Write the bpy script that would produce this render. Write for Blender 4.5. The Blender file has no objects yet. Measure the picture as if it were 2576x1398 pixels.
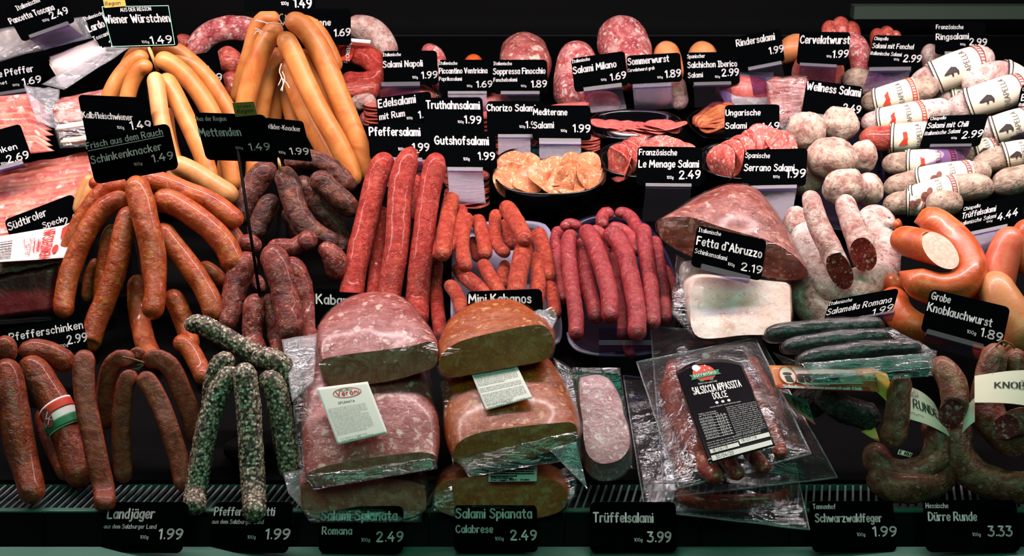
import bpy, bmesh, math, random
from mathutils import Vector, Matrix, noise
R = math.radians
F = 3539.0
TH = R(20)
CAM = Vector((0, 0, 1.6))
FWD = Vector((0, math.cos(TH), -math.sin(TH)))
UPV = Vector((0, math.sin(TH), math.cos(TH)))
RT = Vector((1, 0, 0))
COL = bpy.context.scene.collection
WL = {}

# ---------------------------------------------------------------- geometry of the place
# the counter: vent grille at z=.794 from y=1.43 to 1.50, then a deck rising to the back
DA, DM = (1.50, 0.800), 0.283 / 0.97
DN = Vector((0, -DM, 1)).normalized()
def P(x, y, D):
    return CAM + (FWD + RT * ((x - 1288) / F) - UPV * ((y - 699) / F)) * D
def deckD(y, h=0.0):
    v = (y - 699) / F
    dy = FWD.y - v * UPV.y; dz = FWD.z - v * UPV.z
    ny, nz = DN.y, DN.z
    a = ((DA[0] - CAM.y + h * ny) * ny + (DA[1] - CAM.z + h * nz) * nz)
    d1 = a / (dy * ny + dz * nz)
    if dz < -1e-4:
        d2 = (0.794 + h - CAM.z) / dz
        d1 = min(d1, d2) if d1 > 0 else d2
    return d1
def PD(x, y, h=0.0):
    return P(x, y, deckD(y, h))

# ---------------------------------------------------------------- objects
def tag(o, label=None, cat=None, group=None, kind=None):
    if label: o['label'] = label
    if cat: o['category'] = cat
    if group: o['group'] = group
    if kind: o['kind'] = kind
    return o
def mk(name, verts, faces, mat, parent=None, smooth=True, midx=None, origin=None, uv=None):
    verts = [Vector(v) for v in verts]
    if origin is None:
        lo = Vector((min(v[i] for v in verts) for i in range(3))); hi = Vector((max(v[i] for v in verts) for i in range(3)))
        origin = Vector(((lo.x + hi.x) / 2, (lo.y + hi.y) / 2, lo.z))
    me = bpy.data.meshes.new(name)
    me.from_pydata([v - origin for v in verts], [], faces)
    for m in (mat if isinstance(mat, (list, tuple)) else [mat]): me.materials.append(m)
    if midx: me.polygons.foreach_set('material_index', midx)
    me.polygons.foreach_set('use_smooth', [smooth] * len(me.polygons))
    bm = bmesh.new(); bm.from_mesh(me)
    bmesh.ops.recalc_face_normals(bm, faces=bm.faces); bm.to_mesh(me); bm.free()
    me.update()
    o = bpy.data.objects.new(name, me); COL.objects.link(o)
    if parent is not None:
        o.parent = parent; o.location = origin - WL[parent.name]
    else: o.location = origin
    WL[o.name] = origin.copy()
    return o
def empty(name, loc, label, cat, group=None):
    o = bpy.data.objects.new(name, None); COL.objects.link(o)
    o.location = loc; o.empty_display_size = 0.02; WL[o.name] = Vector(loc)
    return tag(o, label, cat, group)
def boxv(c, s, rot=None):
    v = []
    for dx in (-1, 1):
        for dy in (-1, 1):
            for dz in (-1, 1):
                p = Vector((dx * s[0] / 2, dy * s[1] / 2, dz * s[2] / 2))
                if rot: p = rot @ p
                v.append(Vector(c) + p)
    return v, [(0, 1, 3, 2), (4, 6, 7, 5), (0, 4, 5, 1), (2, 3, 7, 6), (0, 2, 6, 4), (1, 5, 7, 3)]
def merge(parts):
    V, Fc = [], []
    for v, f in parts:
        b = len(V); V += v; Fc += [tuple(i + b for i in q) for q in f]
    return V, Fc

# ---------------------------------------------------------------- materials
def lin(h):
    h = h.lstrip('#'); c = [int(h[i:i + 2], 16) / 255 for i in (0, 2, 4)]
    return tuple((x / 12.92 if x <= .04045 else ((x + .055) / 1.055) ** 2.4) for x in c) + (1,)
class NT:
    def __init__(s, name):
        s.m = bpy.data.materials.new(name); s.m.use_nodes = True
        s.t = s.m.node_tree; s.t.nodes.clear()
        s.out = s.t.nodes.new('ShaderNodeOutputMaterial')
    def n(s, typ, **kw):
        nd = s.t.nodes.new(typ)
        for k, v in kw.items():
            if k in nd.inputs if isinstance(k, str) else False: nd.inputs[k].default_value = v
            else: setattr(nd, k, v)
        return nd
    def l(s, a, b): s.t.links.new(a, b)
    def coords(s):
        tc = s.n('ShaderNodeTexCoord'); oi = s.n('ShaderNodeObjectInfo')
        cx = s.n('ShaderNodeCombineXYZ'); mu = s.n('ShaderNodeMath', operation='MULTIPLY'); mu.inputs[1].default_value = 3.7
        s.l(oi.outputs['Random'], mu.inputs[0])
        for i in range(3): s.l(mu.outputs[0], cx.inputs[i])
        ad = s.n('ShaderNodeVectorMath', operation='ADD')
        s.l(tc.outputs['Object'], ad.inputs[0]); s.l(cx.outputs[0], ad.inputs[1])
        s.co = ad.outputs[0]; s.rnd = oi.outputs['Random']; return s.co
    def noise(s, scale, detail=4, rough=.55, dist=0.0):
        nd = s.n('ShaderNodeTexNoise'); nd.inputs['Scale'].default_value = scale
        nd.inputs['Detail'].default_value = detail; nd.inputs['Roughness'].default_value = rough
        nd.inputs['Distortion'].default_value = dist; s.l(s.co, nd.inputs['Vector']); return nd.outputs['Fac']
    def voro(s, scale, feature='F1', out='Distance', rand=1.0):
        nd = s.n('ShaderNodeTexVoronoi', feature=feature); nd.inputs['Scale'].default_value = scale
        nd.inputs['Randomness'].default_value = rand
        s.l(s.co, nd.inputs['Vector']); return nd.outputs[out]
    def ramp(s, fac, stops, interp='LINEAR'):
        r = s.n('ShaderNodeValToRGB'); cr = r.color_ramp; cr.interpolation = interp
        while len(cr.elements) < len(stops): cr.elements.new(.5)
        for e, (p, c) in zip(cr.elements, stops):
            e.position = p; e.color = lin(c) if isinstance(c, str) else (c, c, c, 1)
        s.l(fac, r.inputs[0]); return r.outputs[0]
    def mix(s, fac, a, b):
        m = s.n('ShaderNodeMix', data_type='RGBA')
        if isinstance(fac, (int, float)): m.inputs[0].default_value = fac
        else: s.l(fac, m.inputs[0])
        for sock, v in ((m.inputs[6], a), (m.inputs[7], b)):
            if isinstance(v, str): sock.default_value = lin(v)
            else: s.l(v, sock)
        return m.outputs[2]
    def math(s, op, a, b=None):
        m = s.n('ShaderNodeMath', operation=op)
        for i, v in enumerate((a, b)):
            if v is None: continue
            if isinstance(v, (int, float)): m.inputs[i].default_value = v
            else: s.l(v, m.inputs[i])
        return m.outputs[0]
    def bump(s, h, strength, dist=.002, prev=None):
        b = s.n('ShaderNodeBump'); b.inputs['Strength'].default_value = strength; b.inputs['Distance'].default_value = dist
        s.l(h, b.inputs['Height'])
        if prev: s.l(prev, b.inputs['Normal'])
        return b.outputs[0]
    def bsdf(s, color, rough=.4, normal=None, coat=0, metallic=0, spec=.5):
        b = s.n('ShaderNodeBsdfPrincipled')
        if isinstance(color, str): b.inputs['Base Color'].default_value = lin(color)
        else: s.l(color, b.inputs['Base Color'])
        if isinstance(rough, (int, float)): b.inputs['Roughness'].default_value = rough
        else: s.l(rough, b.inputs['Roughness'])
        b.inputs['Metallic'].default_value = metallic; b.inputs['Specular IOR Level'].default_value = spec
        b.inputs['Coat Weight'].default_value = coat; b.inputs['Coat Roughness'].default_value = .12
        if normal: s.l(normal, b.inputs['Normal'])
        s.l(b.outputs[0], s.out.inputs[0]); return s.m
def plain(name, c, rough=.5, metallic=0, spec=.5, coat=0):
    t = NT(name); return t.bsdf(c, rough, None, coat, metallic, spec)
def meat(name, lo, mid, hi, sc=60, fat=None, fsc=120, fth=.35, famt=.8, wr=(160, .35), rough=.38, coat=.15, big=None, spec=.5, vary=.12, crack=0):
    """casing or cut meat: blotchy base, ragged fat flecks in two sizes, wrinkles"""
    t = NT(name); t.coords()
    n1 = t.noise(sc, 6, .68, .8)
    c = t.ramp(n1, [(.34, lo), (.5, mid), (.64, hi)])
    if big:
        n3 = t.noise(big[0], 4, .6, .8); f = t.ramp(n3, [(.46, 0.0), (.62, big[2] if len(big) > 2 else .8)])
        c = t.mix(f, c, big[1])
    wn = t.n('ShaderNodeTexNoise'); wn.inputs['Scale'].default_value = (fsc if fat else 120) * .9; wn.inputs['Detail'].default_value = 3; t.l(t.co, wn.inputs['Vector'])
    sb = t.n('ShaderNodeVectorMath', operation='SUBTRACT'); t.l(wn.outputs['Color'], sb.inputs[0]); sb.inputs[1].default_value = (.5, .5, .5)
    sl = t.n('ShaderNodeVectorMath', operation='SCALE'); t.l(sb.outputs[0], sl.inputs[0]); sl.inputs['Scale'].default_value = 1.7 / (fsc if fat else 120)
    ad = t.n('ShaderNodeVectorMath', operation='ADD'); t.l(t.co, ad.inputs[0]); t.l(sl.outputs[0], ad.inputs[1])
    base = t.co; t.co = ad.outputs[0]
    if fat:
        for k, a in ((1.0, famt), (2.3, famt * .6)):
            v = t.voro(fsc * k)
            f = t.ramp(v, [(fth + .08, a), (fth + .20, 0.0)])
            c = t.mix(f, c, fat)
    if crack: ck = t.voro(crack, 'DISTANCE_TO_EDGE')
    t.co = base
    if vary:
        hs = t.n('ShaderNodeHueSaturation'); t.l(c, hs.inputs['Color'])
        t.l(t.math('ADD', 1 - vary / 2, t.math('MULTIPLY', t.rnd, vary)), hs.inputs['Value']); c = hs.outputs[0]
    h1 = t.noise(wr[0], 5, .7, .9); b = t.bump(h1, min(1, wr[1] * 1.6), .006)
    h2 = t.noise(wr[0] * .3, 2, .5, .5); b = t.bump(h2, min(1, wr[1] * 1.2), .009, b)
    if crack: b = t.bump(t.ramp(ck, [(0, 0.0), (.16, 1.0)]), .32, .0014, b)
    return t.bsdf(c, rough, b, coat, 0, spec)
def film(name, tint=(.96, .96, .97), base=.05, edge=.5, wr=(60, .5), rough=.09, haze=0.0):
    t = NT(name); t.coords()
    mp = t.n('ShaderNodeMapping'); mp.inputs['Scale'].default_value = (.4, 1.0, 1.5); t.l(t.co, mp.inputs['Vector']); t.co = mp.outputs[0]
    h = t.noise(wr[0], 4, .6, 2.2); b = t.bump(h, wr[1], .006)
    tr = t.n('ShaderNodeBsdfTransparent'); tr.inputs[0].default_value = tint + (1,)
    gl = t.n('ShaderNodeBsdfGlossy'); gl.inputs['Roughness'].default_value = rough; t.l(b, gl.inputs['Normal'])
    gl.inputs[0].default_value = (1, 1, 1, 1)
    lw = t.n('ShaderNodeLayerWeight'); lw.inputs[0].default_value = .35; t.l(b, lw.inputs['Normal'])
    f = t.math('ADD', base, t.math('MULTIPLY', t.math('POWER', lw.outputs['Facing'], 2.0), edge))
    mx = t.n('ShaderNodeMixShader'); t.l(f, mx.inputs[0]); t.l(tr.outputs[0], mx.inputs[1]); t.l(gl.outputs[0], mx.inputs[2])
    last = mx.outputs[0]
    if haze:
        df = t.n('ShaderNodeBsdfDiffuse'); df.inputs[0].default_value = (.8, .8, .84, 1)
        m2 = t.n('ShaderNodeMixShader'); m2.inputs[0].default_value = haze
        t.l(last, m2.inputs[1]); t.l(df.outputs[0], m2.inputs[2]); last = m2.outputs[0]
    t.l(last, t.out.inputs[0]); return t.m

M = {}
M['wiener'] = meat('wiener_casing', '#b8622e', '#cb7c3e', '#d58a4c', 22, wr=(60, .05), rough=.42, coat=.05, vary=.1)
M['kalb'] = meat('veal_wiener_casing', '#be7a44', '#cd8e56', '#d69c66', 22, wr=(60, .05), rough=.42, coat=.05)
M['schinken'] = meat('ham_sausage_casing', '#8a2c10', '#a84018', '#bc5626', 42, '#c9843e', 62, .08, .5, (120, .3), .33, .3, (26, '#b86a34', .45))
M['knacker'] = meat('dark_smoked_casing', '#331614', '#582822', '#844a36', 55, '#9a6a4a', 120, .08, .5, (85, .9), .42, .15)
M['mett'] = meat('mettwurst_casing', '#5c1c1a', '#7e2e28', '#984236', 50, '#c48a66', 115, .10, .55, (85, .6), .38, .2)
M['red'] = meat('long_red_casing', '#a0261e', '#b63428', '#ca5040', 60, None, wr=(140, .6), rough=.36, coat=.2, crack=190)
M['mini'] = meat('mini_red_casing', '#a42e20', '#be4430', '#d0603e', 60, None, wr=(170, .55), rough=.38, coat=.15, crack=210)
M['pink'] = meat('red_link_casing', '#7e1c24', '#962830', '#a83e3e', 60, '#d89080', 190, .02, .6, (120, .35), .4, .15)
M['paprika'] = meat('paprika_casing', '#74220c', '#923416', '#a84820', 50, '#b8743c', 90, .05, .5, (90, .45), .34, .3, crack=140)
M['land'] = meat('flat_dried_casing', '#74240e', '#8e3418', '#a24824', 60, None, wr=(130, .3), rough=.42, coat=.15)
M['moldw'] = meat('white_mould_salami', '#a86a66', '#cda8a0', '#e6d6cc', 34, '#94484a', 90, .10, .6, (90, .5), .7, 0, (14, '#f2e8e2', .6))
M['moldpatch'] = meat('patchy_mould_salami', '#a8605a', '#cfa69c', '#ead6cc', 48, '#8a5048', 100, .05, .5, (100, .6), .62, 0)
M['ball'] = meat('moulded_salami_ball', '#93605a', '#c4a292', '#e0cdbb', 44, '#9c544c', 80, .10, .6, (90, .45), .75, 0, (24, '#e6d8c8', .5))
M['grey'] = meat('grey_mould_salami', '#8a6a5c', '#b39684', '#d2bca8', 48, '#6a4236', 100, .05, .6, (80, .6), .65, 0, (26, '#d8b8a8', .5))
M['marbled'] = meat('marbled_dry_salami', '#9c2c34', '#c05a5c', '#d49c94', 42, '#f0dcd4', 75, .14, .7, (90, .5), .45, .1)
M['netred'] = meat('glossy_red_salami', '#8e2a26', '#b04438', '#c86450', 40, '#e0b0a0', 70, .04, .5, (60, .6), .25, .5)
M['slab'] = meat('pink_coarse_salami', '#8e3c38', '#a85450', '#bf7670', 45, '#ecccba', 55, .10, .75, (80, .2), .35, .2)
M['slabcut'] = meat('cut_pink_salami', '#a85040', '#c26a54', '#d28a74', 50, '#d0a090', 66, .12, .6, (80, .1), .4, .1)
M['slabo'] = meat('paprika_coarse_salami', '#96400c', '#ac4e14', '#bc6226', 45, '#e2ae7c', 60, .08, .65, (80, .2), .35, .25)
M['slabocut'] = meat('cut_paprika_salami', '#a84e18', '#c0642a', '#d07e44', 50, '#cf9c6c', 66, .10, .55, (80, .1), .4, .1)
M['slice'] = meat('salami_slice', '#b8403c', '#cc5850', '#da766a', 60, '#f2cabc', 130, .12, .8, (90, .15), .4, .1)
M['sliceo'] = meat('orange_salami_slice', '#d0683c', '#de8054', '#e6905e', 60, '#f4c8a2', 120, .14, .7, (90, .4), .4, .15)
M['slicep'] = meat('plain_pink_slice', '#be4c48', '#cc605a', '#d8766e', 90, '#eebcb0', 220, .08, .5, (90, .15), .4, .1)
M['sliceb'] = meat('brown_salami_slice', '#a8552c', '#bf6a3e', '#cf8058', 60, '#e0a888', 160, .06, .5, (90, .2), .45, .1)
M['rind'] = plain('slice_rind', '#a34a36', .5)
M['cutred'] = meat('cut_face_red', '#821c1c', '#a62e2a', '#bc4a42', 50, '#eccabb', 130, .10, .75, (90, .15), .4, .1)
M['cutfine'] = meat('cut_face_pale', '#eeb8a0', '#f4c8b2', '#f8d8c6', 90, '#f2dccc', 150, .25, .8, (90, .1), .45, .05)
M['cutspeck'] = meat('cut_face_speckled', '#5e1c24', '#7e2c32', '#94484a', 60, '#d8b4ac', 95, .13, .8, (90, .2), .45, .05)
M['ring'] = meat('orange_ring_casing', '#bb4a20', '#d05c2c', '#de7440', 30, None, wr=(50, .12), rough=.34, coat=.25)
M['fleisch'] = meat('pale_orange_ring', '#cb7848', '#d68856', '#de9664', 26, None, wr=(50, .08), rough=.38, coat=.15)
M['fleischr'] = meat('coral_ring', '#d05a40', '#dd6a4e', '#e67c5e', 26, None, wr=(50, .08), rough=.38, coat=.15)
M['ham'] = meat('ham_slices', '#c85450', '#d8746a', '#e89e8e', 38, '#f8dcd0', 40, .14, .7, (60, .2), .35, .2)
M['hamrib'] = meat('layered_ham', '#c65a50', '#d87e6e', '#e4a48e', 30, None, wr=(60, .2), rough=.35, coat=.2)
M['fatw'] = meat('white_back_fat', '#ecd6cc', '#f2e2da', '#f8eee8', 20, None, wr=(40, .08), rough=.4, coat=.1)
M['fatedge'] = plain('fat_edge', '#f0dcc8', .45)
M['spice'] = meat('peppery_rind', '#5a3c34', '#8a6c60', '#c0a498', 160, None, wr=(260, .6), rough=.7, coat=0)
M['hamside'] = meat('dark_ham_side', '#471218', '#5e1a1e', '#74262a', 24, None, wr=(60, .15), rough=.3, coat=.3)
M['black'] = meat('black_salami', '#14181a', '#1e2224', '#2c3030', 50, None, wr=(90, .6), rough=.3, coat=.3)
M['darkpep'] = meat('dark_peppery_salami', '#1a1716', '#2c2824', '#46403a', 90, None, wr=(170, 1.0), rough=.45, coat=.15)
M['runde'] = meat('dry_ring_casing', '#6a2a18', '#8a4630', '#a8765c', 40, '#c4b0a0', 110, .06, .5, (90, .5), .4, .2)
M['salsic'] = meat('fresh_dried_sausage', '#7e2418', '#9c3626', '#b44c38', 45, '#dc9c7c', 75, .08, .6, (70, .4), .2, .6)
M['truffle'] = meat('truffle_salami', '#b0707c', '#c8929a', '#dcb4b4', 60, '#f0e0dc', 100, .14, .75, (80, .15), .35, .2, (60, '#8a5a68', .35))
M['fettaskin'] = meat('fetta_skin', '#6e302a', '#8e483e', '#ac6c5e', 50, '#dab4a4', 60, .06, .6, (60, .4), .4, .2)
M['fettacut'] = meat('fetta_cut', '#541a14', '#6e281e', '#84392c', 40, '#b88a78', 50, .12, .5, (60, .1), .35, .2)
M['whiteb'] = meat('white_mould_block', '#d9b8a8', '#efdcd0', '#f6ece4', 26, '#c88a78', 90, .05, .5, (80, .2), .55, .1, (18, '#e4b49a', .4))
def pepper():
    t = NT('pepper_crust'); t.coords()
    nd = t.n('ShaderNodeTexVoronoi'); nd.inputs['Scale'].default_value = 330; t.l(t.co, nd.inputs['Vector'])
    sp = t.n('ShaderNodeSeparateColor'); t.l(nd.outputs['Color'], sp.inputs[0])
    c = t.ramp(sp.outputs[0], [(0, '#3c352c'), (.22, '#8e7c66'), (.5, '#c8b49a'), (.75, '#e6d8c4'), (.93, '#a66a72')], 'CONSTANT')
    c = t.mix(t.ramp(nd.outputs['Distance'], [(.35, 0.0), (.75, .85)]), c, '#241f1a')
    b = t.bump(nd.outputs['Distance'], -1.0, .003)
    return t.bsdf(c, .6, b)
M['pepper'] = pepper()
M['card'] = plain('black_card', '#030405', .5, spec=0)
M['print'] = plain('card_lettering', '#dcd9da', .55)
M['frame'] = plain('card_border', '#8fc4b4', .5)
M['sticker'] = plain('yellow_sticker', '#c9a04c', .5)
M['stickero'] = plain('olive_sticker', '#7d7434', .5)
M['ink'] = plain('black_ink', '#15120f', .6)
M['redink'] = plain('red_ink', '#c22a20', .5)
M['greenink'] = plain('green_ink', '#1c7a4c', .5)
M['whiteink'] = plain('white_ink', '#f0eeec', .5)
M['paper'] = plain('white_paper', '#ecebe4', .5)
M['cream'] = plain('cream_paper', '#f1e6d0', .55)
M['pinkpaper'] = plain('rosy_paper', '#f2dede', .5)
M['trufflebrown'] = plain('brown_print', '#8a5046', .6)
M['darkprint'] = plain('dark_print', '#3a2c30', .6)
M['chili'] = plain('chili_red_print', '#d8402a', .6)
M['maroon'] = plain('maroon_print', '#9c3c40', .6)
M['labelblk'] = plain('glossy_black_label', '#120f16', .18, coat=.4)
M['orange'] = meat('orange_carton', '#e07038', '#ec8a48', '#f0a860', 18, None, wr=(20, .02), rough=.35, coat=.2, vary=0)
M['yellow'] = plain('yellow_carton', '#e8b84c', .4)
M['wood'] = meat('wooden_stick', '#b08a50', '#c49c60', '#d4ae74', 60, None, wr=(80, .1), rough=.6, coat=0)
M['twine'] = plain('white_red_twine', '#e8d4cc', .7)
M['twineb'] = plain('brown_twine', '#8a5a3c', .7)
M['tip'] = plain('casing_knot', '#7a3428', .5)
M['bowl'] = plain('black_bowl', '#060708', .16, coat=.3)
M['foam'] = plain('lavender_foam', '#837a92', .55)
M['traydk'] = plain('dark_tray', '#14122a', .3)
M['stand'] = plain('black_stand', '#030303', .6, spec=.06)
M['deck'] = plain('black_deck', '#030304', .7, spec=.04)
M['rail'] = plain('dark_price_rail', '#020304', .4, spec=.02)
M['trim'] = plain('aluminium_trim', '#4c7a6c', .5, metallic=.2)
M['steel'] = plain('steel_slats', '#8d8b96', .4, metallic=.4)
M['void'] = plain('dark_slot', '#020203', .6)
M['backw'] = plain('black_back_panel', '#070709', .35, spec=.2)
M['floor'] = plain('shop_floor', '#2a2a2c', .6)
M['holder'] = film('clear_card_holder', (.66, .57, .75), .004, .08, (3, .02), .07, .003)  # purple lamp reflections put into the tint of clear plate and lip
M['clip'] = film('holder_lip', (.55, .50, .75), .03, .2, (3, .02), .3, .08)
M['wrap'] = film('cling_film', (.98, .97, .98), .012, .32, (38, .7), .08, 0)
M['wrapt'] = film('tight_film', (.98, .97, .97), .03, .3, (70, .35), .08, 0)
M['bag'] = film('vacuum_bag', (.93, .95, .96), .04, .5, (26, .8), .1, .012)
M['bagm'] = film('milky_film', (.9, .9, .93), .07, .5, (30, .8), .14, .16)
# ---------------------------------------------------------------- lettering: a casual single-stroke hand
def _parse(s):
    st = []
    for part in s.split('|'):
        sm = part.startswith('~'); part = part.lstrip('~')
        st.append((sm, [tuple(float(q) for q in p.split(',')) for p in part.split()]))
    return st
_OB = '~1.6,6.6 .4,5.6 .1,3.3 .4,1 1.6,-.1 2.8,1 3.1,3.3 2.8,5.6 1.6,6.6'
GL = {
 'A': '0,0 2.3,10 4.6,0|.9,3.4 3.8,3.4', 'B': '0,0 0,10|~0,10 2.6,9.9 3.4,7.8 2.6,5.7 .3,5.3|~.3,5.3 3.2,4.8 4,2.7 3,.4 0,0',
 'C': '~4,8.2 2.7,9.9 1,8.6 .1,5 .9,1.4 2.6,0 4.1,1.5', 'D': '0,0 0,10|~0,10 2.8,9.2 4.2,5.2 3,1 0,0', 'E': '3.5,10 0,10 0,0 3.6,0|0,5.2 2.9,5.2',
 'F': '3.5,10 0,10 0,0|0,5.2 2.8,5.2', 'G': '~4,8.5 2.7,10 1,8.5 .1,5 .9,1.3 2.6,0 4.1,1.2 4.2,4.3|2.5,4.4 4.6,4.4', 'H': '0,0 0,10|3.9,10 3.9,0|0,5.2 3.9,5.2',
 'I': '0,10 2.4,10|1.2,10 1.2,0|0,0 2.4,0', 'J': '~3,10 3,2 2,.1 .6,.2 0,1.6', 'K': '0,0 0,10|3.7,10 .2,4.6|1.3,6 4.1,0', 'L': '0,10 0,0 3.5,0',
 'M': '0,0 .6,10 2.9,3.4 5.2,10 5.8,0', 'N': '0,0 .2,10 4,0 4.2,10', 'O': '~2.3,10 .5,8.3 .1,5 .5,1.6 2.3,0 4.1,1.6 4.5,5 4.1,8.3 2.3,10', 'P': '0,0 0,10|~0,10 3,9.7 3.8,7.4 2.8,5 0,4.5',
 'Q': '~2.3,10 .5,8.3 .1,5 .5,1.6 2.3,0 4.1,1.6 4.5,5 4.1,8.3 2.3,10|2.8,2 4.4,-.6', 'R': '0,0 0,10|~0,10 3,9.7 3.7,7.6 2.8,5.2 0,4.7|1.6,4.8 4.1,0', 'S': '~3.8,8.7 2.4,10 .7,9 .7,6.9 2.6,5.3 3.9,3.2 3.2,.7 1.6,-.1 0,1.4',
 'T': '0,10 4.2,10|2.1,10 2.1,0', 'U': '~0,10 0,3 .9,.2 2.8,.2 3.8,3 3.8,10', 'V': '0,10 2.1,0 4.2,10', 'W': '0,10 1.6,0 3.2,7.5 4.8,0 6.4,10', 'X': '0,10 4,0|4,10 0,0', 'Y': '0,10 2,5 4,10|2,5 2,0', 'Z': '0,10 3.8,10 0,0 4,0',
 'a': '~3,5.2 1.7,6.6 .3,5 .2,1.6 1.4,0 2.6,1.4 3,3.6|3.1,6.5 3.1,0', 'b': '0,10 0,0|~0,4.6 1.5,6.5 3,5 3.1,2 1.6,0 0,1.2', 'c': '~2.9,5.3 1.7,6.6 .4,5 .3,1.7 1.6,0 2.9,1.2',
 'd': '3.1,10 3.1,0|~3.1,4.8 1.7,6.6 .3,5 .2,1.6 1.5,0 3.1,1.8', 'e': '~.3,3.2 3,3.7 2.7,6 1.5,6.6 .3,5 .2,2 1.4,0 2.9,1', 'f': '~2.8,9.4 1.8,10 1.1,8.4 1.1,0|0,6.2 2.4,6.2',
 'g': '~3,5.2 1.7,6.6 .3,5 .2,1.8 1.4,.2 2.6,1.5 3,3.6|~3.1,6.5 3.1,-.8 2.2,-3 .3,-2.4', 'h': '0,10 0,0|~0,4.4 1.4,6.4 2.7,5.6 2.9,0', 'i': '0,6.5 0,0|0,9.1 0,9.2', 'j': '~1,6.5 1,-1.2 .2,-2.9 -.4,-2.7|1,9.1 1,9.2',
 'k': '0,10 0,0|2.8,6.5 .2,3|1,4 3,0', 'l': '0,10 0,0', 'm': '0,6.5 0,0|~0,4.5 1.2,6.5 2.2,5.6 2.3,0|~2.3,4.5 3.5,6.5 4.5,5.6 4.6,0', 'n': '0,6.5 0,0|~0,4.4 1.4,6.4 2.7,5.6 2.9,0',
 'o': _OB, 'p': '0,6.5 0,-3|~0,4.6 1.5,6.5 3,5 3.1,2 1.6,0 0,1.2', 'q': '3.1,6.5 3.1,-3|~3.1,4.8 1.7,6.6 .3,5 .2,1.6 1.5,0 3.1,1.8', 'r': '0,6.5 0,0|~0,4 1,6.2 2.3,6.3', 's': '~2.6,5.6 1.6,6.6 .4,5.6 .7,4 2.2,2.9 2.6,1.2 1.5,0 0,.9',
 't': '~1.1,9 1.1,1 2.3,.1|0,6.4 2.3,6.4', 'u': '~0,6.5 0,2 .8,.1 2,.5 3,2.6|3,6.5 3,0', 'v': '0,6.5 1.6,0 3.2,6.5', 'w': '0,6.5 1.2,0 2.4,5.2 3.6,0 4.8,6.5', 'x': '0,6.5 3,0|3,6.5 0,0', 'y': '0,6.5 1.6,.6|3.2,6.5 .8,-3', 'z': '0,6.5 2.8,6.5 0,0 3,0',
 '0': '~2,10 .4,8 .1,5 .4,2 2,0 3.6,2 3.9,5 3.6,8 2,10', '1': '.2,8.2 1.6,10 1.6,0', '2': '~.2,7.8 .8,9.6 2.4,9.9 3.4,8 2.6,5.2 .1,.1|.1,0 3.8,0', '3': '.3,10 3.4,10 1.6,6|~1.6,6 3.5,5 3.6,2 2,0 0,1', '4': '2.6,10 0,3.4 4,3.4|2.9,5.6 2.9,0',
 '5': '3.4,10 .5,10 .2,5.6|~.2,5.6 2,6.3 3.6,4.6 3.4,1.4 1.6,0 0,.8', '6': '~3,9.6 1.4,8 .2,4 .4,1.2 2,0 3.6,1.4 3.5,4.4 2,5.6 .5,4', '7': '0,10 3.8,10 1.2,0', '8': '~2,5.4 .5,7 .6,9.2 2,10 3.4,9.2 3.5,7 2,5.4 .2,3.2 .4,.8 2,0 3.6,.8 3.8,3.2 2,5.4',
 '9': '~3.4,6.4 2,4.5 .4,5.8 .4,8.6 1.9,10 3.5,8.6 3.5,5.6 2.6,2 1,0', '.': '.3,.5 .3,.6', ',': '.5,.5 .1,-1.4', '-': '0,3.6 2.2,3.6', '`': '0,10 1.1,8.4', '/': '0,-1 3,10', ':': '.3,.6 .3,.7|.3,5 .3,5.1', '(': '~1.4,10.6 .2,7 .2,3 1.4,-.8', ')': '~0,10.6 1.2,7 1.2,3 0,-.8', '%': '0,0 4,10|~1,9.6 .2,8.2 1,7 1.8,8.2 1,9.6|~3.2,3 2.4,1.6 3.2,.2 4,1.6 3.2,3',
 'ä': '~3,5.2 1.7,6.6 .3,5 .2,1.6 1.4,0 2.6,1.4 3,3.6|3.1,6.5 3.1,0|.8,9 .8,9.1|2.6,9 2.6,9.1', 'ö': _OB + '|.8,9 .8,9.1|2.5,9 2.5,9.1', 'ü': '~0,6.5 0,2 .8,.1 2,.5 3,2.6|3,6.5 3,0|.5,9 .5,9.1|2.5,9 2.5,9.1'}
GL = {k: _parse(v) for k, v in GL.items()}
def catmull(pts, n, closed=False):
    out = []; m = len(pts)
    segs = m if closed else m - 1
    for i in range(segs):
        g = lambda j: pts[j % m] if closed else pts[max(0, min(m - 1, j))]
        p0, p1, p2, p3 = g(i - 1), g(i), g(i + 1), g(i + 2)
        for k in range(n):
            t = k / n
            out.append(tuple(.5 * (2 * b + (c - a) * t + (2 * a - 5 * b + 4 * c - d) * t * t + (3 * b - a - 3 * c + d) * t ** 3) for a, b, c, d in zip(p0, p1, p2, p3)))
    if not closed: out.append(tuple(pts[-1]))
    return out
def text_strokes(s, sub=4):
    x = 0; out = []
    for ch in s:
        if ch == ' ': x += 2.6; continue
        g = GL.get(ch) or GL.get(ch.lower())
        if not g: x += 2; continue
        w = max(p[0] for _, st in g for p in st)
        for sm, st in g:
            pts = catmull(st, sub) if sm and len(st) > 2 else st
            out.append([(p[0] + x, p[1]) for p in pts])
        x += w + (1.75 if ch not in '.,' else 1.3)
    return out, x - 1.7
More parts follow.
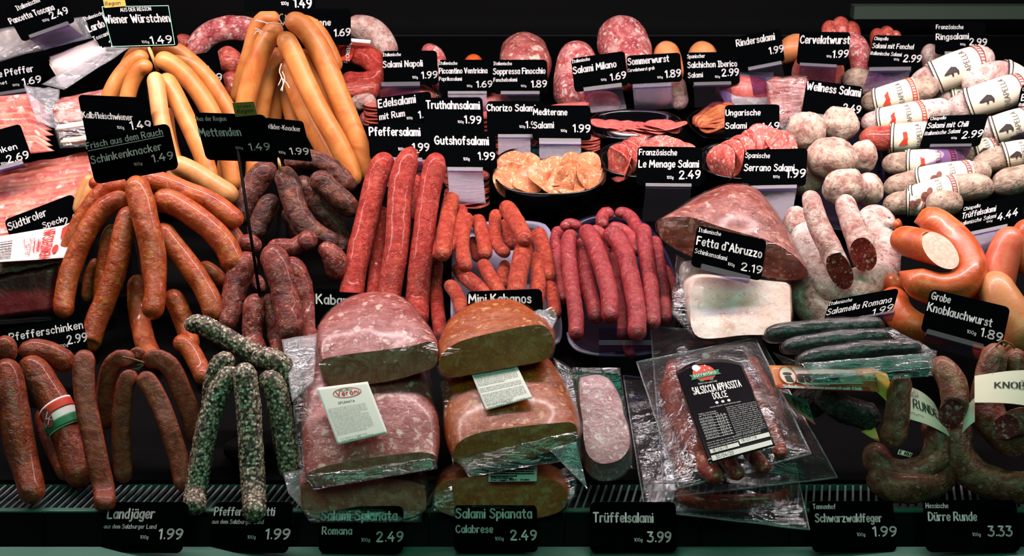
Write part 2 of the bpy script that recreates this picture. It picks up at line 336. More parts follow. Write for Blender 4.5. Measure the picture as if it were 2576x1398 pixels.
def ribbon(pl, w, cap=4):
    """a flat stroke with round ends and joints: (verts2d, faces)"""
    V, Fc = [], []
    n = len(pl)
    for i in range(n - 1):
        (x0, y0), (x1, y1) = pl[i], pl[i + 1]
        dx, dy = x1 - x0, y1 - y0; L = math.hypot(dx, dy) or 1e-6
        nx, ny = -dy / L * w / 2, dx / L * w / 2
        b = len(V); a = math.atan2(ny, nx)
        ring = [(x0 + w / 2 * math.cos(a + k * math.pi / cap), y0 + w / 2 * math.sin(a + k * math.pi / cap)) for k in range(cap + 1)]
        ring += [(x1 + w / 2 * math.cos(a + math.pi + k * math.pi / cap), y1 + w / 2 * math.sin(a + math.pi + k * math.pi / cap)) for k in range(cap + 1)]
        V += ring; Fc.append(tuple(range(b, b + len(ring))))
    return V, Fc
def text_mesh(fn, s, x0, y0, x1, y1, h, vx=0, vy=1, weight=1.5, sub=4, cap=3):
    """text from (x0,y0) to (x1,y1) along the baseline in the plane coordinates of fn (y down); v = direction of 'down'"""
    st, adv = text_strokes(s, sub)
    L = math.hypot(x1 - x0, y1 - y0); ux, uy = (x1 - x0) / L, (y1 - y0) / L; sx = L / max(adv, .1); sy = h / 10
    V, Fc = [], []
    asp = sx / sy
    for pl in st:
        v2, f2 = ribbon([(p[0] * asp, p[1]) for p in pl], weight, cap)
        b = len(V)
        for (gx, gy) in v2:
            gx *= sy; gy *= sy
            V.append(fn(x0 + ux * gx - vx * gy, y0 + uy * gx - vy * gy))
        Fc += [tuple(i + b for i in q) for q in f2]
    return V, Fc
def line_mesh(fn, pts, w):
    V, Fc = [], []
    v2, f2 = ribbon(pts, w, 3)
    return [fn(x, y) for x, y in v2], f2
def poly_mesh(fn, pts):
    return [fn(x, y) for x, y in pts], [tuple(range(len(pts)))]
def ell(cx, cy, rx, ry, n=24, rot=0):
    c, s = math.cos(rot), math.sin(rot)
    return [(cx + rx * math.cos(a) * c - ry * math.sin(a) * s, cy + rx * math.cos(a) * s + ry * math.sin(a) * c) for a in [2 * math.pi * k / n for k in range(n)]]

# ---------------------------------------------------------------- price cards
def card(TL, TR, BL, D, texts, label, holder=None, name='price_card', mat='card', r=.07, extra=None, ink='print', hmat='holder', group='price cards', stick=None, fwd=None):
    u = (TR[0] - TL[0], TR[1] - TL[1]); v = (BL[0] - TL[0], BL[1] - TL[1])
    U2 = u[0] ** 2 + u[1] ** 2; V2 = v[0] ** 2 + v[1] ** 2; s = u[0] * v[0] + u[1] * v[1]; Rr = 1.55
    B = U2 - Rr * Rr * V2
    A = (-B + math.sqrt(B * B + 4 * Rr * Rr * s * s)) / 2
    if abs(s) < 30 or A < 30: a = 0; b = -math.sqrt(max(0, U2 / Rr ** 2 - V2))
    else: a = math.sqrt(A); b = -abs(s / a); a = -s / b
    lu, lv = math.sqrt(U2), math.sqrt(V2)
    a = max(-.35 * lu, min(.35 * lu, a)); b = max(-.5 * lv, min(-.05 * lv, b))
    if fwd: a, b = 0, fwd * lv
    sc = D / F
    O = P(TL[0], TL[1], D - (a + b) * sc / 2)
    U = P(TR[0], TR[1], D + (a - b) * sc / 2) - O
    V = P(BL[0], BL[1], D + (b - a) * sc / 2) - O
    N = U.cross(V).normalized()
    if N.dot(CAM - O) < 0: N = -N
    det = u[0] * v[1] - u[1] * v[0]
    def fn(x, y, off=.0007):
        x -= TL[0]; y -= TL[1]
        al = (x * v[1] - y * v[0]) / det; be = (u[0] * y - u[1] * x) / det
        return O + U * al + V * be + N * off
    # rounded board with real thickness
    asp = V.length / U.length; pts = []
    for cx, cy, a0 in ((1 - r, r / asp, -90), (1 - r, 1 - r / asp, 0), (r, 1 - r / asp, 90), (r, r / asp, 180)):
        for k in range(5):
            t = R(a0 + 22.5 * k); pts.append((cx + r * math.cos(t), cy + r / asp * math.sin(t)))
    n = len(pts)
    vs = [O + U * p[0] + V * p[1] for p in pts] + [O + U * p[0] + V * p[1] - N * .0012 for p in pts]
    fs = [tuple(range(n)), tuple(range(2 * n - 1, n - 1, -1))] + [(i, (i + 1) % n, n + (i + 1) % n, n + i) for i in range(n)]
    o = mk(name, vs, fs, M[mat], smooth=False); tag(o, label, 'price card', group)
    vl = math.hypot(*v); vd = (v[0] / vl, v[1] / vl)
    ul = math.hypot(*u)
    nm, pr = [], []
    for t in texts:
        s_, x0, y0, x1, y1, h = t[:6]
        q = text_mesh(fn, s_, x0, y0, x1, y1, h, vd[0], vd[1], 1.75 if h > 12 else 1.5, 4 if h > 9 else 3)
        (pr if s_[0] in '0123456789.' else nm).append(q)
    if nm: mk('lettering', *merge(nm), M[ink], o, smooth=False)
    if pr: mk('price', *merge(pr), M[ink], o, smooth=False)
    if holder:
        hx0, hy0, hx1, hy1, th, yb, dx = holder
        q = lambda x, y, off: fn(x, y, off)
        vx, vy = vd[0] * th, vd[1] * th
        vs = [q(hx0, hy0, .004), q(hx1, hy1, .004), q(hx1 + vx, hy1 + vy, .004), q(hx0 + vx, hy0 + vy, .004)]
        vs += [q(hx0, hy0, -.003), q(hx1, hy1, -.003), q(hx1 + vx, hy1 + vy, -.003), q(hx0 + vx, hy0 + vy, -.003)]
        fs = [(0, 1, 2, 3), (4, 7, 6, 5), (0, 4, 5, 1), (3, 2, 6, 7), (0, 3, 7, 4), (1, 5, 6, 2)]
        cl = mk('holder_clip', vs, fs, M['clip'], o, smooth=False)
        cl['label'] = 'clear plastic lip gripping the card'
        if yb:
            k = (yb - max(hy0, hy1)) / max(.2, vd[1])
            wx, wy = vd[0] * k + dx, vd[1] * k
            vs = []
            for off in (.002, .0005):
                vs += [q(hx0 + vx, hy0 + vy, off), q(hx1 + vx, hy1 + vy, off), q(hx1 + wx, hy1 + wy, off), q(hx0 + wx, hy0 + wy, off)]
            pl = mk('holder_plate', vs, fs, M[hmat], o, smooth=False)
            pl['label'] = 'clear plastic foot plate'
    if stick:
        x0, y0, x1, y1, w, mt, D1 = stick
        p0 = fn(x0, y0, -.002); p1 = P(x1, y1, D1)
        v_, f_ = rod([p0, p1], w * D / F / 2, 8)
        nmn = 'wooden_stick' if mt == 'wood' else 'card_rod'
        mk(nmn, v_, f_, M[mt], o)
    if extra: extra(o, fn)
    return o

# ---------------------------------------------------------------- rods, tubes, sausages
def rod(pts, r, seg=8, closed=False):
    V, Fc = [], []
    n = len(pts); pts = [Vector(p) for p in pts]
    for i, p in enumerate(pts):
        t = (pts[min(i + 1, n - 1)] - pts[max(i - 1, 0)]).normalized()
        a = t.cross(Vector((.13, .21, .97))).normalized(); b = t.cross(a)
        V += [p + (a * math.cos(2 * math.pi * k / seg) + b * math.sin(2 * math.pi * k / seg)) * (r[i] if isinstance(r, list) else r) for k in range(seg)]
    for i in range(n - 1):
        for k in range(seg):
            Fc.append((i * seg + k, i * seg + (k + 1) % seg, (i + 1) * seg + (k + 1) % seg, (i + 1) * seg + k))
    Fc.append(tuple(range(seg))[::-1]); Fc.append(tuple((n - 1) * seg + k for k in range(seg)))
    return V, Fc
def interp(arr, t):
    if not isinstance(arr, (list, tuple)): return arr
    x = t * (len(arr) - 1); i = min(int(x), len(arr) - 2); f = x - i
    return arr[i] * (1 - f) + arr[i + 1] * f
class Tube: pass
def tube_path(pts, D, r):
    """pixel control points -> world centre line resting on or above the deck; D: depth (>1), list, or height above deck (<1)"""
    n = len(pts); W, Rm = [], []
    for i, p in enumerate(pts):
        t = i / max(1, n - 1); rp = interp(r, t); d = interp(D, t)
        if d < 1: d = deckD(p[1], d + rp * 1.9 / F)
        rm = rp * d / F
        lim = deckD(p[1], rm * 1.03)
        if lim > 1 and d > lim: d = lim; rm = rp * d / F
        W.append(tuple(P(p[0], p[1], d)) + (rm,))
    return W
def tube(pts, D, r, seg=24, ends='rr', amp=.06, afreq=45, seed=0, step=.006, slant=(0, 0), sang=0, flat=1.0, square=0, grain=None):
    W = tube_path(pts, D, r)
    fine = [Vector(q) for q in catmull(W, 14)] if len(W) > 2 else [Vector([a + (b - a) * k / 20 for a, b in zip(W[0], W[1])]) for k in range(21)]
    cum = [0]
    for a, b in zip(fine, fine[1:]): cum.append(cum[-1] + (Vector(b[:3]) - Vector(a[:3])).length)
    L = cum[-1]
    def at(s):
        s = max(0, min(L, s)); lo, hi = 0, len(cum) - 1
        while hi - lo > 1:
            m = (lo + hi) // 2
            if cum[m] <= s: lo = m
            else: hi = m
        f = (s - cum[lo]) / max(1e-9, cum[hi] - cum[lo]); q = fine[lo].lerp(fine[hi], f)
        return Vector(q[:3]), q[3], (Vector(fine[hi][:3]) - Vector(fine[lo][:3])).normalized()
    r0, r1 = at(0)[1], at(L)[1]
    cap0 = min(r0 * (1.15 if ends[0] == 'r' else 1.9), L * .45); cap1 = min(r1 * (1.15 if ends[1] == 'r' else 1.9), L * .45)
    ss = []
    if ends[0] != 'c': ss += [cap0 * (1 - math.cos(k / 7 * math.pi / 2)) for k in range(7)]
    else: ss += [0]
    a, b = (cap0 if ends[0] != 'c' else 0), (L - cap1 if ends[1] != 'c' else L)
    m = max(3, int((b - a) / step)); ss += [a + (b - a) * k / m for k in range(0 if ends[0] != 'c' else 1, m + 1)]
    if ends[1] != 'c': ss += [L - cap1 * (1 - math.cos(k / 7 * math.pi / 2)) for k in range(6, -1, -1)]
    prevT = None
    T_ = Tube(); T_.L = L; T_.at = at
    def frame(s):
        c, rr, t = at(s)
        a1 = at(max(0, s - r0 * .5))[0]; a2 = at(min(L, s + r0 * .5))[0]
        t = (a2 - a1).normalized() if (a2 - a1).length > 1e-6 else t
        k = (CAM - c).normalized(); nrm = (k - t * k.dot(t))
        if nrm.length < .25: nrm = (UPV - t * UPV.dot(t)).lerp(nrm, nrm.length / .25)
        nrm.normalize(); return c, rr, t, nrm, t.cross(nrm)
    T_.frame = frame
    V, Fc = [], []
    off = Vector((seed * 1.37, seed * 2.11, seed * .71))
    for i, s in enumerate(ss):
        c, rr, t, nn, bb = frame(s)
        k = 1.0
        if ends[0] != 'c' and s < cap0: x = 1 - s / cap0; k = math.sqrt(max(0, 1 - x * x)) if ends[0] == 'r' else (1 - x ** 1.6) * .9 + .1
        if ends[1] != 'c' and s > L - cap1: x = 1 - (L - s) / cap1; k = min(k, math.sqrt(max(0, 1 - x * x)) if ends[1] == 'r' else (1 - x ** 1.6) * .9 + .1)
        k = max(k, .03)
        for j in range(seg):
            an = 2 * math.pi * j / seg; ca, sa = math.cos(an), math.sin(an)
            rad = rr * k
            if square: e = (abs(ca) ** square + abs(sa) ** square) ** (-1 / square); rad *= e
            p = c + (nn * ca * flat + bb * sa) * rad
            if amp: p += (p - c) * amp * noise.noise((p + off) * afreq)
            if grain: 
                g = noise.voronoi((p + off) * grain[0])[0][0]; p += (p - c).normalized() * (.5 - g) * grain[1]
            if ends[0] == 'c' and i < 3 and slant[0]: p += t * rr * slant[0] * math.cos(an - sang) * (1 - i / 3)
            if ends[1] == 'c' and i >= len(ss) - 3 and slant[1]: p -= t * rr * slant[1] * math.cos(an - sang) * (1 - (len(ss) - 1 - i) / 3)
            V.append(p)
    n = len(ss)
    for i in range(n - 1):
        for j in range(seg):
            Fc.append((i * seg + j, i * seg + (j + 1) % seg, (i + 1) * seg + (j + 1) % seg, (i + 1) * seg + j))
    T_.caps = []
    if ends[0] != 'c': Fc.append(tuple(range(seg)))
    else: T_.caps.append(V[:seg])
    if ends[1] != 'c': Fc.append(tuple((n - 1) * seg + j for j in range(seg)))
    else: T_.caps.append(V[-seg:])
    T_.V, T_.F = V, Fc
    def surf(s, w, lift=.0006):
        """w metres round the skin from the side that faces the shop"""
        c, rr, t, nn, bb = frame(s); an = w / rr
        return c + (nn * math.cos(an) * flat + bb * math.sin(an)) * (rr * (1 + amp * .35) + lift)
    T_.surf = surf
    return T_
def capmesh(ring, bulge=0.0):
    n = len(ring); c = sum(ring, Vector()) / n
    V = []; Fc = []
    for f in (1.0, .66, .33): V += [c + (p - c) * f for p in ring]
    V.append(c)
    for r_ in range(2):
        for j in range(n): Fc.append((r_ * n + j, r_ * n + (j + 1) % n, (r_ + 1) * n + (j + 1) % n, (r_ + 1) * n + j))
    for j in range(n): Fc.append((2 * n + j, 2 * n + (j + 1) % n, 3 * n))
    return V, Fc
_seed = [0]
def sausage(name, label, cat, group, mat, pts, D, r, ends='rr', cut=None, tip=True, **kw):
    _seed[0] += 1
    T_ = tube(pts, D, r, ends=ends, seed=_seed[0], **kw)
    o = mk(name, T_.V, T_.F, M[mat]); tag(o, label, cat, group)
    for cp in T_.caps:
        q = mk('cut_face', *capmesh(cp), M[cut or 'cutred'], o, smooth=False); q['label'] = 'sliced end showing the meat'
    o_t = T_; o_t.o = o
    return T_
def band(T_, s0, s1, w0, w1, mat, parent, name='paper_band', lift=.0012, ns=16, nw=14, shape=None):
    """a paper label wrapped round a sausage between s0..s1 along it and w0..w1 round it, with a thickness"""
    V, Fc = [], []
    for layer in (lift, lift - .0005):
        for i in range(ns + 1):
            for j in range(nw + 1):
                s = s0 + (s1 - s0) * i / ns; w = w0 + (w1 - w0) * j / nw
                if shape: s = shape(i / ns, j / nw, s)
                V.append(T_.surf(s, w, layer))
    m = (ns + 1) * (nw + 1)
    for l in (0, m):
        for i in range(ns):
            for j in range(nw):
                a = l + i * (nw + 1) + j; Fc.append((a, a + 1, a + nw + 2, a + nw + 1))
    ring = [i * (nw + 1) for i in range(ns + 1)] + [ns * (nw + 1) + j for j in range(1, nw + 1)] + [i * (nw + 1) + nw for i in range(ns - 1, -1, -1)] + [j for j in range(nw - 1, 0, -1)]
    for a, b in zip(ring, ring[1:] + ring[:1]): Fc.append((a, b, b + m, a + m))
    return mk(name, V, Fc, M[mat], parent)

# ---------------------------------------------------------------- lofts, sheets, balls, slices, bowls
def resample(poly, N, smooth=True):
    q = catmull([tuple(p) for p in poly], 6, True) if smooth else [tuple(p) for p in poly]
    q.append(q[0]); cum = [0]
    for a, b in zip(q, q[1:]): cum.append(cum[-1] + math.dist(a[:2], b[:2]))
    out = []; j = 0
    for k in range(N):
        s = cum[-1] * k / N
        while cum[j + 1] < s: j += 1
        f = (s - cum[j]) / max(1e-9, cum[j + 1] - cum[j])
        out.append(tuple(a + (b - a) * f for a, b in zip(q[j], q[j + 1])))
    return out
def ringpts(poly, D, N=56, smooth=True):
    if len(poly[0]) == 2: poly = [(x, y, D) for x, y in poly]
    return [P(x, y, d) for x, y, d in resample(poly, N, smooth)]
def loft_mesh(rings, cap0=True, cap1=True, sub=3, amp=0, freq=40, seed=0):
    """skin consecutive closed rings (lists of world points, same count)"""
    N = len(rings[0]); full = []
    R_ = [[tuple(p) for p in r] for r in rings]
    if len(rings) > 2:
        cols = [catmull([r[j] for r in R_], sub) for j in range(N)]
        full = [[Vector(cols[j][i]) for j in range(N)] for i in range(len(cols[0]))]
    else:
        full = [[Vector(a).lerp(Vector(b), t / sub) for a, b in zip(*R_)] for t in range(sub + 1)]
    V = [p for r in full for p in r]
    if amp:
        o = Vector((seed * 1.3, seed * .7, seed * 2.1)); c = sum(V, Vector()) / len(V)
        V = [p + (p - c).normalized() * amp * noise.fractal((p + o) * freq, 1, 2, 3) for p in V]
    Fc = []
    for i in range(len(full) - 1):
        for j in range(N): Fc.append((i * N + j, i * N + (j + 1) % N, (i + 1) * N + (j + 1) % N, (i + 1) * N + j))
    k = len(full) - 1; caps = []
    for flag, i in ((cap0, 0), (cap1, k)):
        ring = V[i * N:(i + 1) * N]
        if flag:
            c = sum(ring, Vector()) / N; b = len(V); V += [c + (p - c) * .55 for p in ring] + [c]
            for j in range(N):
                Fc.append((i * N + j, i * N + (j + 1) % N, b + (j + 1) % N, b + j)); Fc.append((b + j, b + (j + 1) % N, b + N))
        caps.append(ring)
    return V, Fc, caps
def inflate(V, k, amp=.0012, freq=60, seed=3, keep=None):
    c = sum(V, Vector()) / len(V); o = Vector((seed, seed * 2.3, seed * .4))
    return [p + (p - c).normalized() * (k + amp * noise.fractal((p + o) * freq, 1, 2, 4)) for p in V]
def sheet(c4, nx, ny, amp=.002, freq=30, seed=0, bulge=0, thick=.0004):
    """a crumpled sheet between four world corners TL TR BR BL"""
    TL, TR, BR, BL = [Vector(p) for p in c4]; N = (TR - TL).cross(BL - TL).normalized()
    if N.dot(CAM - TL) < 0: N = -N
    o = Vector((seed * 3.1, seed * 1.7, seed)); V = []
    for l in (0, -thick):
        for i in range(ny + 1):
            for j in range(nx + 1):
                u, v = j / nx, i / ny
                p = TL.lerp(TR, u).lerp(BL.lerp(BR, u), v)
                e = min(1, 6 * min(u, 1 - u, v, 1 - v)) if bulge else 1
                p = p + N * (amp * noise.fractal((p + o) * freq, 1, 2, 3) + (bulge * min(1, 5 * min(u, 1 - u)) * min(1, 5 * min(v, 1 - v)) if bulge else 0) + l)
                V.append(p)
    Fc = []; m = (nx + 1) * (ny + 1)
    for l in (0, m):
        for i in range(ny):
            for j in range(nx):
                a = l + i * (nx + 1) + j; Fc.append((a, a + 1, a + nx + 2, a + nx + 1))
    ring = list(range(nx + 1)) + [i * (nx + 1) + nx for i in range(1, ny + 1)] + [ny * (nx + 1) + j for j in range(nx - 1, -1, -1)] + [i * (nx + 1) for i in range(ny - 1, 0, -1)]
    for a, b in zip(ring, ring[1:] + ring[:1]): Fc.append((a, b, b + m, a + m))
    return V, Fc
def ball(name, label, cat, group, mat, x, y, rx, ry, D, amp=.12, freq=30, dz=None, cutz=None, parent=None):
    _seed[0] += 1
    bm = bmesh.new(); bmesh.ops.create_icosphere(bm, subdivisions=4, radius=1)
    if D < 1: D = deckD(y + ry * .3, D + ry * 1.5 / F)
    c = P(x, y, D); s = D / F; o = Vector((_seed[0] * 1.7, _seed[0] * .9, 4))
    dz = dz or (rx + ry) / 2
    V = []
    for v in bm.verts:
        q = v.co; k = 1 + amp * noise.fractal(q * 1.4 + o, 1, 2, 3) + amp * .35 * noise.noise(q * 5 + o)
        V.append(c + (RT * q.x * rx * s + UPV * q.z * ry * s + FWD * q.y * dz * s) * k)
    Fc = [tuple(v.index for v in f.verts) for f in bm.faces]; bm.free()
    ob = mk(name, V, Fc, M[mat], parent)
    if parent is None: tag(ob, label, cat, group)
    return ob
def disc_slice(name, label, group, mat, x, y, D, r, pitch, roll, amp=.002, rind='rind', squash=1.0, thick=.0016, seed=0, cat='salami slice'):
    c = P(x, y, D); s = D / F
    k = (CAM - c).normalized()
    t = RT * math.cos(R(roll)) + UPV * math.sin(R(roll))
    n = (k * math.cos(R(pitch)) + t * math.sin(R(pitch))).normalized()
    a = n.cross(FWD if abs(n.dot(FWD)) < .9 else UPV).normalized(); b = n.cross(a)
    V, Fc, mi = [], [], []
    seg = 30; fr = (0, .35, .7, .93, 1.0); o = Vector((seed * 1.9, seed * .77, seed))
    for l in (thick / 2, -thick / 2):
        for f in fr[1:]:
            for j in range(seg):
                an = 2 * math.pi * j / seg
                rr = r * s * f * (1 + .04 * noise.noise(Vector((math.cos(an), math.sin(an), seed))))
                p = a * rr * math.cos(an) + b * rr * math.sin(an) * squash
                w = amp * (noise.noise((c + p + o) * 38) + .9 * math.sin(an * 2 + seed) * f * f)
                V.append(c + p + n * (w + l))
        V.append(c + n * (amp * noise.noise((c + o) * 38) + l))
    m = 4 * seg + 1
    for l in (0, m):
        for j in range(seg): Fc.append((l + j, l + (j + 1) % seg, l + m - 1)); mi.append(0)
        for q in range(3):
            for j in range(seg):
                Fc.append((l + q * seg + j, l + q * seg + (j + 1) % seg, l + (q + 1) * seg + (j + 1) % seg, l + (q + 1) * seg + j)); mi.append(1 if q == 2 else 0)
    for j in range(seg): Fc.append((3 * seg + j, 3 * seg + (j + 1) % seg, m + 3 * seg + (j + 1) % seg, m + 3 * seg + j)); mi.append(1)
    ob = mk(name, V, Fc, [M[mat], M[rind]], None, True, mi); tag(ob, label, cat, group)
    return ob
def bowl(label, x, y, D, rx, ry, depth, tilt, name='serving_bowl', group='black oval bowls', e=2.6):
    c = P(x, y, D); t = R(tilt)
    U, V_, N = RT, Vector((0, math.cos(t), math.sin(t))), Vector((0, -math.sin(t), math.cos(t)))
    prof = [(0, -depth + .004), (.5, -depth + .004), (.66, -depth + .008), (.86, -depth * .45), (.96, -.003), (1.0, 0), (1.035, .0005), (1.04, -.002), (1.0, -.006), (.9, -depth * .5), (.7, -depth), (.5, -depth), (0, -depth)]
    V, Fc = [], []; seg = 64
    for f, z in prof:
        for j in range(seg):
            an = 2 * math.pi * j / seg; ca, sa = math.cos(an), math.sin(an)
            q = (abs(ca) ** e + abs(sa) ** e) ** (-1 / e)
            V.append(c + U * rx * q * ca * max(f, .001) + V_ * ry * q * sa * max(f, .001) + N * z)
    for i in range(len(prof) - 1):
        for j in range(seg): Fc.append((i * seg + j, i * seg + (j + 1) % seg, (i + 1) * seg + (j + 1) % seg, (i + 1) * seg + j))
    o = mk(name, V, Fc, M['bowl']); tag(o, label, 'bowl', group)
    return o
def pack_line(rnd, n):
    w = 'ingredienti carne suina sale aromi naturali destrosio antiossidante spezie conservanti valori nutrizionali energia grassi proteine zuccheri conservare prodotto peso netto lotto'.split()
    s = ''
    while len(s) < n: s += rnd.choice(w) + ' '
    return s[:n]
# ================================================================ THE COUNTER AND ROOM
def struct(name, v, f, mat, **kw):
    o = mk(name, v, f, mat, smooth=False, **kw); o['kind'] = 'structure'; return o
struct('floor', *boxv((0, 1.2, -.02), (6, 6, .04)), M['floor'])
struct('wall_back', *boxv((0, 3.05, 1.2), (6, .06, 2.4)), M['backw'])
# sloping display deck, thick board
def deck_board():
    y0, y1 = 1.497, 2.62
    z = lambda y: DA[1] + (y - DA[0]) * DM - .0006
    V = [Vector((sx * 1.25, y, z(y) - d)) for sx in (-1, 1) for y in (y0, y1) for d in (0, .03)]
    return V, [(0, 1, 3, 2), (4, 6, 7, 5), (0, 4, 5, 1), (2, 3, 7, 6), (0, 2, 6, 4), (1, 5, 7, 3)]
counter = bpy.data.objects.new('display_counter', None); COL.objects.link(counter); WL['display_counter'] = Vector((0, 0, 0))
tag(counter, 'long black refrigerated meat counter carrying all the sausages', 'counter', kind='structure')
mk('display_deck', *deck_board(), M['deck'], counter, smooth=False)
mk('base_cabinet', *boxv((0, 2.01, .375), (2.5, 1.2, .75)), M['deck'], counter, smooth=False)
# vent grille: a frame and its slats
vents = []
for i in range(262):
    x = -1.2 + i * .0092
    vents.append(boxv((x, 1.466, .791), (.0024, .066, .004), Matrix.Rotation(R(-13), 3, 'Z')))
gr = mk('vent_grille', *merge([boxv((0, 1.433, .790), (2.5, .008, .009)), boxv((0, 1.498, .789), (2.5, .006, .008))]), M['trim'], counter, smooth=False)
mk('vent_slats', *merge(vents), M['steel'], gr, smooth=False)
mk('vent_duct', *boxv((0, 1.466, .765), (2.5, .07, .02)), M['void'], counter, smooth=False)
# sloped dark price rail in front, in panels with seams, and the bright bottom trim
pa = P(1288, 1290, 1.617); pb = P(1288, 1386, 1.598)
seams = [-20, 112, 260, 430, 735, 1080, 1420, 1760, 1985, 2245, 2560, 2760]
for i, (xa, xb) in enumerate(zip([-300] + seams, seams + [2900])):
    q = [P(xa + 1.5, 1289, 1.617), P(xb - 1.5, 1289, 1.617), P(xb - 1.5, 1388, 1.598), P(xa + 1.5, 1388, 1.598)]
    n = (q[1] - q[0]).cross(q[3] - q[0]).normalized(); n = n if n.y < 0 else -n
    V = q + [p - n * .006 for p in q]
    mk('price_rail_panel', V, [(0, 1, 2, 3), (4, 7, 6, 5), (0, 4, 5, 1), (3, 2, 6, 7), (0, 3, 7, 4), (1, 5, 6, 2)], M['rail'], counter, smooth=False)
cc = P(1288, 1409, 1.592)
mk('bottom_trim', *boxv(cc, (2.5, .022, .022)), M['trim'], counter, smooth=False)
mk('front_apron', *boxv((0, cc.y + .005, .36), (2.5, .02, .73)), M['rail'], counter, smooth=False)
# dark rear of the cabinet with its ledge
struct('wall_cabinet_back', *boxv((0, 2.72, 1.25), (2.9, .03, 1.1)), M['backw'])
def ledge(yp, yb, D, x0, x1, mat, depth=.12, nm='trim_1'):
    a, b = P(x0, yp, D), P(x1, yb, D)
    struct(nm, *boxv(((a.x + b.x) / 2, a.y + depth / 2, (a.z + b.z) / 2), (abs(b.x - a.x), depth, abs(a.z - b.z))), mat)
M['ledge'] = plain('dark_ledge', '#191a20', .4)
M['greenrefl'] = plain('green_reflection', '#39463c', .4)
ledge(100, 160, 2.62, 930, 2900, M['ledge'], .05, 'trim_1')
ledge(16, 50, 2.60, 2150, 2900, M['greenrefl'], .03, 'reflection_strip')  # a faint green reflection, built as a coloured strip
# glass end panel on the right behind the salami pile
GP = [P(2440, 190, 2.5), P(2470, -60, 2.5), P(2640, -60, 2.1), P(2640, 330, 2.1)]

# ================================================================ LIGHT
def area(name, loc, target, sx, sy, power, col, spread=180):
    ld = bpy.data.lights.new(name, 'AREA'); ld.shape = 'RECTANGLE'; ld.size = sx; ld.size_y = sy; ld.energy = power; ld.color = col; ld.spread = R(spread)
    o = bpy.data.objects.new(name, ld); COL.objects.link(o); o.location = loc
    o.rotation_euler = (Vector(target) - Vector(loc)).to_track_quat('-Z', 'Y').to_euler(); return o
area('canopy_meat_lamp', (0, 1.80, 1.62), (0, 1.98, 1.0), 2.3, .05, 18, (1, .83, .82), 150)
area('canopy_meat_lamp_rear', (0.0, 2.12, 1.72), (0, 2.3, 1.0), 2.3, .05, 3.6, (1, .84, .90), 140)
area('shop_green_lamp', (.2, .35, 2.5), (0, 1.75, .9), 2.2, .7, 9.5, (.05, 1.0, .60))
area('warm_front_fill', (-.5, .2, 2.6), (0, 1.6, .9), 2.0, .6, 3.0, (1, .70, .56))  # added fill without a known source, warms the front cut faces
w = bpy.data.worlds.new('World'); bpy.context.scene.world = w; w.use_nodes = True
w.node_tree.nodes['Background'].inputs[0].default_value = (.5, .45, .48, 1); w.node_tree.nodes['Background'].inputs[1].default_value = .06
cd = bpy.data.cameras.new('camera'); cam = bpy.data.objects.new('camera', cd); COL.objects.link(cam)
cam.location = CAM; cam.rotation_euler = (R(90) - TH, 0, 0); cd.sensor_width = 36; cd.lens = 36 * F / 2576; cd.clip_start = .05
sc = bpy.context.scene; sc.camera = cam
cd.dof.use_dof = True; cd.dof.focus_distance = 1.80; cd.dof.aperture_fstop = 15
sc.view_settings.view_transform = 'Standard'; sc.view_settings.look = 'None'; sc.view_settings.gamma = 1; sc.view_settings.exposure = 0; sc.view_settings.use_curve_mapping = False
try:
    sc.cycles.max_bounces = 8; sc.cycles.transparent_max_bounces = 24; sc.cycles.glossy_bounces = 3; sc.cycles.diffuse_bounces = 3; sc.cycles.sample_clamp_indirect = 4
    sc.cycles.caustics_reflective = False; sc.cycles.caustics_refractive = False
except Exception: pass

# ================================================================ PRICE CARDS
c = card
def wcard():
    def border(o, fn):
        pts = [(257, 17), (424, 14), (441, 112), (283, 117)]
        mk('border_line', *merge([line_mesh(lambda x, y: fn(x, y, .0012), [pts[i], pts[(i + 1) % 4]], 1.8) for i in range(4)]), M['frame'], o, smooth=False)
    return border
def stickerx(pts, txts, mat):
    def f(o, fn):
        g = lambda x, y: fn(x, y, .0022)
        V = [fn(x, y, .0020) for x, y in pts] + [fn(x, y, .0010) for x, y in pts]
        s = mk('region_sticker', V, [(0, 1, 2, 3), (7, 6, 5, 4), (0, 4, 5, 1), (1, 5, 6, 2), (2, 6, 7, 3), (3, 7, 4, 0)], M[mat], o, smooth=False)
        s['label'] = 'small yellow sticker reading Region'
        mk('sticker_lettering', *merge([text_mesh(g, *t, 0.08, 1) for t in txts]), M['ink'], s, smooth=False)
    return f
def both(*fs):
    def f(o, fn):
        for q in fs: q(o, fn)
    return f
def underline(o, fn):
    mk('underline', *line_mesh(lambda x, y: fn(x, y, .0008), [(222, 379), (413, 341)], 1.5), M['print'], o, smooth=False)
c((8, 20), (141, -30), (57, 105), 2.30, [('Italienischer', 44, 27, 103, 4, 12), ('Pancetta Toscana', 28, 61, 137, 25, 15), ('2.49', 130, 49, 173, 34, 17), ('100g', 108, 57, 123, 52, 6)], 'tilted black card reading Pancetta Toscana 2.49, top left corner', (72, 92, 170, 58, 9, 128, 18))
c((212, 44), (345, -6), (255, 123), 2.30, [('Italienische', 213, 53, 262, 36, 9), ('Lardo', 225, 81, 264, 67, 18), ('Toscanisch', 237, 103, 290, 82, 10), ('2.19', 280, 118, 320, 104, 15)], 'black card reading Lardo, half hidden behind the Wiener Würstchen card')
